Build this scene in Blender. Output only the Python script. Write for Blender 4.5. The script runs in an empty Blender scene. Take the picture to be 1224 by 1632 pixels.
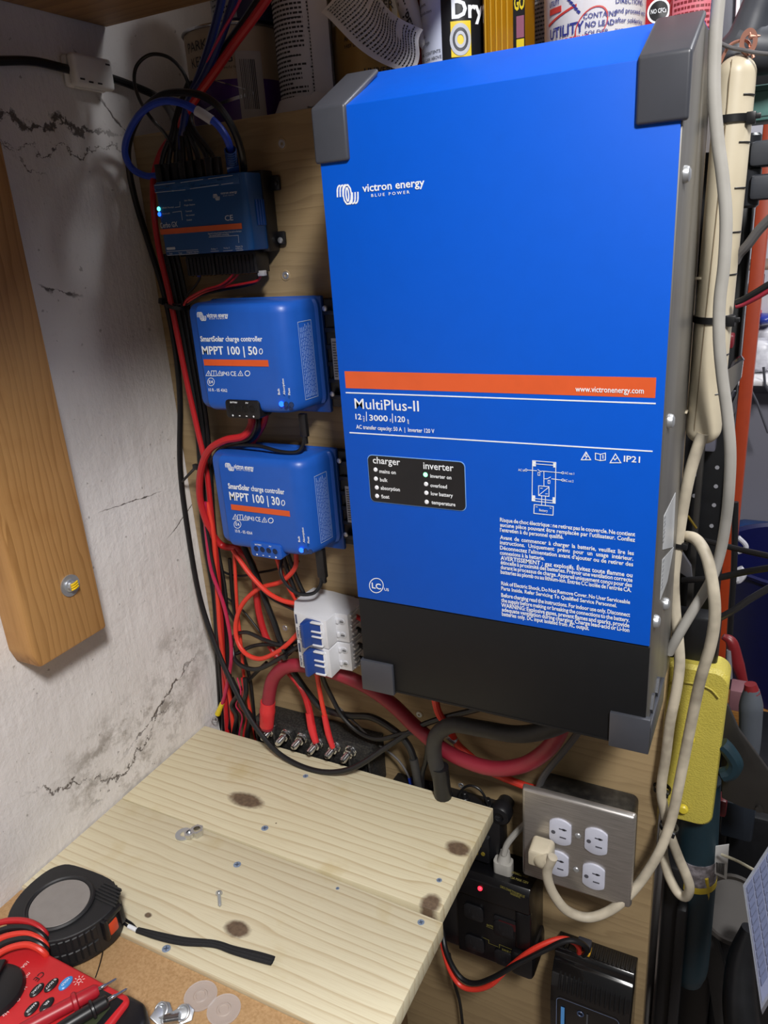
import bpy, bmesh, math, random
from mathutils import Vector, Matrix
random.seed(7)
SC = bpy.context.scene
COL = SC.collection
# ------------------------------------------------------------------ camera
CAM = Vector((0.34913, -0.72887, 0.33471))
YAW, PITCH, ROLL, FPX = 0.49442, -0.34985, -0.07076, 1219.70
_f = Vector((-math.sin(YAW)*math.cos(PITCH), math.cos(YAW)*math.cos(PITCH), math.sin(PITCH)))
_r0 = Vector((math.cos(YAW), math.sin(YAW), 0)); _u0 = _r0.cross(_f)
_r = math.cos(ROLL)*_r0 + math.sin(ROLL)*_u0
_u = -math.sin(ROLL)*_r0 + math.cos(ROLL)*_u0
cd = bpy.data.cameras.new('camera'); cam = bpy.data.objects.new('camera', cd); COL.objects.link(cam)
mw = Matrix((_r, _u, -_f)).transposed().to_4x4(); mw.translation = CAM
cam.matrix_world = mw
cd.sensor_fit = 'HORIZONTAL'; cd.sensor_width = 36.0; cd.lens = 36.0*FPX/1224.0
cd.clip_start = 0.02; cd.clip_end = 50
SC.camera = cam
# ------------------------------------------------------------------ light, exposure
SC.view_settings.view_transform = 'Standard'; SC.view_settings.look = 'None'
SC.view_settings.gamma = 1.0; SC.view_settings.use_curve_mapping = False
SC.view_settings.exposure = 0.0
wd = bpy.data.worlds.new('world'); SC.world = wd; wd.use_nodes = True
bgn = wd.node_tree.nodes['Background']; bgn.inputs[0].default_value = (0.66, 0.64, 0.63, 1); bgn.inputs[1].default_value = 0.175
def area(name, loc, target, size, power, color=(1, 1, 1), size_y=None):
    l = bpy.data.lights.new(name, 'AREA'); l.energy = power; l.color = color; l.size = size
    if size_y: l.shape = 'RECTANGLE'; l.size_y = size_y
    o = bpy.data.objects.new(name, l); COL.objects.link(o); o.location = loc
    o.rotation_euler = (Vector(target)-Vector(loc)).to_track_quat('-Z', 'Y').to_euler()
    return o
area('ceiling_lamp', (0.97, -1.30, 1.50), (0.0, 0.0, 0.05), 0.26, 52, (1.0, 0.985, 0.97), 0.34)
area('far_ceiling_lamp', (1.0, 0.55, 1.45), (0.35, 0.95, -0.2), 0.5, 24, (0.96, 0.97, 1.0))

def _hit(px, py, axis, v):
    d = _f + _r*((px-612)/FPX) - _u*((py-816)/FPX)
    return CAM + d*((v-CAM[axis])/d[axis])
def X(px, py, v): return _hit(px, py, 0, v)
def Y(px, py, v): return _hit(px, py, 1, v)
def Z(px, py, v): return _hit(px, py, 2, v)
def pixm(p):            # metres per photo pixel at a point
    return (Vector(p)-CAM).dot(_f)/FPX
# ------------------------------------------------------------------ materials
def lin(c):
    if isinstance(c, str):
        c = [int(c[i:i+2], 16)/255 for i in (0, 2, 4)]
    return tuple(x/12.92 if x <= .04045 else ((x+.055)/1.055)**2.4 for x in c)
class NT:
    def __init__(s, name):
        s.m = bpy.data.materials.new(name); s.m.use_nodes = True; s.t = s.m.node_tree
        s.b = s.t.nodes['Principled BSDF']
    def n(s, typ, ins=None, **at):
        nd = s.t.nodes.new(typ)
        for k, v in at.items(): setattr(nd, k, v)
        for k, v in (ins or {}).items(): s.set(nd, k, v)
        return nd
    def set(s, nd, k, v):
        if hasattr(v, 'links') or isinstance(v, bpy.types.NodeSocket): s.t.links.new(v, nd.inputs[k])
        else: nd.inputs[k].default_value = v
    def math(s, op, a, b=0.0, c=0.0): return s.n('ShaderNodeMath', {0: a, 1: b, 2: c}, operation=op).outputs[0]
    def pos(s): return s.n('ShaderNodeNewGeometry').outputs['Position']
    def mapv(s, v, scale=(1, 1, 1), loc=(0, 0, 0), rot=(0, 0, 0)):
        return s.n('ShaderNodeMapping', {0: v, 1: loc, 2: rot, 3: scale}).outputs[0]
    def noise(s, v, scale, detail=4, rough=.55, dist=0):
        return s.n('ShaderNodeTexNoise', {'Vector': v, 'Scale': scale, 'Detail': detail, 'Roughness': rough, 'Distortion': dist}).outputs[0]
    def ramp(s, f, stops):
        r = s.n('ShaderNodeValToRGB', {0: f}); e = r.color_ramp.elements
        while len(e) < len(stops): e.new(.5)
        for q, (p, c) in zip(e, stops):
            q.position = p; q.color = (*lin(c), 1) if not isinstance(c, (int, float)) else (c, c, c, 1)
        return r.outputs[0]
    def mix(s, f, a, b, mode='MIX'):
        nd = s.n('ShaderNodeMix', data_type='RGBA', blend_type=mode)
        for k, v in ((0, f), (6, a), (7, b)):
            if isinstance(v, (str,)): v = (*lin(v), 1)
            s.set(nd, k, v)
        return nd.outputs[2]
    def out(s, color=None, rough=None, metal=None, bump=None, bstr=.3, bdist=.002):
        if color is not None: s.set(s.b, 'Base Color', color)
        if rough is not None: s.set(s.b, 'Roughness', rough)
        if metal is not None: s.set(s.b, 'Metallic', metal)
        if bump is not None:
            s.set(s.b, 'Normal', s.n('ShaderNodeBump', {'Strength': bstr, 'Distance': bdist, 'Height': bump}).outputs[0])
        return s.m
MATS = {}
def pm(name, col, rough=.5, metal=0.0, spot=None, sscale=60, samt=.35, bscale=0, bstr=.2, bdist=.0006, stretch=(1, 1, 1), spec=None, coat=0, emit=0):
    """plain material with a little procedural unevenness"""
    if name in MATS: return MATS[name]
    t = NT(name)
    c = (*lin(col), 1)
    p = t.pos()
    if stretch != (1, 1, 1): p = t.mapv(p, stretch)
    nz = t.noise(p, sscale, 3)
    c2 = (*lin(spot), 1) if spot else tuple(x*.86 for x in c[:3])+(1,)
    fac = t.ramp(nz, [(.42, 0.0), (.68, 1.0)])
    colr = t.mix(t.math('MULTIPLY', fac, samt), c, c2)
    b = t.noise(p, bscale, 2) if bscale else None
    t.out(colr, rough, metal, b, bstr, bdist)
    if spec is not None: t.b.inputs['Specular IOR Level'].default_value = spec
    if coat: t.b.inputs['Coat Weight'].default_value = coat; t.b.inputs['Coat Roughness'].default_value = .1
    if emit:
        t.b.inputs['Emission Color'].default_value = c; t.b.inputs['Emission Strength'].default_value = emit
    MATS[name] = t.m
    return t.m

def wood(name, base, late, early=None, ring=190, along=(1, 0, 0), knots=(), warp=.012, rough=.6, bstr=.12, sharp=(.55, .95), streak=.35, lines=1.0, tint=None, across=2):
    """wood grain in world coordinates: rings across axis `across`, grain along the axis `along`"""
    t = NT(name); p = t.pos()
    sep = t.n('ShaderNodeSeparateXYZ', {0: p})
    al = [i for i in range(3) if along[i]][0]
    L = sep.outputs[al]; A = sep.outputs[across]
    sc = [26.0]*3; sc[al] = 3.2
    w1 = t.noise(t.mapv(p, tuple(sc)), 1.0, 3, .5)
    v = t.math('ADD', A, t.math('MULTIPLY', t.math('SUBTRACT', w1, .5), warp*2.4))
    mask = None
    for (k, rl, ra) in knots:
        dl = t.math('DIVIDE', t.math('SUBTRACT', L, k[0]), rl); da = t.math('DIVIDE', t.math('SUBTRACT', A, k[1]), ra)
        d2 = t.math('ADD', t.math('MULTIPLY', dl, dl), t.math('MULTIPLY', da, da))
        pull = t.math('DIVIDE', 1.0, t.math('ADD', 1.0, t.math('MULTIPLY', d2, .25)))
        v = t.math('ADD', v, t.math('MULTIPLY', t.math('MULTIPLY', da, pull), -ra*.55))
        dd = t.math('ADD', d2, t.math('MULTIPLY', t.noise(p, 160, 2), .7))
        mk = t.ramp(dd, [(.75, 1.0), (1.0, .25), ]) if False else t.n('ShaderNodeMapRange', {0: dd, 1: .9, 2: 1.75, 3: 1.0, 4: 0.0}).outputs[0]
        mask = mk if mask is None else t.math('MAXIMUM', mask, mk)
    g = t.math('FRACT', t.math('MULTIPLY', v, ring))
    g = t.ramp(g, [(0, 0.0), (sharp[0], .25), (sharp[1], 1.0), (1, .1)])
    sc2 = [900.0]*3; sc2[al] = 22
    fine = t.noise(t.mapv(p, tuple(sc2)), 1.0, 2, .6)
    broad = t.noise(p, 7, 3)
    c = t.mix(t.math('MULTIPLY', g, lines), base, late)
    c = t.mix(t.math('MULTIPLY', t.ramp(broad, [(.35, 0.0), (.7, 1.0)]), streak), c, early or late)
    c = t.mix(t.math('MULTIPLY', t.ramp(fine, [(.45, 0.0), (.75, 1.0)]), .22), c, late)
    if mask is not None: c = t.mix(mask, c, t.mix(t.noise(p, 240, 3), '43342a', '7f6a54'))
    if tint: c = t.mix(t.math('MULTIPLY', t.ramp(t.noise(p, 16, 4), [(.6, 0.0), (.78, 1.0)]), .45), c, tint)
    return t.out(c, rough, 0.0, t.math('ADD', fine, t.math('MULTIPLY', g, .6)), bstr, .0006)
# ------------------------------------------------------------------ mesh builder
def frame(o, ax, ay=None):
    """matrix with local z along ax"""
    z = Vector(ax).normalized()
    y = Vector(ay) if ay is not None else (Vector((0, 0, 1)) if abs(z.z) < .9 else Vector((0, 1, 0)))
    x = y.cross(z)
    if x.length < 1e-6: x = Vector((1, 0, 0)).cross(z)
    x.normalize(); y = z.cross(x)
    m = Matrix((x, y, z)).transposed().to_4x4(); m.translation = Vector(o)
    return m
FRONT = Matrix(((1, 0, 0), (0, 0, 1), (0, -1, 0))).transposed().to_4x4()   # local xy -> world xz, local z -> -y
def front(x, y, z): m = FRONT.copy(); m.translation = (x, y, z); return m
class MB:
    def __init__(s): s.b = bmesh.new(); s.mi = 0
    def _new(s, bm2, m):
        if m is not None: bm2.transform(m)
        me = bpy.data.meshes.new('t'); bm2.to_mesh(me); bm2.free()
        n0 = len(s.b.faces); s.b.from_mesh(me); bpy.data.meshes.remove(me)
        s.b.faces.ensure_lookup_table()
        for f in s.b.faces[n0:]: f.material_index = s.mi
        return s
    def box(s, lo, hi, bev=0.0, seg=2, m=None):
        b = bmesh.new()
        lo, hi = Vector([min(a, c) for a, c in zip(lo, hi)]), Vector([max(a, c) for a, c in zip(lo, hi)])
        bmesh.ops.create_cube(b, size=1.0)
        for v in b.verts: v.co = Vector([(lo[i]+hi[i])/2 + v.co[i]*(hi[i]-lo[i]) for i in range(3)])
        if bev: bmesh.ops.bevel(b, geom=b.edges[:], offset=min(bev, .49*min(hi-lo)), segments=seg, profile=.5, affect='EDGES')
        return s._new(b, m)
    def prism(s, pts, z0, z1, m=None, bev=0.0, seg=2, taper=1.0):
        """polygon in local xy extruded z0..z1"""
        b = bmesh.new()
        cx = sum(p[0] for p in pts)/len(pts); cy = sum(p[1] for p in pts)/len(pts)
        a = [b.verts.new((p[0], p[1], z0)) for p in pts]
        c = [b.verts.new((cx+(p[0]-cx)*taper, cy+(p[1]-cy)*taper, z1)) for p in pts]
        n = len(pts)
        f0 = b.faces.new(list(reversed(a))); f1 = b.faces.new(c)
        for i in range(n): b.faces.new((a[i], a[(i+1) % n], c[(i+1) % n], c[i]))
        bmesh.ops.recalc_face_normals(b, faces=b.faces[:])
        if bev: bmesh.ops.bevel(b, geom=b.edges[:], offset=bev, segments=seg, profile=.5, affect='EDGES', clamp_overlap=True)
        return s._new(b, m)
    def loft(s, pts, levels, cx, cy, m=None):
        """polygon carried through levels [(z, scale)] scaled about (cx, cy)"""
        b = bmesh.new(); rows = [[b.verts.new((cx+(x-cx)*k, cy+(y-cy)*k, z)) for x, y in pts] for z, k in levels]; n = len(pts)
        for p, q in zip(rows, rows[1:]):
            for i in range(n): b.faces.new((p[i], p[(i+1) % n], q[(i+1) % n], q[i]))
        b.faces.new(rows[0]); b.faces.new(rows[-1])
        bmesh.ops.recalc_face_normals(b, faces=b.faces[:])
        return s._new(b, m)
    def lathe(s, prof, m=None, n=28, sx=1.0, sy=1.0, a0=0, a1=2*math.pi):
        """profile [(r,z)] about local z"""
        b = bmesh.new(); full = abs(a1-a0-2*math.pi) < 1e-6; k = n if full else n+1
        rows = []
        for r, z in prof:
            if r < 1e-7: rows.append([b.verts.new((0, 0, z))])
            else: rows.append([b.verts.new((r*sx*math.cos(a0+(a1-a0)*i/n), r*sy*math.sin(a0+(a1-a0)*i/n), z)) for i in range(k)])
        for p, q in zip(rows, rows[1:]):
            for i in range(n):
                j = (i+1) % k
                if len(p) == 1 and len(q) == 1: continue
                if len(p) == 1: b.faces.new((p[0], q[j], q[i]))
                elif len(q) == 1: b.faces.new((p[i], p[j], q[0]))
                else: b.faces.new((p[i], p[j], q[j], q[i]))
        bmesh.ops.recalc_face_normals(b, faces=b.faces[:])
        return s._new(b, m)
    def cyl(s, r, z0, z1, m=None, n=24, bev=0.0, r1=None):
        r1 = r if r1 is None else r1
        if bev: pr = [(0, z0), (r-bev, z0), (r, z0+bev), (r1, z1-bev), (r1-bev, z1), (0, z1)]
        else: pr = [(0, z0), (r, z0), (r1, z1), (0, z1)]
        return s.lathe(pr, m, n)
    def ring(s, R, r, m=None, n=28, k=10, sx=1, sy=1):
        return s.lathe([(R+r*math.cos(2*math.pi*i/k), r*math.sin(2*math.pi*i/k)) for i in range(k+1)], m, n, sx, sy)
    def tube(s, pts, r, n=10, smooth=True, cap=True, sq=1.0, step=6, closed=False):
        pts = [Vector(p) for p in pts]
        if smooth and len(pts) > 2: pts = spline(pts, step)
        rr = r if isinstance(r, (list, tuple)) else None
        b = bmesh.new(); rows = []; N = len(pts)
        t0 = (pts[1]-pts[0]).normalized()
        nx = t0.orthogonal().normalized()
        if sq != 1.0:
            nx = Vector((0, 1, 0)); nx = (nx-t0*nx.dot(t0)).normalized()
        for i, p in enumerate(pts):
            t = (pts[min(i+1, N-1)]-pts[max(i-1, 0)])
            t = t.normalized() if t.length > 1e-9 else t0
            nx = nx-t*nx.dot(t); nx.normalize(); ny = t.cross(nx); t0 = t
            if rr: q = i/(N-1)*(len(rr)-1); a = min(int(q), len(rr)-2); R = rr[a]+(rr[a+1]-rr[a])*(q-a)
            else: R = r
            rows.append([b.verts.new(p+R*(math.cos(2*math.pi*k/n)*nx*sq+math.sin(2*math.pi*k/n)*ny)) for k in range(n)])
        for p, q in zip(rows, rows[1:]):
            for k in range(n): b.faces.new((p[k], p[(k+1) % n], q[(k+1) % n], q[k]))
        if cap:
            b.faces.new(list(reversed(rows[0]))); b.faces.new(rows[-1])
        bmesh.ops.recalc_face_normals(b, faces=b.faces[:])
        return s._new(b, None)
    def quad(s, a, b_, c, d, th=0.0004, m=None):
        """thin plate through four points, thickened backwards along its normal"""
        P = [Vector(p) for p in (a, b_, c, d)]
        nrm = (P[1]-P[0]).cross(P[3]-P[0]).normalized()
        b = bmesh.new()
        A = [b.verts.new(p) for p in P]; B = [b.verts.new(p-nrm*th) for p in P]
        b.faces.new(A); b.faces.new(list(reversed(B)))
        for i in range(4): b.faces.new((A[i], B[i], B[(i+1) % 4], A[(i+1) % 4]))
        bmesh.ops.recalc_face_normals(b, faces=b.faces[:])
        return s._new(b, m)
    def sphere(s, c, r, m=None, sub=3, sc=(1, 1, 1)):
        b = bmesh.new(); bmesh.ops.create_icosphere(b, subdivisions=sub, radius=1)
        for v in b.verts: v.co = Vector((v.co.x*r*sc[0]+c[0], v.co.y*r*sc[1]+c[1], v.co.z*r*sc[2]+c[2]))
        return s._new(b, m)
    def grid(s, fn, nu, nv, th=0.0):
        b = bmesh.new(); V = [[b.verts.new(fn(i/nu, j/nv)) for j in range(nv+1)] for i in range(nu+1)]
        for i in range(nu):
            for j in range(nv): b.faces.new((V[i][j], V[i+1][j], V[i+1][j+1], V[i][j+1]))
        bmesh.ops.recalc_face_normals(b, faces=b.faces[:])
        if th: bmesh.ops.solidify(b, geom=b.faces[:], thickness=th)
        return s._new(b, None)
    def line(s, pts, w, th=0.0003, m=None):
        """flat printed stroke in local xy, one continuous mitred strip at local z = th"""
        P = [Vector((p[0], p[1])) for p in pts]; Q = [P[0]]
        for p in P[1:]:
            if (p-Q[-1]).length > 1e-7: Q.append(p)
        if len(Q) < 2: return s
        closed = len(Q) > 3 and (Q[0]-Q[-1]).length < 1e-6
        if closed: Q.pop()
        n = len(Q); b = bmesh.new(); rows = []
        s.lz = getattr(s, 'lz', 0)+1; z = th+.000004*(s.lz % 25)
        for i, p in enumerate(Q):
            a_ = Q[i-1] if (i or closed) else None; c_ = Q[(i+1) % n] if (i < n-1 or closed) else None
            d0 = (p-a_).normalized() if a_ is not None else None; d1 = (c_-p).normalized() if c_ is not None else None
            if d0 is None: d0 = d1; p = p-d1*w*.35 if False else p
            if d1 is None: d1 = d0
            t_ = (d0+d1); t_ = t_.normalized() if t_.length > 1e-6 else d0
            e = Vector((-t_.y, t_.x)); k = max(.45, e.dot(Vector((-d0.y, d0.x))))
            e = e*(w/2/k); rows.append((b.verts.new((p.x+e.x, p.y+e.y, z)), b.verts.new((p.x-e.x, p.y-e.y, z))))
        for i in range(n if closed else n-1):
            p, q = rows[i], rows[(i+1) % n]; b.faces.new((p[0], p[1], q[1], q[0]))
        return s._new(b, m)
    def text(s, txt, m, h=None, width=None, bold=0.0, th=.0002, align='L', space=None, shear=0.0, warp=None):
        """lettering in local xy of m; h = cap height, width = fitted width"""
        bm2, w = textbm(txt, bold, space, shear)
        cap = .73
        sy = h/cap if h else width/w
        sx = width/w if width else sy
        off = {'L': 0, 'C': -.5, 'R': -1}[align]*w
        for v in bm2.verts: v.co = Vector(((v.co.x+off)*sx, v.co.y*sy, th if v.co.z == 0 else v.co.z))
        if warp:
            for v in bm2.verts: v.co = warp(v.co)
            return s._new(bm2, None)
        return s._new(bm2, m)
    def build(s, name, mats, parent=None, smooth=True, ang=35):
        if not isinstance(mats, (list, tuple)): mats = [mats]
        me = bpy.data.meshes.new(name)
        vs = [v.co for v in s.b.verts]
        lo = Vector([min(v[i] for v in vs) for i in range(3)]); hi = Vector([max(v[i] for v in vs) for i in range(3)])
        if parent is None: org = Vector(((lo.x+hi.x)/2, (lo.y+hi.y)/2, lo.z))
        else:
            org = Vector(parent.get('_w', (0, 0, 0)))
        s.b.transform(Matrix.Translation(-org))
        s.b.to_mesh(me); s.b.free()
        for m in mats: me.materials.append(m)
        if smooth:
            for p in me.polygons: p.use_smooth = True
            me.set_sharp_from_angle(angle=math.radians(ang))
        o = bpy.data.objects.new(name, me); COL.objects.link(o)
        if parent is not None: o.parent = parent
        else: o.location = org
        o['_w'] = tuple(org)
        return o
_tc = {}
def textbm(txt, bold, space, shear):
    cu = bpy.data.curves.new('t', 'FONT'); cu.body = txt; cu.size = 1.0; cu.offset = bold; cu.resolution_u = 2; cu.shear = shear
    if space is not None: cu.space_word = space
    o = bpy.data.objects.new('t', cu); COL.objects.link(o)
    dg = bpy.context.evaluated_depsgraph_get(); dg.update()
    me = bpy.data.meshes.new_from_object(o.evaluated_get(dg))
    COL.objects.unlink(o); bpy.data.objects.remove(o); bpy.data.curves.remove(cu)
    b = bmesh.new(); b.from_mesh(me); bpy.data.meshes.remove(me)
    x0 = min((v.co.x for v in b.verts), default=0); x1 = max((v.co.x for v in b.verts), default=1)
    for v in b.verts: v.co.x -= x0; v.co.z = 0
    return b, max(x1-x0, 1e-4)
def spline(pts, step=6):
    out = []; n = len(pts)
    for i in range(n-1):
        p0 = pts[i-1] if i else pts[0]*2-pts[1]
        p1, p2 = pts[i], pts[i+1]
        p3 = pts[i+2] if i+2 < n else pts[-1]*2-pts[-2]
        k = max(2, step)
        for j in range(k):
            t = j/k; t2 = t*t; t3 = t2*t
            out.append(.5*((2*p1)+(p2-p0)*t+(2*p0-5*p1+4*p2-p3)*t2+(3*p1-p0-3*p2+p3)*t3))
    out.append(pts[-1].copy())
    return out
def rrect(x0, y0, x1, y1, r, n=5):
    o = []
    for cx, cy, a in ((x1-r, y1-r, 0), (x0+r, y1-r, 90), (x0+r, y0+r, 180), (x1-r, y0+r, 270)):
        for i in range(n+1):
            t = math.radians(a+90*i/n); o.append((cx+r*math.cos(t), cy+r*math.sin(t)))
    return o
def tag(o, label, cat, group=None):
    o['label'] = label; o['category'] = cat
    if group: o['group'] = group
    return o
def thing(name, loc, label, cat, group=None):
    o = bpy.data.objects.new(name, None); COL.objects.link(o); o.location = loc; o['_w'] = tuple(loc); o.empty_display_size = .02
    return tag(o, label, cat, group)
def struct(o): o['kind'] = 'structure'; return o
def screwhead(mb, o, ax, r, h, n=16, slot=True):
    """domed head with a cross recess look: dome, rim"""
    m = frame(o, ax)
    mb.lathe([(r, 0), (r, h*.35), (r*.86, h*.75), (r*.5, h), (0, h)], m, n)
    return m
# ------------------------------------------------------------------ the setting
W, D = 0.275, 0.147
XL = -0.3335
ZT = -0.305            # top of the pine boards
# painted masonry wall on the left
t = NT('painted_masonry'); p = t.pos()
lump = t.noise(p, 26, 6, .62); grit = t.noise(p, 170, 4, .6); big = t.noise(p, 6, 3)
strk = t.noise(t.mapv(p, (30, 70, 9)), 1.0, 3)
c = t.mix(t.ramp(big, [(.35, 0.0), (.7, 1.0)]), 'd6d1ce', 'e2dedc')
c = t.mix(t.math('MULTIPLY', t.ramp(grit, [(.6, 0.0), (.75, 1.0)]), .22), c, 'a8a19c')
sep = t.n('ShaderNodeSeparateXYZ', {0: p})
def zone(y0, z0, ry, rz):
    a = t.math('DIVIDE', t.math('SUBTRACT', sep.outputs[1], y0), ry); b = t.math('DIVIDE', t.math('SUBTRACT', sep.outputs[2], z0), rz)
    d = t.math('SQRT', t.math('ADD', t.math('MULTIPLY', a, a), t.math('MULTIPLY', b, b)))
    return t.n('ShaderNodeMapRange', {0: d, 1: .55, 2: 1.1, 3: 1.0, 4: 0.0}).outputs[0]
# crack = thin band where a warped coordinate passes its own centre line, kept inside a zone
def crack(y0, z0, ry, rz, slope, width, seed, amp=.035):
    w = t.noise(t.mapv(p, (1, 1, 1), (seed, seed*.7, 0)), 24, 6, .68)
    line = t.math('SUBTRACT', t.math('SUBTRACT', sep.outputs[2], z0), t.math('MULTIPLY', t.math('SUBTRACT', sep.outputs[1], y0), slope))
    line = t.math('ABSOLUTE', t.math('ADD', line, t.math('MULTIPLY', t.math('SUBTRACT', w, .5), amp*2)))
    wob = t.math('MULTIPLY', t.math('ADD', t.math('MULTIPLY', t.math('MAXIMUM', t.math('SUBTRACT', t.noise(t.mapv(p, (1, 1, 1), (0, seed, 3)), 60, 4), .38), 0.0), 6.5), .12), width)
    return t.math('MULTIPLY', t.n('ShaderNodeMapRange', {0: t.math('DIVIDE', line, wob), 1: .5, 2: 1.2, 3: 1.0, 4: 0.0}).outputs[0], zone(y0, z0, ry, rz))
ck = None
for args in ((-.135, .457, .125, .03, .02, .0036, 1.3), (-.10, .437, .10, .03, .1, .0014, 5.1, .05), (-.02, .47, .03, .03, -1.0, .0024, 9.2, .01), (-.155, .425, .03, .025, -.6, .0013, 2.2),
             (-.14, .30, .04, .012, -.3, .0016, 3.7, .012), (-.10, .05, .05, .014, -.06, .0007, 6.4, .006),
             (-.02, .0, .05, .02, .5, .0007, 8.3, .006), (-.11, -.225, .10, .045, .42, .0020, 4.4, .03), (-.17, -.26, .09, .06, .4, .0016, 7.7, .05), (-.26, -.24, .08, .05, -.5, .0014, 11.7, .04)):
    q = crack(*args); ck = q if ck is None else t.math('MAXIMUM', ck, q)
grime = t.math('MULTIPLY', t.math('MAXIMUM', zone(-.17, -.25, .14, .07), t.math('MULTIPLY', zone(-.07, -.19, .07, .06), .8)), t.math('MULTIPLY', t.ramp(t.noise(t.mapv(p, (1, .8, 1), (3, 0, 0), (.5, 0, 0)), 34, 7, .75), [(.47, 0.0), (.62, 1.0)]), .62))
c = t.mix(grime, c, '6a5f52')
pit = t.math('MULTIPLY', t.ramp(t.noise(p, 105, 2, .5), [(.70, 0.0), (.74, 1.0)]), .5)
c = t.mix(pit, c, '5d544c')
c = t.mix(t.math('MULTIPLY', ck, .86), c, '3a2e27')
h = t.math('ADD', t.math('ADD', t.math('MULTIPLY', lump, 1.0), t.math('MULTIPLY', grit, .22)), t.math('MULTIPLY', strk, .5))
h = t.math('SUBTRACT', h, t.math('MULTIPLY', ck, 1.1))
M_WALL = t.out(c, .62, 0.0, h, .42, .006)
mb = MB(); mb.box((XL-.2, -1.9, -1.05), (XL, .32, 1.615)); struct(mb.build('wall_left', M_WALL))
M_DARKWALL = pm('old_plaster', '8d8682', .85, spot='6f6864', bscale=60, bstr=.4, bdist=.002)
mb = MB(); mb.box((XL, .022, -1.05), (.262, .20, .4525)); mb.box((XL, .20, -1.05), (.262, .24, 1.5)); struct(mb.build('wall_back', M_DARKWALL))
M_FLOOR = pm('stained_concrete', '6d625a', .8, spot='4a423c', sscale=9, samt=.8, bscale=90, bstr=.3, bdist=.002)
mb = MB(); mb.box((-.5, -1.9, -1.1), (2.2, 2.1, -1.05)); struct(mb.build('floor', M_FLOOR))
M_FAR = pm('pale_grey_wall', 'b4b3bd', .7, spot='9d9ba6', sscale=4)
mb = MB(); mb.box((-.5, 1.75, -1.05), (2.2, 1.8, 1.9)); struct(mb.build('wall_far', M_FAR))

mb = MB(); mb.box((-.5, -1.9, 1.62), (2.2, 1.8, 1.68)); struct(mb.build('ceiling', pm('dusty_ceiling', '8d8780', .8)))
# plywood backing board: horizontal grain
M_PLY = wood('plywood_grain', '9b8562', '735e42', 'a8916c', ring=70, warp=.035, bstr=.16, sharp=(.5, .92), streak=.5, lines=.5, rough=.6)
mb = MB(); mb.box((XL+.001, 0, -1.02), (.2735, .019, .455), .0008)
ply = mb.build('plywood_panel', M_PLY); tag(ply, 'tall plywood backing panel with all the electrical gear mounted on it', 'panel')
M_STEEL = pm('zinc_screw', 'c4c7cb', .36, .75)
M_HOLE = pm('split_wood_fibre', '5c4630', .9)
for px, py in ((449, 229), (455, 439), (454, 1001), (668, 1139), (599, 1206), (735, 1252), (890, 1530), (957, 1523)):
    mb = MB(); q = Y(px, py, -.0002); m = front(q.x, q.y, q.z)
    mb.lathe([(.0042, 0), (.0036, .0006), (.0016, .0005), (.0012, -.001), (0, -.001)], m, 14); mb.mi = 1
    mb.lathe([(.0062, -.0001), (.0052, .0005), (.0042, .0002)], m, 11)
    mb.build('screw', [M_STEEL, M_PLY], ply)

# overhead shelf that shades the left side
M_SHELF = wood('shelf_pine', 'a9814f', '80592f', 'b58c58', ring=60, warp=.02, across=1, bstr=.1, lines=.7)
osh = thing('overhead_shelf', (-.1, -.6, .56), 'bare wooden shelf plank overhead at the top left corner', 'shelf')
mb = MB(); mb.box((XL+.001, -1.15, .5600), (.080, -.012, .60), .001); mb.build('plank', M_SHELF, osh)
mb = MB(); mb.box((XL+.001, -.032, .6005), (.080, -.012, .95), .001); mb.build('light_block', M_SHELF, osh)  # added unseen board, keeps lamp light off the wall behind the shelf

# lumber upright fixed to the left wall
M_2X4 = wood('construction_lumber', 'b98a52', '8f622f', 'c49a63', ring=120, warp=.02, along=(0, 0, 1), across=1, bstr=.12, lines=.75, streak=.4, tint='9b6a35', sharp=(.6, .95))
post = thing('lumber_post', (XL+.019, -.25, -.06), 'yellow brown lumber post on the left wall with a bolted washer', 'post')
mb = MB(); m = Matrix(((0, 0, 1), (1, 0, 0), (0, 1, 0))).to_4x4()   # local x->y, y->z, z->x
mb.prism([(-.2995, -.043), (-.294, -.060), (-.2038, -.0595), (-.2045, .56), (-.2995, .56)], XL, -.2955, m, .0035, 2)
mb.build('timber', M_2X4, post)
q = X(111, 933, -.2955)
mb = MB(); mb.lathe([(.0052, 0), (.0118, 0), (.0118, .0015), (.0052, .0015)], frame(q, (1, 0, 0)), 28); mb.build('washer', M_STEEL, post)
mb = MB(); mm = frame(q, (1, 0, 0)); mb.prism([(.0055*math.cos(i*math.pi/3), .0055*math.sin(i*math.pi/3)) for i in range(6)], .0012, .0065, mm, .0005)
mb.lathe([(.0068, .0015), (.0068, .0025), (.005, .003)], mm); bh = mb.build('bolt_head', M_STEEL, post)
mb = MB()
for k in (-1, 0, 1): mb.tube([q+Vector((.0068, -.004, k*.0027)), q+Vector((.0078, 0, k*.0027+.0006)), q+Vector((.0068, .005, k*.0027+.0012))], .0011, 8)
mb.build('paint_mark', pm('yellow_paint', 'e8c21c', .5), bh)
mb = MB()
a, b_, c_, d_ = X(-40, 425, -.294), X(0, 440, -.294), X(5, 470, -.294), X(4, 545, -.294)
mb.grid(lambda u, v: Vector((-.2945+.004*v*u, a.y+(d_.y-a.y)*u*(1-.12*(2*v-1)**2), .27+(.333-.27)*v)), 8, 8, .0003)
tag(mb.build('paper_note', pm('white_paper', 'd9dade', .7)), 'white paper edge pinned to the lumber post at far left', 'paper')

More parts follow.
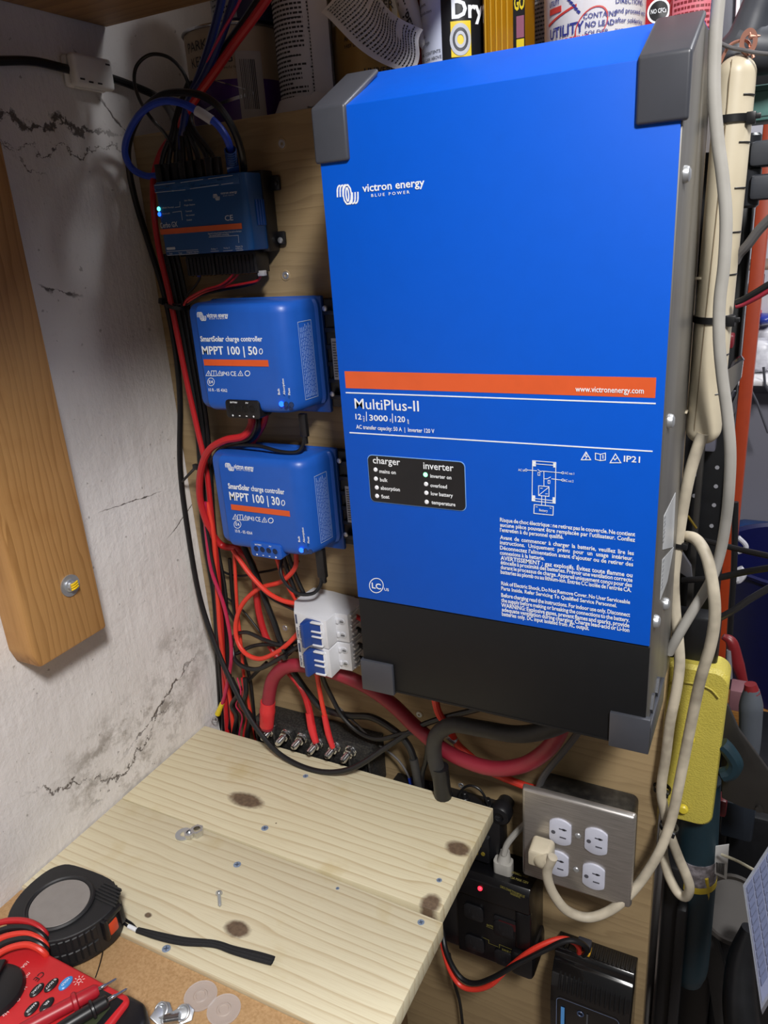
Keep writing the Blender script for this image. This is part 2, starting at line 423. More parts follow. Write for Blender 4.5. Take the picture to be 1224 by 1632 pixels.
# ------------------------------------------------------------------ work top: two pine boards and a fibreboard sheet
kn = lambda px, py: (Z(px, py, ZT).x, Z(px, py, ZT).y)
kw = dict(ring=88, warp=.010, across=1, bstr=.1, lines=.62, sharp=(.74, .95), streak=.25, rough=.55)
M_PINE1 = wood('treated_pine_back', 'd9d0b2', 'aa9068', 'cdc2a0', knots=((kn(392, 1275), .024, .011), (kn(730, 1352), .014, .010), (kn(686, 1440), .010, .012), (kn(440, 1312), .001, .001)), tint='b7a062', **kw)
M_PINE2 = wood('treated_pine_front', 'dbd2b5', 'ae956e', 'd0c6a5', knots=((kn(378, 1480), .014, .009), (kn(236, 1458), .004, .003)), tint='bda669', **kw)
M_BSCREW = pm('blue_grey_screw', '8c9cb4', .4, .2)
bk = thing('pine_board', (-.12, -.125, ZT-.02), 'rear pale pine board of the work top touching the fuse block', 'board', 'pine work top boards')
mb = MB(); mb.box((XL+.002, -.2065, ZT-.020), (.0985, -.047, ZT), .0008, 2); mb.build('plank', M_PINE1, bk)
fr = thing('pine_board', (-.12, -.285, ZT-.02), 'front pale pine board carrying the nuts and the loose screw', 'board', 'pine work top boards')
mb = MB(); mb.prism([(XL+.002, -.3555), (.1055, -.3555), (.1055, -.2150), (-.05, -.2098), (XL+.002, -.2074)], ZT-.020, ZT-.0004, None, .0008, 2); mb.build('plank', M_PINE2, fr)
for px, py, par, r in ((422, 1320, bk, .0043), (487, 1237, bk, .0036), (700, 1403, bk, .003), (378, 1378, fr, .0043), (265, 1512, fr, .0043), (538, 1416, fr, .002), (671, 1470, fr, .0035)):
    q = Z(px, py, ZT); mb = MB(); m = frame(q+Vector((0, 0, -.0002)), (0, 0, 1))
    mb.lathe([(r, .0004), (r*.9, .0006), (r*.3, .0003), (0, .0002)], m, 16)
    mb.mi = 1
    for a in (0, math.pi/2):
        mb.box((-r*.62, -r*.11, .0005), (r*.62, r*.11, .0008), m=m @ Matrix.Rotation(a+.6, 4, 'Z'))
    mb.build('screw', [M_BSCREW, pm('screw_recess', '4a5568', .6)], par)
t = NT('fibreboard_surface'); p = t.pos()
c = t.mix(t.ramp(t.noise(p, 420, 3), [(.35, 0.0), (.7, 1.0)]), 'c4a074', 'a98458')
c = t.mix(t.math('MULTIPLY', t.ramp(t.noise(p, 12, 3), [(.4, 0.0), (.7, 1.0)]), .4), c, 'b58f62')
M_MDF = t.out(c, .75, 0.0, t.noise(p, 500, 2), .15, .0005)
mb = MB(); mb.box((XL+.002, -.80, ZT-.0135), (.1005, -.3565, ZT-.0035), .0006)
tag(mb.build('fibreboard_sheet', M_MDF), 'brown fibreboard sheet in the front under the meter and tape measure', 'board')
# frame that carries the work top
mb = MB()
for x0, x1, y0, y1 in ((-.30, -.02, -.10, -.062), (-.30, -.02, -.40, -.362)): mb.box((x0, y0, ZT-.111), (x1, y1, ZT-.0205), .002)
for x0 in (-.30, -.09): mb.box((x0, -.40, -1.05), (x0+.038, -.311, ZT-.111), .002)
for x0 in (-.30, -.09): mb.box((x0, -.11, -1.05), (x0+.038, -.022, ZT-.111), .002)
tag(mb.build('bench_frame', wood('dark_frame_wood', '6d5334', '4d371f', along=(0, 0, 1), across=0)), 'dark wooden bench frame under the pine boards', 'frame')
# ------------------------------------------------------------------ shared device materials
M_BLUE = pm('blue_powder_coat', '0056cc', .5, spot='0053c4', samt=.3, bscale=900, bstr=.05, bdist=.0002, spec=.25)
M_BLUEP = pm('blue_plastic', '1c56b4', .38, spot='184ea6', samt=.3, bscale=900, bstr=.06, bdist=.0002)
M_BLUED = pm('dark_blue_plastic', '12477f', .42, spot='104074', samt=.3)
M_BLACK = pm('black_powder_coat', '131416', .5, spot='101113', bscale=900, bstr=.06, bdist=.0002, spec=.3)
M_BLKP = pm('black_plastic', '121215', .4, spot='1c1c20')
M_GUARD = pm('charcoal_plastic', '3f4148', .38, spot='393b41', bscale=1200, bstr=.08, bdist=.0002)
M_CASE = pm('brushed_grey_steel', '8c8a86', .42, .75, spot='75736f', sscale=40, stretch=(1, 1, .15), samt=.5)
M_ORANGE = pm('orange_print', 'dd5b2a', .45)
M_WHITE = pm('white_print', 'eef2f6', .45)
M_LABEL = pm('silver_label', 'b9bbbd', .4, spot='a3a5a8', sscale=200)
M_GREYP = pm('grey_print', '4b4d52', .6)
M_LEDOFF = pm('led_window', 'f2f4fa', .3)
M_LEDG = pm('led_green', '7dffab', .3, emit=3.0)
M_LEDB = pm('led_blue', '1d62ff', .3, emit=2.2)
M_LEDT = pm('led_teal', '5df5e8', .3, emit=2.6)
M_LEDR = pm('led_red', 'ff2a3c', .3, emit=2.6)
def Fp(px, py, y): q = Y(px, py, y); return (q.x, q.z)
def ptext(mb, y, p0, p1, cap, txt, bold=.012, space=None, extra=0.0):
    """lettering on a plane facing -y; p0/p1 are the photo pixels of the ends of the baseline, cap the letter height in pixels"""
    a = Y(p0[0], p0[1], y); b = Y(p1[0], p1[1], y)
    h = (Y(p0[0], p0[1]-cap, y)-a).length
    ang = math.atan2(b.z-a.z, b.x-a.x)
    m = front(a.x, y, a.z) @ Matrix.Rotation(ang if abs(ang) > .06 else 0, 4, 'Z')
    w = (b-a).length
    if space:    # justified line: open up the word spaces
        b0, w0 = textbm(txt, bold, 1.0, 0); b0.free(); b1, w1 = textbm(txt, bold, 2.0, 0); b1.free()
        nat = h/.73; want = w/(nat*.86)
        sp = 1.0+(want-w0)/max(w1-w0, 1e-5); sp = min(max(sp, .6), 6)
        mb.text(txt, m, h=h, width=w, bold=bold, space=sp)
    else: mb.text(txt, m, h=h, width=w, bold=bold)
def pline(mb, y, pts, wpx):
    P = [Fp(px, py, y) for px, py in pts]; m = front(0, y, 0)
    w = wpx*pixm(Y(pts[0][0], pts[0][1], y))
    mb.line(P, w, .0002, m)
def wavelogo(mb, m, s):
    """coil mark: three arches, a tall loop, three bowls"""
    def st(pts): mb.line([(x*s, y*s) for x, y in pts], .085*s, .0002, m)
    arc = lambda cx, cy, rx, ry, a0, a1: [(cx+rx*math.cos(math.radians(a0+(a1-a0)*i/10)), cy+ry*math.sin(math.radians(a0+(a1-a0)*i/10))) for i in range(11)]
    for k in range(3):
        x = .04+.17*k
        st([(x, .41), (x+.02, .72)]+arc(x+.19, .72, .16, .25, 180, 78))
        x2 = 1.30-.17*k
        st([(x2, .58), (x2-.02, .28)]+arc(x2-.19, .28, .16, .24, 0, -102))
    st([(x_-.10*(y_-.5)*0, y_) for x_, y_ in arc(.655, .50, .25, .48, 0, 360)]); st(arc(.655, .50, .085, .33, 0, 360))
# ------------------------------------------------------------------ inverter
inv = thing('inverter_charger', (W/2, -D/2, -.103), 'large blue and black wall mounted inverter with charcoal corner guards', 'inverter')
ZK, ZC, YC2, ZC2 = -.1003, .4285, -.074, .4615
SIDE = Matrix(((0, 1, 0), (0, 0, 1), (1, 0, 0))).transposed().to_4x4()   # local x->y, y->z, z->x
mb = MB(); mb.prism([(-.001, ZK), (-D+.0022, ZK), (-D+.0022, ZC), (YC2, ZC2-.002), (-.001, ZC2-.002)], .0005, W, SIDE, .0012, 2)
mb.build('case', M_CASE, inv)
mb = MB(); mb.prism([(-D+.0023, 0.0008), (-D, .0008), (-D, ZC), (YC2, ZC2), (0-.002, ZC2), (-.002, ZC2-.0021), (YC2, ZC2-.0021), (-D+.0023, ZC-.001)], -.0003, W-.0012, SIDE, .0006, 2)
mb.build('front_cover', M_BLUE, inv)
mb = MB(); mb.box((0, -D+.0003, ZK), (W-.0008, -D+.0024, -.0004), .0006); mb.box((.001, -D, ZK), (W-.001, -.004, ZK+.002)); mb.build('lower_cover', M_BLACK, inv)
for x0, x1 in ((-.0035, .0275), (.2455, .2785)):
    mb = MB()
    o = .0033; z0 = .3895
    prof = [(-D-o, z0), (-D-o, ZC+.0012), (YC2-.013, ZC2+.0006), (YC2-.012, ZC2-.004), (-D+.004, ZC-.003), (-D+.004, z0)]
    mb.prism(prof, x0, x1, SIDE, .0030, 4); mb.build('corner_guard', M_GUARD, inv)
for x0, x1 in ((-.0025, .0335), (.2447, .2785)):
    mb = MB(); mb.box((x0, -D-.003, ZK-.003), (x1, -D+.0035, -.0685), .0008, 2)
    if x0 > .1:
        mb.box((W, -D, ZK-.003), (x1, -.062, -.078), .0006)
        for k in (0, 1): mb.prism([(-.128+.028*k, -.072), (-.120+.028*k, -.062), (-.1165+.028*k, -.062), (-.1245+.028*k, -.078)], W, W+.0022, SIDE)
    mb.build('corner_guard', M_GUARD, inv)
# side screws and stickers
for px, py in ((1090, 278), (1065, 671), (1043, 990), (1059, 962)):
    q = X(px, py, W); mb = MB(); m = screwhead(mb, q, (1, 0, 0), .0058, .0046)
    mb.build('screw', M_STEEL, inv)
for quad in (((1077, 785), (1058.5, 823), (1056.5, 876), (1073, 872)), ((1074, 872), (1056, 892), (1052.5, 956), (1064, 926))):
    P = [X(a, b, W+.0005) for a, b in quad]; mb = MB(); mb.quad(P[0], P[1], P[2], P[3], .0004)
    mb.mi = 1
    for k in range(7):
        t0 = .12+.11*k; a = P[0].lerp(P[1], t0*.6+.3).lerp(P[3].lerp(P[2], t0), .2); b = a+(P[2]-P[1])*.01
        z = P[1].z+(P[2].z-P[1].z)*t0
        mb.box((W+.0005, P[1].y+.003, z), (W+.0007, P[1].y+.003+random.uniform(.004, .010), z+.0009))
    mb.build('sticker', [M_LABEL, M_GREYP], inv)
y = -D-.0002
mb = MB()
P = [Fp(a, b, y) for a, b in ((549, 592), (1046, 601.5), (1045, 635), (552, 618))]
x0, x1 = P[0][0], P[1][0]; zt, zb = (P[0][1]+P[1][1])/2, (P[2][1]+P[3][1])/2
mb.box((x0, y, zb), (x1, y+.0003, zt)); mb.build('orange_stripe', M_ORANGE, inv)
# printed lettering
mb = MB(); y = -D-.0003
a = Y(537, 314, y); wavelogo(mb, front(a.x, y, a.z-.0065), .0152)
ptext(mb, y, (578, 306), (677, 298), 13, 'victron energy', .018)
ptext(mb, y, (592, 314), (653, 309), 5, 'B L U E   P O W E R', .012)
y2 = y-.0002
ptext(mb, y2, (917, 624), (1026, 626.5), 9.5, 'www.victronenergy.com', .012)
for p0, p1 in (((551, 626), (1045, 643)), ((557, 689), (1040, 720))):
    A, B = Fp(*p0, y), Fp(*p1, y); z = (A[1]+B[1])/2; mb.box((A[0], y, z-.0005), (B[0], y+.0003, z+.0005))
ptext(mb, y, (566, 651), (668, 656), 17, 'MultiPlus-II', .005)
ptext(mb, y, (567, 668), (576.5, 669), 9, '12', .018); ptext(mb, y, (589, 670), (618.5, 671.5), 9.5, '3000', .018); ptext(mb, y, (630, 672), (646, 673), 9.5, '120', .018)
for (u, v, s) in ((580.5, 668.5, 'VOLT'), (622.5, 668.5, 'VA'), (651, 672, 'AMP')):
    q = Y(u, v, y); mb.text(s, front(q.x+.0006, y, q.z-.0022) @ Matrix.Rotation(math.pi/2, 4, 'Z'), h=.0016, bold=.02)
for u, v in ((584, 663), (625.5, 666)): pline(mb, y, ((u, v-7), (u+.5, v+8)), 1.3)
ptext(mb, y, (568, 683), (692.5, 690), 6.5, 'AC transfer capacity: 50 A  |  Inverter 120 V', .014)
# compliance signs
def tri(cx, cy, r, wpx=1.4): pline(mb, y, [(cx-r, cy+r*.75), (cx, cy-r*.9), (cx+r, cy+r*.75), (cx-r, cy+r*.75)], wpx)
tri(934, 727, 7.5); pline(mb, y, [(935.5, 721), (932.5, 727), (936, 727), (933, 732)], 1.2)
pline(mb, y, [(949, 722), (949, 732), (957, 734), (965, 733), (965, 722), (957, 724), (949, 722)], 1.3); pline(mb, y, [(957, 724), (957, 734)], 1.2); pline(mb, y, [(961, 725), (961, 731)], 1.5)
tri(981, 731, 8.5); pline(mb, y, [(977.5, 730), (980, 733), (985, 728)], 1.4)
ptext(mb, y, (994, 735.5), (1020, 737), 10, 'IP21', .016)
# circuit sketch
pline(mb, y, [(849, 734), (886, 737), (885, 802), (848, 798), (849, 734)], 1.2); pline(mb, y, [(852, 739), (883, 741.5)], 1.1); pline(mb, y, [(850, 794), (883, 798)], 1.1)
for cx, cy in ((851.5, 739), (884, 741), (850.5, 794), (883, 797)):
    A, B = Fp(cx-2.4, cy+4, y), Fp(cx+2.4, cy-4, y); mb.box((A[0], y, A[1]), (B[0], y+.0003, B[1]))
pline(mb, y, [(841, 749), (856, 750)], 1.1); pline(mb, y, [(857, 748), (863, 752)], 1.1); pline(mb, y, [(863, 750.5), (895, 753.5)], 1.1); pline(mb, y, [(867, 751), (867, 774)], 1.1)
pline(mb, y, [(867, 763), (872, 763)], 1.1); pline(mb, y, [(872, 763), (878, 760)], 1.1); pline(mb, y, [(879, 763), (895, 765)], 1.1)
for cx, cy in ((838.5, 749), (897, 753.5), (897, 765)): pline(mb, y, [(cx+1.8*math.cos(i*math.pi/4), cy+1.8*math.sin(i*math.pi/4)) for i in range(9)], .9)
for cx, cy in ((859, 755), (875, 768)): pline(mb, y, [(cx-1.5, cy-2.5), (cx+1.5, cy-2.5), (cx+1.5, cy+2.5), (cx-1.5, cy+2.5), (cx-1.5, cy-2.5)], .9)
pline(mb, y, [(858.5, 774), (875, 775.5), (875, 791), (858.5, 789.5), (858.5, 774)], 1.2); pline(mb, y, [(859, 789), (875, 776)], 1.0); pline(mb, y, [(861, 778), (865, 778)], 1); pline(mb, y, [(869, 787), (873, 787)], 1)
for u in (863.5, 869.5): pline(mb, y, [(u, 790), (u-.2, 806)], 1.1)
pline(mb, y, [(851.5, 804), (882, 807), (881.5, 821), (851, 818), (851.5, 804)], 1.3); pline(mb, y, [(854, 807.5), (857, 808)], 1); pline(mb, y, [(876, 809.5), (879, 810)], 1)
ptext(mb, y, (826, 750.5), (836, 751), 4, 'AC in', .01); ptext(mb, y, (900, 755.5), (915, 757), 4, 'AC out 1', .01); ptext(mb, y, (899, 767.5), (914, 769), 4, 'AC out 2', .01); ptext(mb, y, (859.5, 814.5), (873, 816), 4, 'Battery', .01)
# LC mark
pc = (600, 933)
pline(mb, y, [(pc[0]+11*math.cos(i*math.pi/12), pc[1]+11.5*math.sin(i*math.pi/12)) for i in range(25)], 1.4)
ptext(mb, y, (593, 937), (607.5, 938.5), 9, 'LC', .025); ptext(mb, y, (612.5, 941), (620, 942), 4.5, 'US', .015)
lines = ((797, 831, 1012, 857.5, 6.5, 1, 'Risque de choc électrique : ne retirez pas le couvercle. Ne contient'), (797, 839, 1012, 866, 6.5, 1, 'aucune pièce pouvant être remplacée par l’utilisateur. Confiez'),
 (797, 847, 898, 859.5, 6.5, 0, 'l’entretien à du personnel qualifié.'), (797, 859, 1010, 888, 6.5, 1, 'Avant de commencer à charger la batterie, veuillez lire les'),
 (797, 867, 1009, 895, 6.5, 1, 'instructions. Uniquement prévu pour un usage intérieur.'), (797, 875.5, 1009, 904, 6.5, 1, 'Déconnectez l’alimentation avant d’ajouter ou de retirer des'),
 (797, 883.5, 868, 893, 6.5, 0, 'connexions à la batterie.'), (798, 892, 1008, 919.5, 6.8, 1, 'AVERTISSEMENT : gaz explosifs. Évitez toute flamme ou'),
 (798, 899, 1008, 927.5, 6.5, 1, 'étincelle à proximité des batteries. Prévoir une ventilation correcte'), (798, 906.5, 1007, 937, 6.5, 1, 'durant le processus de charge. Appareil uniquement conçu pour des'),
 (798, 914, 1006, 945.5, 6.5, 1, 'batteries au plomb ou au lithium-ion. Entrée CC isolée de l’entrée CA.'), (799, 932, 1004, 964.5, 6, 1, 'Risk of Electric Shock, Do Not Remove Cover. No User Serviceable'),
 (799, 940, 983, 969, 6, 0, 'Parts Inside. Refer Servicing To Qualified Service Personnel.'), (799, 951, 1004, 984.5, 6.5, 1, 'Before charging read the instructions. For indoor use only. Disconnect'),
 (799, 959, 1003, 993, 6.5, 1, 'the supply before making or breaking the connections to the battery.'), (799, 967, 1003, 1000.5, 6.8, 1, 'WARNING: Explosive gases, prevent flames and sparks, provide'),
 (800, 974, 1003, 1008, 6.5, 1, 'adequate ventilation during charging. Charge lead-acid or Li-Ion'), (800, 981, 939, 1005, 6.5, 0, 'batteries only. DC input isolated from AC output.'))
for u0, v0, u1, v1, cap, just, s in lines: ptext(mb, y, (u0, v0), (u1, v1), cap, s, .02, space=just)
mb.build('lettering', M_WHITE, inv, smooth=False)
# indicator panel
A, B = Fp(587, 724, y), Fp(741, 814.5, y); C1, D1 = Fp(742, 738, y), Fp(591, 797, y)
x0, x1, zt, zb = (A[0]+D1[0])/2, (B[0]+C1[0])/2, (A[1]+C1[1])/2, (B[1]+D1[1])/2
pan = MB(); pan.prism(rrect(x0-.0006, zb-.0006, x1+.0006, zt+.0006, .005), 0, .0004, front(0, y, 0)); pan.mi = 1
pan.prism(rrect(x0, zb, x1, zt, .0046), 0, .0008, front(0, y, 0)); pan = pan.build('indicator_panel', [pm('pale_blue_edge', '7fb2f2', .4), M_BLKP], inv)
yp = y-.0008
mb = MB()
ptext(mb, yp, (594.5, 738), (638, 740.5), 11, 'charger', .012); ptext(mb, yp, (675, 747), (723, 749.5), 11.5, 'inverter', .012)
for px, py, px1, py1, s in ((605, 753.5, 631, 754.5, 'mains on'), (606, 767, 618, 767.5, 'bulk'), (607, 780, 637.5, 783, 'absorption'), (608, 794, 621, 794.5, 'float'),
                            (686, 761, 719.5, 763, 'inverter on'), (686, 776, 712.5, 777, 'overload'), (687, 789, 722, 792, 'low battery'), (688, 803, 726, 806.5, 'temperature')):
    ptext(mb, yp, (px, py), (px1, py1), 6, s, .02)
mb.build('lettering', M_WHITE, pan, smooth=False)
for px, py, mt in ((598.5, 748.5, M_LEDOFF), (599, 763, M_LEDOFF), (600.5, 777, M_LEDOFF), (601, 790.5, M_LEDOFF), (678, 756.5, M_LEDG), (679, 771.5, M_LEDOFF), (679.5, 785.5, M_LEDOFF), (680, 800, M_LEDOFF)):
    q = Y(px, py, yp); mb = MB(); mb.lathe([(.0021, 0), (.0017, .0006), (0, .0009)], front(q.x, yp, q.z), 16); mb.build('led', mt, pan)

# ------------------------------------------------------------------ monitoring hub (small dark blue box, upper left)
hub = thing('monitoring_hub', (-.21, -.024, .318), 'small dark blue control hub with two glowing LEDs at upper left', 'control box')
hy = -.048
mb = MB()
TOPM = Matrix.Identity(4)
mb.prism([(-.2715, -.002), (-.2715, -.042), (-.266, hy), (-.1545, hy), (-.1500, -.0445), (-.1490, -.002)], .326, .4005, None, .0018, 2)
mb.box((-.268, hy-.0006, .390), (-.1555, hy+.004, .3985), .0006)
mb.build('housing', M_BLUED, hub)
mb = MB(); mb.box((-.272, -.02, .3235), (-.1475, -.0005, .403), .0015); mb.box((-.1500, -.005, .329), (-.1375, -.0005, .343), .002); mb.box((-.1500, -.005, .383), (-.1375, -.0005, .398), .002)
mb.build('mounting_plate', M_BLKP, hub)
for px, py in ((447, 383), (439, 292)):
    q = Y(px, py, -.005); mb = MB(); screwhead(mb, q, (0, -1, 0), .0032, .002); mb.build('screw', M_STEEL if py > 300 else M_BLKP, hub)
for x0, x1 in ((-.252, -.214), (-.211, -.1575)):
    mb = MB(); n = int((x1-x0)/.0051)
    mb.box((x0, -.033, .303), (x1, -.010, .3255), .0006)
    for k in range(n): mb.box((x0+.0006+.0051*k, -.0345, .304), (x0+.0042+.0051*k, -.033, .322))
    mb.mi = 1
    for k in range(n): mb.box((x0+.0012+.0051*k, -.031, .3022), (x0+.0036+.0051*k, -.026, .3031))
    mb.build('terminal_block', [M_BLKP, pm('copper_contact', '8a6a35', .4, .8)], hub)
mb = MB(); mb.box((-.262, hy-.0005, .3588), (-.1685, hy+.0002, .364))
q0, q1 = Y(256, 366, hy), Y(385.5, 357, hy)
mb = MB(); m = front(0, hy-.0004, 0); a = Fp(256, 370, hy); b_ = Fp(386, 360, hy)
mb.line([a, b_], .0055, .0003, m); mb.build('orange_stripe', pm('orange_print_dim', 'c95a2c', .5), hub)
mb = MB(); hy2 = hy-.0004
ptext(mb, hy2, (256, 363.5), (283.5, 361), 8.5, 'Cerbo GX', .012)
a = Y(340, 315, hy2); wavelogo(mb, front(a.x, hy2, a.z-.003), .0062); ptext(mb, hy2, (352, 310), (378, 306.5), 4, 'victron energy', .012); ptext(mb, hy2, (356, 313), (373, 311), 1.6, 'B L U E   P O W E R')
ptext(mb, hy2, (359, 352), (372, 350.5), 9, 'CE', .008)
for u0, v0, u1, v1, s in ((258, 333, 277, 331, 'VRM Portal'), (259, 342, 271, 340, 'Bluetooth'), (294, 321, 307, 319.5, 'Solar / Motor'), (294, 328.5, 311, 327, 'Plugin Station'), (296, 338, 306, 336.5, 'Connected'), (297, 344.5, 310, 343, 'Not connected'), (298, 352, 306, 351, 'Disabled')):
    ptext(mb, hy2, (u0, v0), (u1, v1), 2.6, s)
for pts in (((279, 330.5), (287, 329.5), (287, 321)), ((275, 338.5), (289, 336.5), (291, 351)), ((246, 295.5), (279, 291.5)), ((288, 291), (324, 286)), ((332, 285), (371, 279.5)), ((248, 307), (296, 302.5)), ((303, 301), (349, 294.5)), ((353, 294), (372, 291.5)), ((266, 401), (316, 398)), ((267, 407), (316, 404)), ((336, 400.5), (349, 400)), ((356, 400), (371, 399)), ((377, 399.5), (388, 398.5)), ((333, 378), (380, 375), (381, 387))):
    pline(mb, hy2, pts, .7)
for u, v, s in ((263, 299, 'VE.Bus'), (302, 295, 'VE.Can'), (346, 287.5, 'Ethernet'), (249, 304, 'HDMI'), (258, 303.5, 'USB'), (271, 302, 'SD'), (304, 299, 'VE.Direct 1'), (318, 297, 'VE.Direct 2'), (335, 295, 'VE.Direct 3'), (270, 405.5, 'Tank'), (285, 404.5, 'Temp'), (298, 403, 'Digital inputs'), (337, 398, 'Relay 1'), (357, 396.5, 'Relay 2'), (376, 394, 'Power in'), (376, 397.5, '8-70V DC')):
    ptext(mb, hy2, (u, v), (u+len(s)*1.35, v-len(s)*.13), 2.4, s)
ptext(mb, hy2, (332, 373.5), (385, 369), 2.6, 'External wiring and approved fuses to be used on the input'); ptext(mb, hy2, (334, 376.5), (365, 374.5), 2.6, 'See manual before connecting')
ptext(mb, hy2, (355, 363.5), (384, 361), 2.4, 'www.victronenergy.com')
A, B = Fp(266, 398.5, hy2), Fp(279, 393.5, hy2); mb.prism(rrect(A[0], A[1], B[0], B[1], .0008), 0, .0002, front(0, hy2, 0))
mb.build('lettering', pm('dim_white_print', 'b9c0cc', .5), hub, smooth=False)
for px, py, mt in ((253, 333, M_LEDT), (254, 341.5, M_LEDB)):
    q = Y(px, py, hy2); mb = MB(); mb.lathe([(.0023, 0), (.0017, .0008), (0, .0011)], front(q.x, hy2, q.z), 16); mb.build('led', mt, hub)
mb = MB()
for k in range(4): mb.box((-.1494, -.034+.0045*k, .350), (-.1486, -.0315+.0045*k, .375))
mb.build('side_vents', pm('blue_vent', '1a4c9c', .4), hub)

# ------------------------------------------------------------------ two charge controllers
def charger(z0, z1, xl, xr, label, model, dy, termmat, termdark, led_on, T, mat_):
    """T maps reference pixels of the upper unit onto this unit"""
    g = thing('charge_controller', (-.15, -.03, z0-.01), label, 'charge controller')
    fy = -.070
    mb = MB()
    prof = [(xl+.002, -.014), (xl, -.052), (xl+.004, -.0605), (xl+.018, -.0645), (xl+.0205, fy), (xr-.024, fy), (xr-.014, fy+.002), (xr-.0065, fy+.008), (xr-.002, -.051), (xr+.0015, -.022), (xr+.005, -.0205), (xr+.005, -.012), (xl+.010, -.012)]
    mb.loft(prof, [(z0, .90), (z0+.0010, .935), (z0+.0030, .965), (z0+.0065, .990), (z0+.011, 1.0), (z1-.011, 1.0), (z1-.0065, .990), (z1-.0030, .965), (z1-.0010, .935), (z1, .90)], (xl+xr)/2, -.012)
    mb.build('housing', mat_, g)
    mb = MB(); mb.box((xl-.002, -.016, z0-.010), (xr+.007, -.010, z1+.001), .002); mb.build('back_shell', mat_, g)
    mb = MB(); mb.box((xl+.004, -.0115, z0-.004), (xr+.040, -.0008, z1-.003), .001)
    for k in range(6): mb.box((xr+.009, -.0185, z0+.006+.018*k), (xr+.030, -.011, z0+.011+.018*k), .0008)
    mb.box((xr+.028, -.022, z0+.002), (xr+.040, -.004, z1-.006), .001)
    hs = mb.build('heat_sink', M_BLKP, g)
    for zz in (z0+.012, z1-.012):
        mb = MB(); screwhead(mb, (xr+.0125, -.0185, zz), (0, -1, 0), .0032, .002); mb.build('screw', M_STEEL, hs)
    for zz in (z0+.030, z1-.026):
        mb = MB(); mb.cyl(.0045, 0, .004, frame((xr+.034, -.022, zz), (0, -1, 0)), 18, .0008); mb.build('bolt', M_STEEL, hs)
    mb = MB(); mb.box((xr+.0170, -.0195, z0+.028), (xr+.0265, -.0187, z0+.072)); mb.mi = 1
    for k in range(14): mb.box((xr+.0183, -.0199, z0+.031+.0028*k), (xr+.0183+random.uniform(.003, .006), -.0196, z0+.0321+.0028*k))
    mb.build('rating_label', [M_LABEL, M_GREYP], hs)
    # print
    yy = fy-.0003
    mb = MB(); m = front(0, yy, 0)
    a, b = T(325, 577.5), T(428, 579); w_ = Fp(*a, yy), Fp(*b, yy)
    mb.line([w_[0], w_[1]], .0068, .0002, m); mb.build('orange_stripe', M_ORANGE, g)
    mb = MB()
    a = Y(*T(315, 510), yy); wavelogo(mb, front(a.x, yy, a.z-.001), .0092)
    ptext(mb, yy, T(330, 506), T(364, 505), 7.5, 'victron energy', .025); ptext(mb, yy, T(334, 509), T(358, 508), 2.2, 'B L U E   P O W E R')
    ptext(mb, yy, T(320, 544), T(357.5, 544), 8.4, 'SmartSolar', .032); ptext(mb, yy, T(360, 544), T(418.5, 543.5), 8.4, 'charge controller', .02)
    ptext(mb, yy, T(323, 564.5), T(411, 565.5), 13, model, .02)
    c = T(416, 560); pline(mb, yy, [(c[0]+2.6*math.cos(i*math.pi/5), c[1]+4.2*math.sin(i*math.pi/5)) for i in range(11)], 1.3)
    for cx in (332.5, 350.5, 383.5):
        c = T(cx, 595); pline(mb, yy, [(c[0]-4, c[1]+3.6), (c[0], c[1]-4), (c[0]+4, c[1]+3.6), (c[0]-4, c[1]+3.6)], .9); pline(mb, yy, [(c[0], c[1]-1), (c[0], c[1]+2.5)], .9)
    c = T(341, 595); pline(mb, yy, [(c[0]-4, c[1]-4), (c[0]-4, c[1]+4), (c[0]+4, c[1]+4), (c[0]+4, c[1]-4), (c[0]-4, c[1]-4)], .9); pline(mb, yy, [(c[0], c[1]-4), (c[0], c[1]+4)], .9)
    ptext(mb, yy, T(354.5, 598.5), T(366, 598.5), 6.5, 'IP43', .008); ptext(mb, yy, T(368, 599), T(377, 599), 7.5, 'CE', .008)
    c = T(394.5, 595); pline(mb, yy, [(c[0]+4*math.cos(i*math.pi/5), c[1]+4*math.sin(i*math.pi/5)) for i in range(11)], 1.2)
    c = T(336.5, 608.5); pline(mb, yy, [(c[0]+5.5*math.cos(i*math.pi/8), c[1]+6.2*math.sin(i*math.pi/8)) for i in range(17)], .9); ptext(mb, yy, T(333.5, 611), T(340, 611), 5.2, 'E4', .01)
    ptext(mb, yy, T(333, 623.5), T(362.5, 624.5), 5, '10 R - 05 '+('4362' if '50' in model else '4364'), .008)
    for (u, v, s, n) in ((446, 629, 'Bulk', 11), (454.5, 629, 'Absorption', 27), (462.5, 629.5, 'Float', 12)):
        q = Y(*T(u, v), yy); ln = n*pixm(q); mb.text(s, front(q.x+.0005, yy-.0002, q.z) @ Matrix.Rotation(math.pi/2, 4, 'Z'), h=.0026, width=ln*.95, bold=.02)
    mb.build('lettering', M_WHITE, g, smooth=False)
    for k, (u, v) in enumerate(((448.5, 644), (456, 644.5), (464.5, 645))):
        q = Y(*T(u, v), yy); mb = MB(); mb.lathe([(.0031, 0), (.0029, .0008), (.0021, .0009), (0, .0007)], front(q.x, yy+.0002, q.z), 16)
        mb.build('led', M_LEDB if k == 0 else pm('smoked_lens', '16305e', .2), g)
    # terminal cover with four wire ports
    A, B = Y(*T(360, 636), fy), Y(*T(417, 664), fy); xm = (A.x+B.x)/2
    x0, x1 = A.x, B.x; zt = A.z; zb = z0-.0065
    mb = MB(); mb.prism(rrect(x0, zb, x1, zt, .004), -.02, .0022, front(0, fy, 0), .0008, 2); tc = mb.build('terminal_cover', termmat, g)
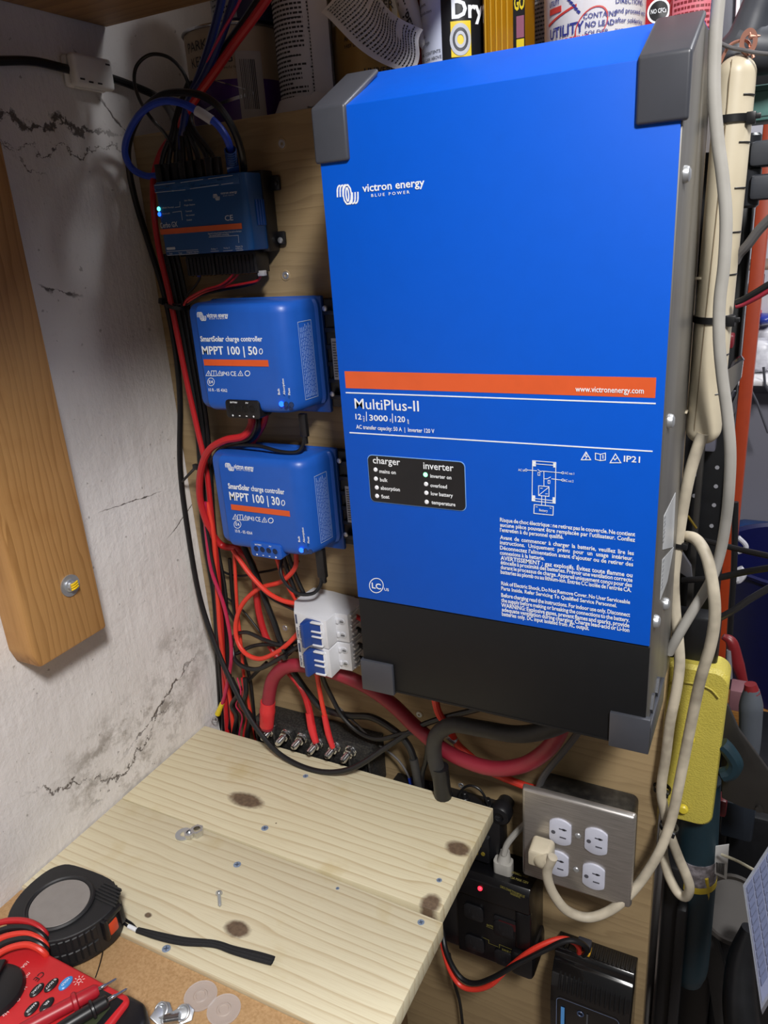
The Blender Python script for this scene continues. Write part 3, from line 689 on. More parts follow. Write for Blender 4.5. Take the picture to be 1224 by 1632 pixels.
    for k in range(4):
        cx = x0+(x1-x0)*(.19+.205*k); mb = MB(); mb.lathe([(.0046, .0001), (.0046, .0006), (.0036, .0008), (.0033, -.0), (0, -.0002)], front(cx, fy-.0022, (zb+zt)/2+.001) @ Matrix.Identity(4), 18)
        mb.mi = 1; mb.cyl(.0033, .0003, .0007, front(cx, fy-.0022, (zb+zt)/2+.001), 16)
        mb.build('wire_port', [termmat, termdark], tc)
    mb = MB()
    for k, s in enumerate('+--+'):
        cx = x0+(x1-x0)*(.19+.205*k); mb.line([(cx-.0011, zb+.0028), (cx+.0011, zb+.0028)], .0009, .0002, front(0, fy-.0023, 0))
        if s == '+': mb.line([(cx, zb+.0017), (cx, zb+.0039)], .0009, .0002, front(0, fy-.0023, 0))
    mb.text('BATTERY', front(x0+(x1-x0)*.16, fy-.0023, zt-.0036), h=.0018, width=(x1-x0)*.22, bold=.02); mb.text('PV', front(x0+(x1-x0)*.62, fy-.0023, zt-.0036), h=.0018, width=(x1-x0)*.08, bold=.02)
    mb.build('lettering', M_WHITE, tc, smooth=False)
    # warning panel printed on the sloping right side
    p0 = Vector((xr-.0021, -.0515, 0)); p1 = Vector((xr+.0015, -.022, 0)); ex = (p1-p0).normalized(); nn = Vector((ex.y, -ex.x, 0))
    m = Matrix((ex, Vector((0, 0, 1)), nn)).transposed().to_4x4(); L = (p1-p0).length; o = p0+nn*.0003; m.translation = o
    H0, H1 = z0+.012, z1-.022
    mb = MB(); wl = .0006
    mb.line([(0, H0), (L*.72, H0), (L*.72, H1), (0, H1), (0, H0)], wl, .0002, m)
    for k in range(7):
        xx = L*.72*(.13+.125*k); z = H0+.002
        while z < H1-.006:
            w = random.uniform(.002, .006); mb.line([(xx, z), (xx, min(z+w, H1-.002))], .00075, .0002, m); z += w+.0009
    mb.build('warning_print', pm('pale_print', 'a9bde0', .5), g, smooth=False)
    return g
Ti = lambda u, v: (u, v)
def T30(u, v):
    p = Y(u, v, -.07); q = Vector((-.2073+(p.x+.2164)*.953, p.y, p.z-.1675)); d = q-CAM; z = d.dot(_f)
    return (612+FPX*d.dot(_r)/z, 816-FPX*d.dot(_u)/z)
charger(.1605, .2755, -.2385, -.0995, 'upper blue solar charge controller marked 100 50 with black terminals', 'MPPT 100 | 50', 0, M_BLKP, pm('port_dark', '050506', .6), True, Ti, M_BLUEP)
charger(-.005, .1085, -.2370, -.0985, 'lower blue solar charge controller marked 100 30 with blue terminals', 'MPPT 100 | 30', 0, M_BLUEP, pm('port_navy', '0c1f45', .6), True, T30, M_BLUEP)
# ------------------------------------------------------------------ circuit breakers
M_BRK = pm('white_breaker_plastic', 'd6d7dc', .42, spot='c9cad0')
M_TOG = pm('navy_toggle', '1d3f86', .4)
def breaker(zt, label):
    g = thing('circuit_breaker', (-.11, -.035, zt-.0375), label, 'circuit breaker', 'twin pole circuit breakers')
    zb = zt-.0372
    prof = [(-.1525, -.0265), (-.1525, -.044), (-.1375, -.0682), (-.0882, -.0762), (-.0884, -.0553), (-.0725, -.0542), (-.0715, -.014), (-.078, -.0125), (-.120, -.0050), (-.150, -.0035)]
    mb = MB(); mb.prism(prof, zb, zt, None, .0009, 2)
    mb.box((-.118, -.0775, zb+.004), (-.0925, -.071, zt-.004), .001)
    for k in (0, 1):
        z = zb+.0095+.018*k; mb.box((-.1085, -.0800, z-.0068), (-.094, -.075, z-.0045), .0012); mb.box((-.1085, -.0800, z+.0045), (-.094, -.075, z+.0068), .0012)
        for s in (-1,): mb.cyl(.0042, 0, .0016, frame((-.080, -.0543, z), (0, -1, 0)), 18, .0006); mb.box((-.0876, -.0573, z-.003), (-.084, -.053, z+.003), .0006)
        mb.box((-.0722, -.050, z-.0075), (-.070, -.020, z-.0055)); mb.box((-.0722, -.050, z+.0055), (-.070, -.020, z+.0075)); mb.box((-.0722, -.048, z-.0012), (-.0695, -.038, z+.0012))
    mb.build('housing', M_BRK, g)
    mb = MB(); mb.prism([(-.1185, -.076), (-.1175, -.0872), (-.1125, -.0885), (-.110, -.0785), (-.096, -.0782), (-.096, -.072), (-.118, -.072)], zb+.003, zt-.003, None, .0008, 2)
    mb.build('toggle', M_TOG, g)
    for k in (0, 1):
        mb = MB(); z = zb+.0095+.018*k; mb.cyl(.0028, .0010, .0020, frame((-.080, -.0543, z), (0, -1, 0)), 16); mb.mi = 1
        mb.box((-.0822, -.0566, z-.0004), (-.0778, -.0562, z+.0004)); mb.build('terminal_screw', [M_STEEL, M_BLKP], g)
    mb = MB(); ex = Vector((.0493, -.008, 0)).normalized(); m = Matrix((ex, Vector((0, 0, 1)), Vector((ex.y, -ex.x, 0)))).transposed().to_4x4(); m.translation = Vector((-.1375, -.0682, 0))+m.col[2].xyz*.0002
    mb.prism([(.0016, zb+.022), (.0042, zb+.022), (.0042, zt-.003), (.0016, zt-.003)], 0, .0002, m)
    for k in range(8): mb.prism([(.0018, zb+.003+.0018*k), (.0018+.0006*(2+k % 3), zb+.003+.0018*k), (.0018+.0006*(2+k % 3), zb+.0040+.0018*k), (.0018, zb+.0040+.0018*k)], 0, .0002, m)
    for k in range(6): mb.prism([(.0066, zb+.004+.0028*k), (.0082, zb+.004+.0028*k), (.0082, zb+.0058+.0028*k), (.0066, zb+.0058+.0028*k)], 0, .0002, m)
    mb.build('print', pm('breaker_print', '3c4464', .5), g, smooth=False)
    # rounded rear latch
    return g
breaker(-.0785, 'upper white twin breaker with navy toggle, directly under the lower charge controller')
breaker(-.1170, 'lower white twin breaker with navy toggle, above the thick red cable')
mb = MB(); mb.box((-.127, -.0052, -.18), (-.092, -.0008, -.0825), .0006); tag(mb.build('mounting_rail', M_STEEL), 'metal mounting rail behind the two white breakers', 'rail')

# ------------------------------------------------------------------ fuse block with six studs, and second bus behind the boards
M_STUD = pm('bright_stud', 'd5d6d8', .18, 1.0)
bus = thing('bus_bar', (-.16, -.02, -.34), 'black six stud bus bar behind the pine board', 'bus bar')
mb = MB(); mb.box((-.249, -.034, -.345), (-.067, -.001, -.2765), .002)
for k in range(7): mb.box((-.2455+.0292*k, -.042, -.335), (-.2425+.0292*k, -.033, -.283), .0008)
mb.build('base', pm('dusty_black_plastic', '141416', .6, spot='6a665e', sscale=420, samt=.25), bus)
STUDS = []
for (px, py) in ((430, 1166), (453, 1174), (478, 1180), (503, 1188), (531, 1194), (556, 1201)):
    q = Y(px, py, -.040); STUDS.append(q)
    mb = MB(); m = frame((q.x, -.033, q.z), (0, -1, 0))
    mb.cyl(.0085, 0, .003, m, 20, .0006)
    mb.prism([(.0072*math.cos(i*math.pi/3), .0072*math.sin(i*math.pi/3)) for i in range(6)], .003, .0095, m, .0006)
    mb.lathe([(.0044, .0095)]+[(.0044 if i % 2 else .0038, .0095+.0011*i) for i in range(1, 13)]+[(.003, .0245), (0, .0248)], m, 16)
    mb.build('stud', M_STUD, bus)
bus2 = thing('bus_bar', (.02, -.02, -.37), 'black low bus bar peeking out behind the right end of the pine board', 'bus bar')
mb = MB(); mb.box((-.05, -.030, -.40), (.100, -.001, -.333), .002); mb.build('base', M_BLKP, bus2)
for x in (-.015, .005, .028, .05, .08):
    mb = MB(); m = frame((x, -.016, -.333), (0, 0, 1)); mb.cyl(.006, 0, .004, m, 16, .0006); mb.cyl(.0036, .004, .011, m, 14, .0004); mb.build('stud', M_BLKP, bus2)
q = Y(795, 1302, -.03); mb = MB(); m = frame((q.x, -.001, q.z), (0, -1, 0)); mb.lathe([(0, 0), (.010, 0), (.010, .012), (.0135, .014), (.0135, .026), (.0115, .029), (.006, .030), (.005, .027), (0, .027)], m, 30)
tag(mb.build('rotary_knob', M_BLKP), 'round black knob on the plywood at the rear board corner', 'knob')

# ------------------------------------------------------------------ outlet plate
out = thing('outlet', (.197, -.03, -.385), 'brushed steel double outlet plate with four white sockets and one plug', 'outlet')
PY = -.055
mb = MB(); mb.prism(rrect(.146, -.381, .2535, -.272, .008), 0, .046, front(0, -.001, 0), .002, 2); mb.build('back_box', pm('grimy_black_box', '1f1f20', .35, spot='58564f', sscale=90, samt=.35), out)
t = NT('brushed_steel'); p = t.pos(); b_ = t.noise(t.mapv(p, (40, 40, 1500)), 1.0, 3)
M_BRUSH = t.out(t.ramp(b_, [(.3, 'a5a09c'), (.7, 'c6c2be')]), .38, .85, b_, .12, .0003)
mb = MB(); mb.prism([(.1345, -.384), (.2595, -.384), (.2595, -.2555), (.1345, -.2555)], 0, .009, front(0, PY+.008, 0), .0032, 3, taper=.968); wp = mb.build('wall_plate', M_BRUSH, out)
M_SOCK = pm('white_socket', 'c3c5d4', .3)
for (cx, cy) in ((893, 1326), (950, 1341), (889, 1376), (946, 1397)):
    q = Y(cx, cy, PY-.002); a = .0168
    pts = []
    for i in range(32):
        an = 2*math.pi*i/32; x_, z_ = a*math.cos(an)*1.04, a*math.sin(an)
        pts.append((max(-.0148, min(.0148, x_)) if False else x_, max(-.0122, min(.0122, z_))))
    m = front(q.x, PY, q.z) @ Matrix.Rotation(math.pi/2, 4, 'Z')
    mb = MB(); mb.prism(pts, 0, .0034, m, .0006, 2); mb.mi = 1
    m2 = front(q.x, PY-.0036, q.z)
    mb.box((.0028, .0042, -.0002), (.0058, .0068, .0002), m=m2); mb.box((-.0012, .0050, -.0002), (.0072, .0062, .0002), m=m2); mb.box((-.0002, -.0065, -.0002), (.0068, -.0050, .0002), m=m2)
    mb.cyl(.0024, -.0002, .0002, m2 @ Matrix.Translation((-.0075, -.0012, 0)), 14)
    mb.build('socket', [M_SOCK, pm('socket_slot', '4c4c55', .7)], wp)
for px, py in ((921, 1332), (918, 1386)):
    q = Y(px, py, PY-.001); mb = MB(); screwhead(mb, q, (0, -1, 0), .0034, .0016); mb.build('screw', M_STEEL, wp)

# ------------------------------------------------------------------ black power unit with sockets
M_YPRINT = pm('yellow_print', '837a3a', .5)
pdu = thing('power_distribution_unit', (.10, -.03, -.55), 'black wall mounted power unit with a red light and yellow print', 'power unit')
mb = MB(); mb.prism([(0, -.412), (-.026, -.412), (-.055, -.402), (-.0605, -.410), (-.0605, -.437), (-.055, -.441), (-.055, -.541), (-.052, -.545), (0, -.545)][::-1], .050, .1455, SIDE, .0016, 2)
mb.box((.0, -.050, -.545), (.052, -.001, -.405), .004)
mb.box((.127, -.0585, -.50), (.1465, -.050, -.44), .003); mb.box((.120, -.060, -.545), (.150, -.004, -.505), .006)
mb.build('housing', pm('gloss_black_plastic', '0d0d10', .28), pdu)
def slanted(u, v): return Y(u, v, -.045)
mb = MB(); a, b_ = Y(637, 0, 0), 0
A, B = Y(806, 1478, -.0565), Y(829, 1494, -.0565)
mb.prism(rrect(A.x-.016, B.z+.004, B.x+.006, A.z+.013, .003), 0, .0016, front(0, -.0548, 0), .0006, 2); mb.mi = 1
mb.prism(rrect(A.x-.009, B.z+.0065, B.x+.001, A.z+.0085, .001), 0, .0022, front(0, -.0548, 0))
mb.build('meter_window', [M_BLKP, pm('dark_red_display', '3c0c12', .2)], pdu)
q = Y(768, 1413, -.0515); mb = MB(); mb.sphere((.0845, -.0608, -.4195), .0030, sub=2); mb.build('led', M_LEDR, pdu)
for cx, cz in ((.073, -.468), (.112, -.478), (.073, -.520), (.112, -.527)):
    mb = MB(); mb.prism(rrect(cx-.013, cz-.012, cx+.013, cz+.012, .006), 0, .0024, front(0, -.055, 0), .0006, 2); mb.mi = 1
    for dx in (-.005, .005): mb.box((cx+dx-.0008, -.0577, cz-.001), (cx+dx+.0008, -.0573, cz+.006))
    mb.cyl(.0022, 0, .0003, front(cx, -.0574, cz-.006), 12)
    mb.build('socket', [M_BLKP, pm('socket_shadow', '1c1c1f', .4)], pdu)
mb = MB(); yy = -.0607
ptext(mb, yy, (797, 1414), (836, 1431), 4, 'CHECK CONNECTIONS BEFORE USE'); ptext(mb, yy, (813, 1425), (829, 1431.5), 3.6, 'WARNING')
yy = -.0552
for pts in (((775, 1476), (812, 1491), (812, 1485)), ((770, 1494), (779, 1498), (779, 1503), (794, 1509)), ((796, 1511), (796, 1505), (825, 1517), (825, 1523))): pline(mb, yy, pts, .7)
ptext(mb, yy, (776, 1475), (806, 1487), 3, 'BATTERY BACKUP'); ptext(mb, yy, (800, 1514), (822, 1522), 3, 'SURGE ONLY')
mm = Matrix((Vector((1, 0, 0)), Vector((0, .0279, .0096)).normalized(), Vector((0, -.0096*1, .0279)).normalized())).transposed().to_4x4(); mm.translation = Vector((.118, -.046, -.4043))
mb.text('15A MAX 120V', mm, h=.003, width=.022); mm2 = mm.copy(); mm2.translation += Vector((-.002, .006, .0024)); mb.text('GROUNDED INLET', mm2, h=.0026, width=.022)
mb.build('lettering', M_YPRINT, pdu, smooth=False)
# small rear module with yellow port left of it
mb = MB(); mb.box((.050, -.036, -.405), (.088, -.001, -.365), .003); mb.mi = 1
mb.ring(.004, .0012, front(.068, -.0368, -.378), 18, 6)
for dx, dz in ((.076, -.378), (.071, -.392), (.080, -.390)): mb.cyl(.0026, 0, .001, front(dx, -.036, dz), 12)
tag(mb.build('terminal_module', [M_BLKP, pm('dull_brass', '8c7a2c', .4, .3)]), 'small black module with a brass ringed port above the power unit', 'module')

# ------------------------------------------------------------------ battery charger at the bottom
chg = thing('battery_charger', (.215, -.02, -.66), 'glossy black ribbed battery charger with yellow plug at the bottom edge', 'charger')
M_GLOSS = pm('gloss_black', '0c0c0e', .22, coat=.4)
mb = MB()
prof = [(0, -.66), (-.044, -.66), (-.047, -.58), (-.046, -.555), (-.041, -.538), (-.032, -.527), (-.028, -.5245), (-.028, -.517), (-.024, -.513), (0, -.513)]
mb.prism(prof[::-1], .168, .2635, SIDE, .0012, 2)
mb.build('housing', M_GLOSS, chg)
mb = MB()
for k in range(16):
    x = .172+.0056*k
    if k: mb.prism([(-.0485, -.557), (-.0425, -.5385), (-.032, -.529), (-.030, -.5335), (-.039, -.543), (-.0445, -.558)][::-1], x, x+.0026, SIDE, .0005, 1)
for k in range(10):
    x = .2100+.0052*k; mb.box((x, -.0245, -.5155), (x+.0026, -.003, -.5105), .0005)
for k in range(3):
    x = .170+.0052*k; mb.box((x, -.0245, -.5155), (x+.0026, -.003, -.5105), .0005)
mb.build('cooling_ribs', M_GLOSS, chg)
yy = -.0476
mb = MB(); m = front(0, yy, 0); A = rrect(.1765, -.70, .252, -.5685, .006); A = [p for p in A]
for p_, q_ in zip(A, A[1:]+A[:1]):
    if min(p_[1], q_[1]) > -.655 or True: mb.line([(p_[0], max(p_[1], -.657)), (q_[0], max(q_[1], -.657))], .0007, .0003, m)
mb.build('outline_print', pm('steel_blue_print', '6f7fa0', .4), chg, smooth=False)
mb = MB(); mb.box((.182, yy-.0002, -.62), (.1865, yy, -.583)); mb.build('side_print', pm('blue_print', '5aa0e6', .4), chg)
mb = MB(); mb.ring(.0036, .0009, front(.206, yy, -.583), 20, 6); mb.mi = 1; mb.box((.2135, yy-.0002, -.605), (.2155, yy, -.579)); mb.build('button', [pm('slate_print', '3d4a66', .4), M_GREYP], chg)
mb = MB(); mb.box((.1935, -.0235, -.5140), (.2105, -.0115, -.5075), .001); mb.build('socket', pm('yellow_connector', 'd3a22c', .35), chg)
# ------------------------------------------------------------------ cables
M_CBLK = pm('black_cable_jacket', '131315', .38, spot='1d1d20')
M_CBLK2 = pm('matte_black_jacket', '2b2a2a', .6, spot='3a3937', sscale=120)
M_CRED = pm('red_cable_jacket', 'b51f24', .42, spot='a01b20')
M_CORG = pm('orange_red_jacket', 'd8392a', .42, spot='c43024')
M_CDRED = pm('dark_red_jacket', '8e2233', .5, spot='7d1d2c')
M_CPINK = pm('crimson_wire_jacket', 'b02048', .4)
M_SHRINK = pm('red_heat_shrink', 'cf2f33', .4)
M_CBLUE = pm('blue_cable_jacket', '1c3fb0', .4, spot='17349a')
M_CNAVY = pm('navy_cable_jacket', '17245e', .35)
M_CGREY = pm('grey_cord_jacket', 'a6a39d', .55, spot='8b8880', sscale=30)
M_CCREAM = pm('grubby_cream_jacket', 'c2b8a4', .55, spot='7d7466', sscale=26, samt=.75)
M_CGRW = pm('grey_wire_jacket', '5d5b5c', .5)
def VP(p):
    if isinstance(p, Vector): return p
    return Y(*p)
def cable(name, label, pts, r, mat, group=None, cat='cable', extra=None, n=10, step=6):
    P = [VP(p) for p in pts]
    if extra is None:
        mb = MB(); mb.tube(P, r, n, step=step); return tag(mb.build(name, mat), label, cat, group)
    g = thing(name, P[0], label, cat, group); mb = MB(); mb.tube(P, r, n, step=step); mb.build('jacket', mat, g); extra(g, P)
    return g
# --- upper left
FX = -.3245
cable('power_lead', 'thick black lead through the white clip on the masonry wall at top left', [X(-60, 100, FX), X(0, 97, FX), X(55, 98, FX), X(108, 110, FX), X(145, 118, FX), X(175, 124, FX), X(215, 138, FX), X(250, 154, FX+.008), (268, 172, .01), (280, 200, -.02), (288, 250, -.02), (290, 285, -.022)], .0042, M_CBLK)
core = thing('ferrite_core', X(138, 118, XL+.01), 'white clip on ferrite core around the black lead at top left', 'ferrite core')
c = X(139, 117, FX); ax = (X(170, 122, FX)-X(108, 110, FX)).normalized(); up = Vector((1, 0, 0)); sd = ax.cross(up).normalized()
m = Matrix((ax, sd, up)).transposed().to_4x4(); m.translation = c
mb = MB(); mb.box((-.0265, -.0150, -.0085), (.0265, .0150, -.0002), .004, 3, m); mb.box((-.0265, -.0150, .0002), (.0265, .0150, .0115), .004, 3, m); mb.box((-.018, -.0158, -.003), (.018, .0158, .003), .001, 2, m)
mb.build('shell', pm('white_ferrite_plastic', 'e0dedc', .45, spot='cfcdca'), core)
mb = MB()
for dx, dy in ((-.019, .009), (.019, -.009), (-.008, .0105), (.004, .0105)): mb.box((dx-.003, dy-.0008, .0112), (dx+.003, dy+.0008, .0118), m=m @ Matrix.Translation((0, 0, 0)))
mb.build('clip_slots', pm('slot_shadow', '3a3a3d', .6), core)
cable('antenna_lead', 'thin black lead looping above the blue network loop', [(278, 240, -.03), (262, 212, -.05), (240, 187, -.06), (222, 158, -.05), (214, 128, -.04), (219, 103, -.035), (240, 87, -.03), (268, 91, -.025), (290, 112, -.02), (302, 140, -.016), (300, 160, -.012), (292, 185, -.012)], .0018, M_CBLK)
cable('long_black_lead', 'long black lead from the hub down the left wall and across the pine board', [(388, 285, -.02), (388, 262, -.035), (378, 220, -.05), (355, 178, -.06), (328, 155, -.06), (292, 147, -.055), (255, 153, -.05), (224, 182, -.04), (206, 225, -.03), (205, 265, -.02), (216, 320, -.012), (236, 385, -.012), (262, 470, -.012), (280, 560, -.014), (287, 640, -.014), (287, 740, -.016), (297, 830, -.02), (318, 950, -.028), (348, 1040, -.04), (385, 1120, -.055), (412, 1165, -.064), (450, 1205, -.07), (505, 1229, -.072), (560, 1225, -.066), (620, 1188, -.045), (668, 1158, -.03), (710, 1143, -.025), (765, 1129, -.02), (800, 1112, -.02)], .0036, M_CBLK, step=8)
def eth(g, P):
    q = Y(367, 238, -.055); q2 = Y(372, 272, -.036); mb = MB(); ax = (q2-q).normalized(); m = frame(q, ax)
    for k in range(6): mb.lathe([(.0052, .003*k), (.0062, .003*k+.0008), (.0052, .003*k+.0018), (.0050, .003*k+.003)], m, 16)
    mb.box((-.0062, -.0058, .0175), (.0062, .0058, .036), .001, 2, m); mb.build('plug', pm('clear_blue_plug', '20407c', .15), g)
    a, b_ = Y(313, 176, -.0713), Y(338, 192, -.0671); mb = MB(); mb.tube([a, (a+b_)/2+Vector((0, -.0004, .0004)), b_], .0046, 14); mb.build('label_sleeve', pm('white_sleeve', 'a7a6ac', .5), g)
cable('network_cable', 'blue network cable curled in a loop above the hub, with a white sleeve', [(374, 278, -.036), (370, 250, -.045), (362, 222, -.06), (345, 197, -.066), (320, 180, -.070), (288, 164, -.07), (255, 162, -.066), (225, 180, -.06), (205, 212, -.05), (199, 243, -.04), (210, 268, -.03), (232, 280, -.024), (252, 279, -.02), (268, 268, -.018)], .0036, M_CBLUE, extra=eth)
for k, (x0, tx) in enumerate(((255, 279), (267, 281), (280, 284), (293, 288), (306, 292), (320, 296), (336, 300), (348, 303))):
    yy = -.034+.003*(k % 3)
    cable('hub_lead', 'thin black lead rising from the top of the dark blue hub into the trunk', [(x0+2, 300, yy), (x0, 278, yy), (x0+(tx-x0)*.25, 245, yy+.004), (x0+(tx-x0)*.75, 215, -.026), (tx, 190, -.022), (tx+8, 165, -.018), (tx+22+k, 130, -.014)], .0027, M_CBLK, 'black hub leads')
    q = Y(x0+1, 284, yy); mb = MB()
    mb.box((q.x-.0042, q.y-.003, .4006), (q.x+.0042, q.y+.003, .4190), .0008)
    tag(mb.build('plug', M_BLKP), 'black plug standing in the top edge of the dark blue hub', 'plug', 'hub plugs')
for x0, x1, r, mt, s, dy in ((308, 352, .0042, M_CNAVY, 'navy blue cable rising past the purple paint can, outermost left of the trunk', 0), (316, 372, .0042, M_CNAVY, 'navy blue cable of the rising trunk, nearest the thin red wire', -.006)):
    cable('trunk_cable', s, [(286, 240, -.02), (292, 205, -.02+dy), (300, 165, -.018+dy), (x0+8, 125, -.014+dy), ((x0+x1)/2+6, 65, -.012+dy), (x1+2, -5, -.01+dy), (x1+12, -60, -.01)], r, mt)
cable('trunk_wire', 'thin crimson wire beside the navy cables in the rising trunk', [(330, 100, -.022), (352, 55, -.022), (378, 10, -.022), (395, -30, -.022)], .0014, M_CPINK, cat='wire')
cable('trunk_cable', 'red cable of the rising trunk crossing the purple paint can', [(283, 225, -.02), (294, 186, -.024), (312, 156, -.022), (340, 118, -.02), (375, 68, -.018), (405, 28, -.016), (438, -20, -.014), (470, -70, -.014)], .0043, M_CRED)
cable('trunk_cable', 'black cable directly above the red one in the rising trunk', [(283, 215, -.012), (300, 160, -.012), (330, 118, -.01), (362, 72, -.008), (392, 30, -.006), (425, -20, -.004)], .004, M_CBLK)
# --- left bundle going down
cable('red_lead', 'red lead running down the left edge of the plywood beside the hub', [(276, 215, -.010), (258, 240, -.010), (246, 275, -.018), (244, 320, -.03), (252, 390, -.03), (270, 470, -.032), (283, 535, -.032), (298, 610, -.03), (316, 690, -.028), (329, 750, -.028), (338, 830, -.026), (346, 900, -.024), (352, 980, -.022), (356, 1060, -.022), (360, 1130, -.022), (364, 1200, -.024)], .0034, M_CRED, step=8)
for k in range(6):
    o = k-2.5; yy = -.014-.005*(k % 2)
    cable('bundle_wire', 'black wire in the bundle along the left edge of the plywood', [(262+4*k, 405, yy), (270+4*k, 440, yy), (282+4*k, 500, yy), (297+3.5*k, 580, yy), (312+3.5*k, 670, yy), (319+3.5*k, 760, yy), (333+4*o, 850, yy), (346+4*o+4, 950, yy), (354+3.5*o, 1050, yy), (362+5*o, 1120, yy), (366+6*o, 1195, yy)], .0024, M_CBLK, 'black bundle wires', cat='wire', step=5)
# cable ties
def tie(name, label, c, ax, R, ry=1.0, head=None, w=.0042, tail=None, rx=1.0):
    mb = MB(); m = frame(c, ax)
    mb.lathe([(R-.0006, -w/2), (R+.0006, -w/2), (R+.0006, w/2), (R-.0006, w/2), (R-.0006, -w/2)], m, 28, rx, ry)
    h = m.inverted() @ (Vector(head) if head is not None else Vector(c)+Vector((0, -R, 0)))
    mb.box((h.x-.0028, h.y-.0034, -w*.75), (h.x+.0028, h.y+.0034, w*.75), .0006, 2, m)
    if tail is not None: mb.tube([Vector(head), Vector(tail)], .0011, 6, smooth=False)
    return tag(mb.build(name, M_CBLK), label, 'cable tie')
q = Y(283, 487, -.024)
tie('cable_tie', 'black tie around the left cable bundle above the upper charge controller', q, (.25, 0, 1), .0125, head=Y(258, 485, -.024), tail=Y(290, 485, -.040), rx=1.1)
mb = MB(); mb.tube([Y(290, 768, -.018), Y(305, 752, -.024), Y(314, 744, -.034), Y(326, 744, -.036)], .0017, 6); q = Y(313, 744, -.036); mb.box((q.x-.004, q.y-.003, q.z-.0035), (q.x+.004, q.y+.003, q.z+.0035), .0008)
tag(mb.build('cable_tie', M_CBLK), 'black tie holding the thick red cable beside the lower charge controller', 'cable tie')
# hub terminal wires
cable('signal_wire', 'black wire with blue ferrule leaving the hub terminals', [(317, 428, -.03), (318, 443, -.03), (311, 456, -.03), (300, 468, -.03), (296, 482, -.028)], .0013, M_CBLK, cat='wire', extra=lambda g, P: MB().tube([Y(316, 428, -.0302), Y(317.5, 441, -.0302)], .0022, 8, smooth=False).build('ferrule', M_CBLUE, g))
for i, (a, s) in enumerate((([(374, 428, -.03), (369, 440, -.03), (352, 454, -.03), (326, 462, -.032), (300, 476, -.034), (293, 486, -.03)], 'upper thin red wire from the middle of the hub terminals'), ([(379, 428, -.026), (377, 440, -.026), (356, 456, -.026), (325, 466, -.03), (302, 479, -.032)], 'lower thin red wire from the middle of the hub terminals'), ([(416, 430, -.024), (412, 446, -.024), (390, 452, -.024), (350, 459, -.024), (318, 468, -.026), (298, 482, -.028)], 'thin red wire from the white plug at the right end of the hub terminals'))):
    cable('signal_wire', s, a, .0014, M_CRED, cat='wire')
cable('signal_wire', 'thin black wire from the right end of the hub terminals', [(413, 430, -.02), (409, 448, -.018), (388, 456, -.018), (350, 463, -.02), (318, 473, -.022), (296, 487, -.024)], .0014, M_CBLK, cat='wire')
q = Y(417, 429, -.028); mb = MB(); mb.box((q.x-.004, q.y-.003, .2995), (q.x+.004, q.y+.003, .305), .0006); tag(mb.build('wire_plug', pm('white_wire_plug', 'b0aeb0', .5)), 'tiny white plug under the right end of the hub terminals', 'plug')
# --- charge controller wiring
cable('battery_lead', 'thick red lead from the upper charge controller curving left to the bus bar', [(399, 655, -.045), (401, 675, -.045), (388, 695, -.05), (358, 702, -.052), (333, 718, -.05), (320, 752, -.046), (319, 795, -.04), (332, 838, -.034), (352, 868, -.02), (380, 876, -.02), (402, 900, -.02), (408, 938, -.018), (413, 978, -.018), (426, 1020, -.02), (450, 1058, -.024), (480, 1096, -.03), (493, 1132, -.034), (499, 1168, -.040), (504, 1184, -.043)], .0044, M_CRED, step=8,
      extra=lambda g, P: MB().tube([Y(493, 1136, -.0345), Y(497, 1160, -.0385), Y(503, 1182, -.043)], [.0052, .0056, .0044], 12, step=4).build('heat_shrink', M_SHRINK, g))
cable('battery_lead', 'black lead leaving the upper charge controller beside the thick red lead', [(411, 655, -.036), (412, 680, -.036), (400, 700, -.03), (372, 708, -.02), (345, 725, -.016), (330, 780, -.015)], .0038, M_CBLK)
cable('panel_lead', 'short red lead under the right side of the upper charge controller', [(425, 655, -.04), (420, 676, -.034), (406, 700, -.024), (392, 722, -.018)], .0034, M_CRED)
def plug50(g, P):
    q = Y(484, 676, -.04); mb = MB(); mb.box((q.x-.0045, q.y-.003, q.z-.014), (q.x+.0045, q.y+.003, q.z+.012), .001); mb.cyl(.003, -.022, -.013, Matrix.Translation(q), 12); mb.build('plug', M_BLKP, g)
cable('data_cable', 'thin black data cable plugged in under the upper charge controller', [(484, 690, -.04), (484, 706, -.042), (474, 720, -.046), (448, 720, -.05), (412, 711, -.05), (372, 711, -.045), (345, 722, -.035), (330, 750, -.02)], .0022, M_CBLK, extra=plug50)
def plug30(g, P):
    q = Y(513, 904, -.04); mb = MB(); mb.box((q.x-.0055, q.y-.0035, q.z-.013), (q.x+.0055, q.y+.0035, q.z+.024), .001); mb.box((q.x-.004, q.y-.0025, q.z-.020), (q.x+.004, q.y+.0025, q.z-.012), .001); mb.build('plug', M_BLKP, g)
cable('data_cable', 'thin black data cable looping under the lower charge controller over the breaker', [(513, 918, -.04), (510, 934, -.044), (498, 946, -.05), (475, 946, -.056), (456, 931, -.056), (447, 911, -.05), (450, 888, -.04), (456, 870, -.03)], .0022, M_CBLK, extra=plug30)
cable('loop_wire', 'orange red wire curving left from the lower charge controller and back to the lower breaker', [(472, 880, -.035), (470, 905, -.036), (448, 927, -.034), (413, 938, -.032), (387, 962, -.034), (376, 992, -.036), (378, 1020, -.04), (391, 1041, -.044), (414, 1050, -.046), (440, 1040, -.046), (459, 1026, -.046), (476, 1008, -.042)], .003, M_CORG)
cable('loop_wire', 'orange red wire from the lower charge controller sweeping to the upper breaker', [(371, 876, -.04), (396, 912, -.04), (424, 942, -.042), (450, 957, -.044), (476, 962, -.042)], .003, M_CORG)
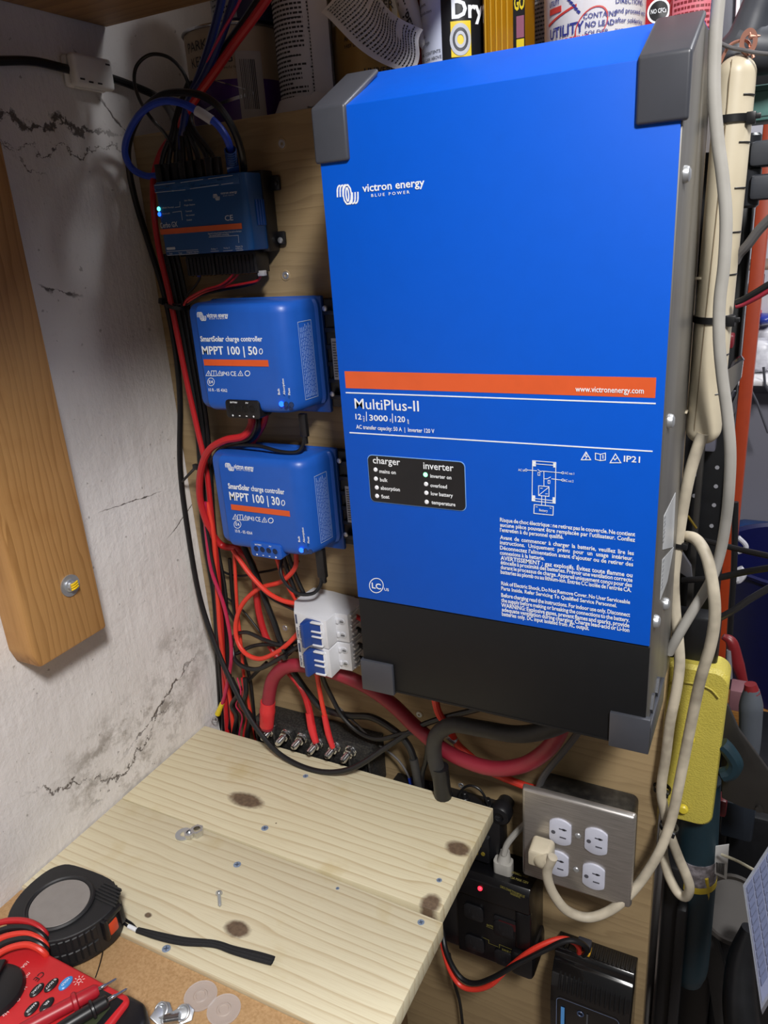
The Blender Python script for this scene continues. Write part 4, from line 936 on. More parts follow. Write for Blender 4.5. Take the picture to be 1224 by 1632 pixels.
cable('loop_wire', 'thin black wire running under the orange red sweep to the upper breaker', [(374, 880, -.034), (400, 918, -.034), (428, 950, -.036), (454, 965, -.038), (474, 974, -.04)], .0018, M_CBLK)
cable('loop_wire', 'pink red wire entering the side of the upper breaker', [(440, 958, -.03), (456, 964, -.034), (474, 972, -.038)], .0022, M_CRED)
cable('battery_lead', 'black lead slanting from the lower charge controller past the orange loop to the breakers', [(388, 870, -.022), (408, 915, -.024), (421, 952, -.026), (436, 990, -.028), (448, 1024, -.03), (462, 1044, -.03)], .004, M_CBLK)
cable('panel_lead', 'black lead dropping from the lower charge controller behind the data loop', [(450, 880, -.028), (460, 915, -.024), (474, 950, -.02)], .0028, M_CBLK)
cable('panel_lead', 'second black lead dropping behind the data loop, nearer the orange lead', [(458, 880, -.024), (470, 915, -.02), (486, 950, -.016)], .0028, M_CBLK)
cable('panel_lead', 'orange red lead dropping from the right ports of the lower charge controller', [(436, 870, -.03), (446, 905, -.026), (458, 932, -.022), (474, 960, -.018)], .0028, M_CORG)
cable('vertical_wire', 'orange red wire hanging straight down from the lower charge controller', [(373, 878, -.03), (378, 968, -.026), (383, 1015, -.026), (389, 1079, -.024), (398, 1129, -.02), (408, 1180, -.02)], .0022, M_CORG, cat='wire')
cable('vertical_wire', 'orange red wire left of the crimson wire in the hanging bundle', [(330, 800, -.03), (340, 852, -.032), (344, 909, -.03), (348, 968, -.03), (351, 1012, -.03), (357, 1060, -.028), (367, 1115, -.026), (374, 1190, -.026)], .003, M_CORG, cat='wire')
def yterm(g, P):
    a, b_ = Y(354, 1121, -.034), Y(347, 1138, -.034); mb = MB(); mb.tube([a, b_], [.0032, .0042], 12, smooth=False); mb.build('terminal_sleeve', pm('yellow_sleeve', 'd8c02a', .4), g)
    mb = MB(); q = Y(342, 1147, -.034); mb.ring(.0042, .0007, frame(q, (.3, -1, .3)), 20, 6); mb.build('ring_terminal', M_STEEL, g)
cable('ground_wire', 'crimson wire ending in a yellow ring terminal over the masonry corner', [(326, 800, -.034), (329, 850, -.036), (337, 909, -.036), (356, 962, -.036), (367, 1015, -.036), (368, 1056, -.036), (360, 1100, -.034), (354, 1122, -.034)], .0025, M_CPINK, cat='wire', extra=yterm)
cable('vertical_wire', 'thin black wire left of the crimson wire curving round the lower charge controller', [(322, 750, -.034), (323, 800, -.036), (334, 868, -.036), (341, 905, -.034), (352, 950, -.03), (380, 1000, -.02)], .0022, M_CBLK, cat='wire')
cable('vertical_wire', 'black wire right of the bundle dropping to the left end of the bus bar', [(366, 890, -.014), (372, 960, -.014), (384, 1030, -.014), (398, 1080, -.016), (404, 1130, -.018), (408, 1185, -.02)], .0024, M_CBLK, cat='wire')
cable('loop_wire', 'upper black wire arching from the bundle to the tie at the breakers', [(369, 1030, -.03), (374, 1013, -.034), (393, 1008, -.036), (420, 1019, -.036), (449, 1028, -.036), (474, 1022, -.034)], .0026, M_CBLK)
cable('loop_wire', 'middle black wire running from the bundle to the tie at the breakers', [(376, 1042, -.03), (402, 1030, -.03), (428, 1027, -.03), (452, 1030, -.03), (474, 1036, -.03)], .0026, M_CBLK)
cable('loop_wire', 'lowest black wire sagging from the bundle up to the tie at the breakers', [(370, 1030, -.026), (374, 1050, -.034), (389, 1063, -.042), (413, 1066, -.046), (444, 1050, -.046), (466, 1036, -.042), (480, 1028, -.04)], .003, M_CBLK)
cable('loop_wire', 'black wire hanging from the sagging loop down into the bundle', [(425, 1056, -.03), (406, 1074, -.028), (386, 1096, -.028), (372, 1120, -.026), (366, 1160, -.024)], .0026, M_CBLK)
cable('loop_wire', 'thin black wire passing level behind the orange red wires under the lower charge controller', [(348, 905, -.008), (362, 914, -.010), (384, 918, -.010), (410, 913, -.010), (440, 907, -.010), (476, 894, -.010)], .0016, M_CBLK)
cable('loop_wire', 'thin black wire curving from the bundle towards the tie across the bare plywood', [(346, 945, -.008), (366, 956, -.009), (388, 974, -.010), (406, 996, -.011), (424, 1020, -.014)], .0014, M_CBLK)
tie('cable_tie', 'black tie gathering the loop wires left of the lower breaker', Y(458, 1032, -.04), (1, 0, .35), .0075, head=Y(460, 1046, -.051), rx=1.2)
for k, (dx, mt) in enumerate(((0, M_CPINK), (7, M_CRED), (-9, M_CBLK), (13, M_CBLK))):
    cable('kinked_wire', ('thin crimson', 'thin red', 'short black', 'thick black')[k]+' wire kinked at the foot of the hanging bundle', [(378+dx, 1080, -.034), (384+dx*.6, 1105, -.038), (376+dx*.8, 1124, -.036), (386+dx, 1142, -.034), (381+dx, 1172, -.034), (384+dx, 1200, -.034)], (.0012, .0014, .003, .0035)[k], mt, cat='wire')
# --- heavy battery cables
def heavy(g, P):
    mb = MB(); a, b_ = Y(427, 1118, -.042), Y(425, 1156, -.043); mb.tube([a, a.lerp(b_, .3), a.lerp(b_, .36), a.lerp(b_, .5), b_], [.0100, .0102, .0108, .0102, .0096], 16, smooth=False); mb.build('heat_shrink', M_SHRINK, g)
cable('battery_cable', 'very thick dark red cable from the first bus bar stud to under the inverter', [(426, 1160, -.042), (428, 1115, -.042), (437, 1079, -.042), (463, 1061, -.042), (503, 1064, -.040), (545, 1076, -.036), (590, 1097, -.032), (627, 1124, -.03), (660, 1156, -.03), (703, 1192, -.036), (746, 1214, -.044), (790, 1225, -.05), (834, 1219, -.056), (866, 1200, -.06), (888, 1174, -.062), (900, 1140, -.064), (905, 1100, -.064)], .0088, M_CDRED, n=16, step=8, extra=heavy)
cable('battery_cable', 'very thick matte black cable bending from behind the board to under the inverter', [(708, 1290, -.05), (702, 1245, -.052), (692, 1204, -.055), (696, 1172, -.06), (722, 1155, -.064), (765, 1161, -.068), (822, 1170, -.072), (868, 1164, -.074), (910, 1145, -.074), (930, 1110, -.074)], .0092, M_CBLK2, n=16, step=8,
      extra=lambda g, P: MB().tube([Y(701, 1222, -.0535), Y(704, 1250, -.052), Y(709, 1292, -.05)], .0104, 14, step=3).build('heat_shrink', M_CBLK, g))
cable('supply_cable', 'orange red cable dropping from under the inverter behind the heavy black cable', [(692, 1095, -.03), (694, 1117, -.03), (700, 1138, -.03), (714, 1158, -.028), (728, 1185, -.02), (748, 1204, -.018), (775, 1226, -.016), (812, 1243, -.014), (842, 1254, -.014), (870, 1262, -.012)], .0046, M_CORG, extra=lambda g, P: MB().tube([Y(715, 1172, -.024), Y(726, 1181, -.022)], .005, 10, smooth=False).build('ferrule', M_STEEL, g))
cable('breaker_lead', 'orange red lead from the lower breaker to the fifth bus bar stud', [(503, 1060, -.045), (506, 1080, -.042), (512, 1115, -.038), (519, 1147, -.038), (526, 1180, -.042), (531, 1192, -.043)], .003, M_CORG, extra=lambda g, P: MB().tube([Y(517, 1140, -.038), Y(523, 1168, -.0405), Y(530, 1190, -.043)], [.0038, .0042, .0036], 12, step=4).build('heat_shrink', M_SHRINK, g))
cable('breaker_lead', 'thick black lead arching from the lower breaker over to behind the board', [(464, 1066, -.03), (492, 1106, -.028), (515, 1129, -.026), (553, 1140, -.026), (592, 1143, -.026), (627, 1163, -.028), (649, 1185, -.03), (660, 1211, -.034), (666, 1248, -.036), (670, 1285, -.036)], .0044, M_CBLK, extra=lambda g, P: MB().tube([Y(659, 1209, -.034), Y(666, 1248, -.036), Y(669, 1282, -.036)], .0056, 12, step=3).build('heat_shrink', M_CBLK2, g))
cable('breaker_lead', 'thinner black lead sagging from the lower breaker past the bus bar', [(511, 1062, -.04), (516, 1084, -.036), (528, 1110, -.032), (546, 1142, -.032), (574, 1168, -.034), (604, 1178, -.036), (640, 1170, -.036), (664, 1169, -.034), (680, 1184, -.034), (679, 1211, -.034), (673, 1236, -.034), (674, 1275, -.034)], .003, M_CBLK)
cable('breaker_lead', 'red lead entering the right of the upper breaker under the inverter edge', [Vector((-.0715, -.036, -.0895)), Vector((-.055, -.038, -.093)), Vector((-.035, -.03, -.10)), Vector((0, -.02, -.11))], .003, M_CRED)
for z, s in ((-.106, 'black lead at the right of the upper breaker'), (-.127, 'black lead at the right of the lower breaker, upper one'), (-.1455, 'black lead at the right of the lower breaker, bottom one')):
    cable('breaker_lead', s, [Vector((-.0715, -.036, z)), Vector((-.055, -.038, z-.003)), Vector((-.03, -.025, z-.012)), Vector((.005, -.015, z-.018))], .003, M_CBLK)
cable('sense_wire', 'thin grey wire sloping from the bus bar to a blue ferrule behind the board', [(540, 1128, -.012), (566, 1152, -.012), (594, 1180, -.014), (622, 1200, -.016), (640, 1218, -.018), (655, 1246, -.02), (660, 1275, -.02)], .0015, M_CGRW, cat='wire', extra=lambda g, P: MB().tube([Y(653, 1240, -.0202), Y(657, 1258, -.0202)], .0026, 8, smooth=False).build('ferrule', M_CBLUE, g))
cable('sense_wire', 'short thin black wire hooped over the right end of the low bus bar', [(730, 1275, -.02), (735, 1260, -.02), (748, 1252, -.022), (764, 1258, -.022), (775, 1275, -.022), (780, 1295, -.02), (784, 1320, -.018), (780, 1345, -.018), (774, 1372, -.02)], .0016, M_CBLK, cat='wire')
cable('feed_cable', 'grey feed cable running down from the inverter into the steel outlet box', [(930, 1155, -.03), (912, 1180, -.03), (890, 1207, -.028), (872, 1229, -.026), (862, 1246, -.024), (856, 1266, -.022)], .0040, M_CGRW)
# outlet plug and cream cord
cord = thing('extension_cord', Y(877, 1360, -.08), 'cream extension cord plugged into the steel outlet plate and looping right', 'cord')
mb = MB()
P = [VP(p) for p in [(881, 1366, -.088), (873, 1384, -.088), (873, 1402, -.086), (884, 1428, -.08), (905, 1452, -.074), (940, 1462, -.066), (980, 1446, -.055), (1015, 1412, -.045), (1045, 1368, -.035), (1062, 1330, -.028), (1074, 1290, -.022), (1086, 1230, -.018), (1096, 1180, -.016), (1106, 1130, -.018), (1117, 1080, -.024), (1132, 1030, -.030), (1139, 985, -.032), (1137, 940, -.030), (1127, 890, -.024), (1112, 862, -.012), (1096, 855, .0), (1086, 860, .010)]]
mb.tube(P, .0054, 14, step=8); mb.build('jacket', M_CCREAM, cord)
q = Y(890, 1332, -.075); mb = MB()
m = Matrix.Translation(Vector((.1625, -.059, -.3235)))
mb.prism([(-.0130, -.014), (.0130, -.014), (.0130, .006), (.010, .010), (-.010, .010), (-.013, .006)], 0, .024, m @ FRONT, .003, 2, taper=.9)
b_ = Y(877, 1374, -.088); a = Vector((.1622, -.0735, -.330))
mb.tube([a, a.lerp(b_, .35)+Vector((0, -.002, 0)), a.lerp(b_, .75), b_], [.0098, .0092, .0076, .0057], 16, step=4); mb.build('plug', pm('cream_plug', 'c9bfa8', .5, spot='b3a68e'), cord)
# cord down from the strip, along the yellow case
cable('extension_cord', 'cream cord leaving the bottom of the power strip and hanging in a narrow loop', [(1120, 690, -.012), (1113, 710, -.012), (1100, 752, -.012), (1090, 800, -.010), (1081, 860, -.008), (1074, 920, -.006), (1076, 972, -.004), (1081, 1020, -.004), (1083, 1060, -.006), (1078, 1100, -.008), (1068, 1150, -.010), (1061, 1205, -.012), (1054, 1255, -.012), (1058, 1290, -.010), (1066, 1325, -.008), (1080, 1363, -.004), (1094, 1396, -.002), (1099, 1415, 0), (1093, 1429, .004), (1080, 1422, .008), (1066, 1396, .012), (1058, 1366, .016), (1056, 1338, .030), (1060, 1310, .052), (1066, 1200, .052)], .0054, M_CCREAM, cat='cord', n=14, step=8)
cable('extension_cord', 'smooth grey cord hanging in front of the power strip from the top edge', [(1150, -60, -.05), (1145, 0, -.05), (1140, 60, -.05), (1138, 140, -.05), (1143, 215, -.05), (1152, 285, -.05), (1157, 350, -.05), (1154, 420, -.05), (1147, 480, -.05), (1146, 540, -.05), (1151, 600, -.048), (1159, 660, -.045), (1164, 720, -.042), (1162, 780, -.034), (1157, 830, -.022), (1148, 880, -.012), (1133, 925, -.008), (1105, 972, -.014), (1082, 1011, -.018), (1066, 1040, -.014)], .0048, M_CGREY, cat='cord', n=14, step=8)
cable('appliance_cord', 'short grey cord from behind the outlet plate to the grey plug of the power unit', [(862, 1290, -.02), (838, 1312, -.03), (820, 1330, -.032), (808, 1346, -.035), (803, 1362, -.038)], .0038, M_CGREY, cat='cord',
      extra=lambda g, P: [MB().tube([Vector((.1075, -.033, -.377)), Vector((.107, -.0345, -.386)), Vector((.1065, -.036, -.392))], [.0055, .0075, .0088], 14, step=3).build('strain_relief', M_CGREY, g), MB().prism(rrect(-.0115, -.008, .0115, .008, .005), -.011, .010, Matrix.Translation((.106, -.036, -.400)), .002, 2).build('plug', M_CGREY, g)])
cable('charger_lead', 'black lead from the yellow plug of the battery charger looping under the board', [(927, 1526, -.02), (936, 1514, -.03), (926, 1503, -.044), (904, 1499, -.052), (873, 1512, -.06), (825, 1536, -.068), (788, 1557, -.072), (759, 1567, -.072), (738, 1561, -.07), (722, 1541, -.066), (710, 1512, -.06), (706, 1486, -.05), (703, 1450, -.04)], .0033, M_CBLK,
      extra=lambda g, P: MB().box((.1935, -.0235, -.5085), (.2105, -.0115, -.4965), .002).build('plug_boot', pm('slate_boot', '31323a', .5), g))
cable('charger_lead', 'red lead twisted with the black one from the yellow plug of the battery charger', [(921, 1526, -.018), (923, 1512, -.026), (912, 1500, -.040), (888, 1497, -.046), (846, 1515, -.060), (809, 1544, -.064), (783, 1569, -.068), (755, 1577, -.068), (731, 1568, -.066), (713, 1536, -.062), (703, 1491, -.05), (700, 1450, -.036)], .0033, M_CORG)
cable('hanging_wire', 'thin black wire hanging straight down in the dark under the board end', [(716, 1520, -.02), (724, 1565, -.02), (733, 1598, -.02), (738, 1640, -.02)], .0022, M_CBLK, cat='wire')
# ties on the right hand cords
tie('cable_tie', 'black tie pinching the cream cords just below the yellow case knob', Y(1066, 1318, -.016), (.2, 0, 1), .0085, head=Y(1076, 1317, -.024), rx=1.1)
tie('cable_tie', 'black tie round the cream cord above the crossing, beside the yellow case', Y(1055, 1257, -.004), (.1, 0, 1), .0080, head=Y(1064, 1254, -.010), rx=1.1)
tie('cable_tie', 'black tie round the cream cord level with the top of the bent cord', Y(1082, 867, -.008), (.1, 0, 1), .0064, head=Y(1092, 866, -.01))
# ------------------------------------------------------------------ things on the work top
M_RUB = pm('black_rubber', '1b1b1d', .55, spot='262629', bscale=300, bstr=.1)
ZM = ZT-.0035
tape = thing('tape_measure', (-.234, -.378, ZT), 'black rubber cased tape measure with grey disc label, lying on its side', 'tape measure')
ol = [(-.278, -.342), (-.262, -.3345), (-.212, -.333), (-.190, -.345), (-.1815, -.362), (-.186, -.385), (-.199, -.405), (-.222, -.419), (-.250, -.421), (-.272, -.409), (-.284, -.385), (-.285, -.358)]
def smoothpoly(pts, k=3):
    P = [Vector((p[0], p[1], 0)) for p in pts]; n = len(P); o = []
    for i in range(n):
        p0, p1, p2, p3 = P[i-1], P[i], P[(i+1) % n], P[(i+2) % n]
        for j in range(k):
            t = j/k; o.append(.5*((2*p1)+(p2-p0)*t+(2*p0-5*p1+4*p2-p3)*t*t+(3*p1-p0-3*p2+p3)*t*t*t))
    return [(p.x, p.y) for p in o]
op = smoothpoly(ol, 4); cx, cy = -.2335, -.378
mb = MB(); mb.prism(op, ZT+.0006, ZT+.038, None, .006, 3)
n = len(op)
for i in range(0, n, 1):                      # moulded tread ribs round the rim
    a, b_ = Vector((*op[i], 0)), Vector((*op[(i+1) % n], 0)); c = a.lerp(b_, .5); d = Vector((c.x-cx, c.y-cy, 0)).normalized(); e = Vector((-d.y, d.x, 0))
    if c.x > -.188 and c.y > -.382: continue
    m = Matrix((e, d, Vector((0, 0, 1)))).transposed().to_4x4(); m.translation = c
    mb.box((-.0028, -.006, ZT+.005), (.0028, .0012, ZT+.019), .0008, 1, m); mb.box((-.0028, -.006, ZT+.0215), (.0028, .0012, ZT+.035), .0008, 1, m)
for k in range(6):
    y0 = -.3395-.0035*k; mb.box((-.214, y0-.0012, ZT+.036), (-.190+.002*k, y0+.0008, ZT+.0395), .0006, 1)
mb.build('rubber_case', M_RUB, tape)
mb = MB(); mb.lathe([(.0335, .036), (.0335, .0405), (.0318, .0418), (.0305, .0405), (.0295, .0405), (.0290, .0395), (.0285, .0395)], Matrix.Translation((-.2345, -.3775, ZT)), 48); mb.build('rim_ring', M_RUB, tape)
mb = MB(); mb.cyl(.0287, .037, .0402, Matrix.Translation((-.2345, -.3775, ZT)), 48, .0003); mb.build('disc_label', pm('grey_disc_label', '88837f', .5, spot='7a7572', sscale=90), tape)
mb = MB(); mb.box((-.1885, -.3695, ZT+.011), (-.1802, -.3575, ZT+.026), .0025, 2); mb.build('lock_button', pm('orange_button', 'c9421f', .45), tape)
mb = MB(); mb.box((-.196, -.376, ZT+.012), (-.1775, -.3705, ZT+.036), .002); mb.box((-.196, -.355, ZT+.012), (-.1795, -.349, ZT+.034), .002); mb.box((-.2, -.372, ZT+.0305), (-.1785, -.352, ZT+.0365), .002); mb.build('nose', M_BLKP, tape)
P = [Z(*p) for p in ((176, 1451, ZT+.016), (186, 1460, ZT+.010), (196, 1470, ZT+.004), (206, 1477, ZT+.003), (219, 1483, ZT+.003))]
mb = MB(); mb.tube(P, .0014, 8); P2 = [p+Vector((.001, .003, .001)) for p in P]; P2[-1] = P[-1]; mb.tube(P2, .0014, 8); mb.mi = 1; mb.tube([Z(205, 1476, ZT+.0035), Z(218, 1482.5, ZT+.0035)], .0022, 10, smooth=False); cordp = mb.build('strap_cord', [M_CBLK, M_WHITE], tape)
SP = spline([Z(*p, ZT+.0025) for p in ((219, 1483), (255, 1493), (294, 1501), (341, 1505), (372.5, 1515), (408, 1524.5), (435, 1532))], 8)
def ribbon(u, v):
    q = u*(len(SP)-1); i = min(int(q), len(SP)-2); p = SP[i].lerp(SP[i+1], q-i); t = (SP[i+1]-SP[i]).normalized(); s = Vector((-t.y, t.x, 0))
    a = 2*math.pi*v; wv = .0030+.0016*min(1, u*3)+.0006*math.sin(u*9)
    return p+s*(wv*math.cos(a))+Vector((0, 0, .0006+.0021*math.sin(a)+.0003*math.cos(a*9)))
mb = MB(); mb.grid(ribbon, 70, 30); mb.build('wrist_strap', pm('woven_black_strap', '1a1a1c', .85, spot='2c2c2f', sscale=800, bscale=1500, bstr=.5), tape)

# nuts, washer, loose screw
nz = ZT
def hexnut(name, label, px, py, r, h, tilt, rot, nyl=False):
    q = Z(px, py, ZT); m = Matrix.Translation(q) @ Matrix.Rotation(rot, 4, 'Z') @ Matrix.Rotation(tilt, 4, 'X')
    mb = MB(); N = 6; b = bmesh.new()
    o = [(r*math.cos(i*math.pi/3), r*math.sin(i*math.pi/3)) for i in range(6)]; k = r*.56
    inn = [(k*math.cos(i*math.pi/9), k*math.sin(i*math.pi/9)) for i in range(18)]
    ro = [[b.verts.new((x, y, z)) for x, y in o] for z in (0, h)]; ri = [[b.verts.new((x, y, z)) for x, y in inn] for z in (0, h)]
    for i in range(6):
        b.faces.new((ro[0][i], ro[0][(i+1) % 6], ro[1][(i+1) % 6], ro[1][i]))
        for s in (0, 1):
            a, c_ = ro[s][i], ro[s][(i+1) % 6]; R_ = ri[s]
            for j in range(3): b.faces.new((a, R_[(3*i+j) % 18], R_[(3*i+j+1) % 18]) if s == 0 else (a, R_[(3*i+j+1) % 18], R_[(3*i+j) % 18])) if False else b.faces.new((a, R_[(3*i+j+1) % 18], R_[(3*i+j) % 18]))
            b.faces.new((a, c_, R_[(3*i+3) % 18]))
    for j in range(18): b.faces.new((ri[0][j], ri[1][j], ri[1][(j+1) % 18], ri[0][(j+1) % 18]))
    bmesh.ops.recalc_face_normals(b, faces=b.faces[:])
    mb._new(b, m)
    return tag(mb.build(name, M_STUD), label, 'nut')
mb = MB(); mb.lathe([(.0042, 0), (.0098, 0), (.0098, .0012), (.0042, .0012), (.0042, 0)], Matrix.Translation(Z(293, 1330, ZT)), 28); tag(mb.build('flat_washer', M_STEEL), 'flat steel washer lying under the two nuts on the pine board', 'washer')
hexnut('hex_nut', 'smaller steel nut leaning on the washer on the pine board', 303, 1333, .0062, .0055, .12, .3).location.z += .0014
hexnut('hex_nut', 'larger steel nut at the right of the washer, on the pine board seam', 315, 1329, .0078, .0072, .0, .1)
mb = MB(); a = Z(349, 1424, ZT+.0036); b_ = Z(350.5, 1446, ZT+.0014); ax = (b_-a).normalized(); m = frame(a, ax); L = (b_-a).length
mb.lathe([(0, -.0026), (.0022, -.0024), (.0036, -.0010), (.0036, 0), (.0018, .0002)], m, 18)
pr = [(.0018, 0)]
z = .001
while z < L-.003: pr += [(.0012, z), (.0020, z+.0006)]; z += .0012
pr += [(.0012, L-.002), (0, L)]
mb.lathe(pr, m, 14); tag(mb.build('loose_screw', M_STEEL), 'small pan head screw lying loose on the front pine board', 'screw')
# clear plastic discs
t = NT('clear_disc_plastic'); t.out((0.86, .78, .74, 1), .25); t.b.inputs['Alpha'].default_value = .42; M_CLEAR = t.m
for px, py, s in ((320, 1588, 'upper left'), (357, 1610, 'lower right')):
    q = Z(px, py, ZM); mb = MB(); mb.lathe([(0, 0), (.0150, 0), (.0152, .0012), (.0140, .0014), (.0128, .0010), (.0068, .0010), (.006, .0018), (.0045, .0018), (.004, .0010), (0, .0010)], Matrix.Translation(q), 36)
    mb.mi = 1
    tag(mb.build('plastic_disc', M_CLEAR), 'translucent plastic disc on the fibreboard, the '+s+' of the two', 'disc')
# steel clip pieces in front
hw = thing('bolt_clamp', Z(272, 1622, ZM), 'small steel clamp with bolt at the bottom edge beside the meter', 'clamp')
mb = MB()
for px, py, a in ((258, 1614, .4), (292, 1618, -.3)):
    q = Z(px, py, ZM+.006); mb.prism([(-.010, -.006), (.006, -.007), (.010, 0), (.006, .007), (-.010, .006)], 0, .002, Matrix.Translation(q) @ Matrix.Rotation(a+1.2, 4, 'Z') @ Matrix.Rotation(.5, 4, 'X'), .0006); mb.ring(.0058, .0013, Matrix.Translation(q+Vector((0, 0, .003))) @ Matrix.Rotation(.5, 4, 'X'), 20, 8)
mb.build('bracket', M_STEEL, hw)
mb = MB(); a = Z(262, 1626, ZM+.006); b_ = Z(288, 1622, ZM+.008); m = frame(a, b_-a); L = (b_-a).length; pr = [(0, 0)]
z = 0
while z < L: pr += [(.0040, z), (.0050, z+.0007)]; z += .0014
mb.lathe(pr+[(0, L)], m, 16); mb.build('bolt', M_STUD, hw)
mb = MB(); mb.tube([Z(166, 1500, ZM+.001), Z(163, 1520, ZM+.003), Z(158, 1540, ZM+.002), Z(152, 1558, ZM+.001)], .0005, 6); tag(mb.build('wire_scrap', M_CBLK), 'thin black wire scrap on the fibreboard above the red meter', 'wire')

# ------------------------------------------------------------------ multimeter
met = thing('multimeter', (-.19, -.46, ZM), 'red multimeter with black dial and two probes on it, bottom left', 'multimeter')
M_MRED = pm('red_meter_shell', 'c8272c', .4, spot='bb2228', samt=.4)
M_MBLK = pm('black_meter_rubber', '17171a', .38)
ZMT = ZM+.0375
U0 = Z(212, 1588, ZMT)
x1, y1 = U0.x, U0.y
mb = MB(); mb.prism([(-.292, y1-.003), (-.270, y1+.001), (x1-.004, y1), (x1+.001, y1-.004), (x1+.006, y1-.075), (x1, y1-.080), (-.292, y1-.080)], ZM+.003, ZMT, None, .004, 3, taper=.985); mb.build('shell', M_MRED, met)
mb = MB(); mb.prism([(x1-.020, y1-.004), (x1-.012, y1+.0035), (x1+.010, y1+.003), (x1+.024, y1-.008), (x1+.029, y1-.05), (x1+.02, y1-.085), (x1-.02, y1-.085)], ZM+.0005, ZMT-.004, None, .006, 3); mb.build('end_bumper', M_MBLK, met)
MT = Matrix(((0, -1, 0), (1, 0, 0), (0, 0, 1))).transposed().to_4x4()
q = Z(181, 1618, ZMT); mb = MB(); mb.box((x1-.034, y1-.078, ZMT-.003), (x1-.004, y1-.006, ZMT+.0006), .0015); scr = mb.build('display', M_MBLK, met)
mb = MB(); mb.box((x1-.028, y1-.074, ZMT+.0004), (x1-.010, y1-.016, ZMT+.0010), .0006); mb.build('screen', pm('olive_lcd', '3c4230', .2), scr)
dq = Z(-13, 1584, ZMT); mb = MB(); mb.lathe([(0, .007), (.018, .007), (.0262, .0045), (.0282, .001), (.0282, -.001)], Matrix.Translation(dq), 40); mb.box((-.004, -.026, .006), (.004, .026, .011), .0015, 2, Matrix.Translation(dq) @ Matrix.Rotation(.5, 4, 'Z')); mb.build('dial', M_MBLK, met)
for px, py, mt, s in ((59, 1579, M_MBLK, 'DC/AC'), (82, 1571, M_MBLK, '% DUTY'), (105, 1568, pm('blue_button', '3f8ed2', .35), 'HOLD'), (51, 1609, M_MBLK, 'RANGE'), (75, 1602, M_MBLK, 'REL')):
    q = Z(px, py, ZMT); mb = MB(); m = MT.copy(); m.translation = q
    mb.lathe([(.0062, -.001), (.0062, .0012), (.0052, .0020), (0, .0022)], m, 24, 1.15, .68); mb.mi = 1
    m2 = MT.copy(); m2.translation = q+Vector((0, 0, .0021)); mb.text(s, m2 @ Matrix.Translation((0, -.0010, 0)), h=.0022, bold=.01, align='C'); mb.build('button', [mt, M_WHITE], met)
mb = MB()
def mtext(px, py, s, h, al='L'):
    q = Z(px, py, ZMT+.0003); m = MT.copy(); m.translation = q; mb.text(s, m, h=h, bold=.01, align=al)
for px, py, s in ((43, 1532, '10A'), (46, 1550, 'mV'), (40, 1571, 'V'), (29, 1590, '\u03a9'), (11, 1611, 'Hz')): mtext(px, py, s, .0034)
for px, py in ((33, 1544), (37, 1560), (34, 1576), (24, 1594), (9, 1610)): q = Z(px, py, ZMT); mb.cyl(.0007, 0, .0003, Matrix.Translation(q), 10)
for i in range(8):
    q = Z(126, 1563, ZMT); d = Vector((math.cos(i*math.pi/4), math.sin(i*math.pi/4), 0)); m = Matrix.Translation(q); mb.line([(d.x*.003, d.y*.003), (d.x*.005, d.y*.005)], .0006, .0003, m)
mb.ring(.0018, .0003, Matrix.Translation(Z(126, 1563, ZMT)), 18, 4); mb.mi = 1
mtext(66, 1548, 'CE', .0058); mb.mi = 0
mb.build('lettering', [pm('pale_pink_print', 'e8c6c4', .5), M_BLKP], met, smooth=False)
def probe(label, pts, tip, mat, tube):
    g = thing('test_probe', Z(*pts[0]), label, 'probe'); A, B = Z(*pts[0]), Z(*pts[1]); T = Z(*tip); d = (B-A).normalized(); L = (B-A).length
    m = frame(A, d); mb = MB(); mb.lathe([(0, 0), (.0052, 0), (.0058, L*.3), (.0058, L*.66), (.0078, L*.68), (.0080, L*.72), (.0060, L*.74), (.0056, L*.96), (.0040, L), (0, L)], m, 20); mb.build('handle', mat, g)
    mb = MB(); m = frame(B, T-B); L2 = (T-B).length; mb.lathe([(0, -.001), (.0019, -.001), (.0019, L2*.35), (.0013, L2*.4), (.0012, L2*.9), (0, L2)], m, 12); mb.build('tip', M_STUD, g)
probe('red test probe with bare metal tip lying across the red multimeter', [(28, 1645, ZMT+.007), (157, 1577, ZMT+.007)], (187, 1559, ZMT+.006), pm('deep_red_probe', 'a81e2a', .4), None)
probe('black test probe with bare metal tip lying across the meter end', [(88, 1645, ZMT+.007), (172, 1594, ZMT+.007)], (204, 1575, ZMT+.006), M_MBLK, None)
for k, (mt, s, off) in enumerate(((M_CRED, 'red test lead wound at the left of the meter, uppermost turn', 0), (M_CBLK, 'black test lead wound at the left of the meter, uppermost turn', 14), (M_CORG, 'red test lead wound at the left of the meter, middle turn', 27), (M_CBLK, 'black test lead wound at the left of the meter, middle turn', 38), (M_CORG, 'red test lead wound at the left of the meter, lowest turn', 50))):
    zz = ZMT+.012-.001*k
    cable('test_lead', s, [Z(-60, 1500+off*1.2, zz), Z(-20, 1478+off*1.1, zz), Z(10, 1468+off*.9, zz+.002), Z(40, 1468+off*.75, zz+.002), Z(60, 1476+off*.7, zz), Z(72, 1488+off*.65, zz-.006), Z(74, 1496+off*.6, zz-.014)], .0030, mt, 'wound test leads')
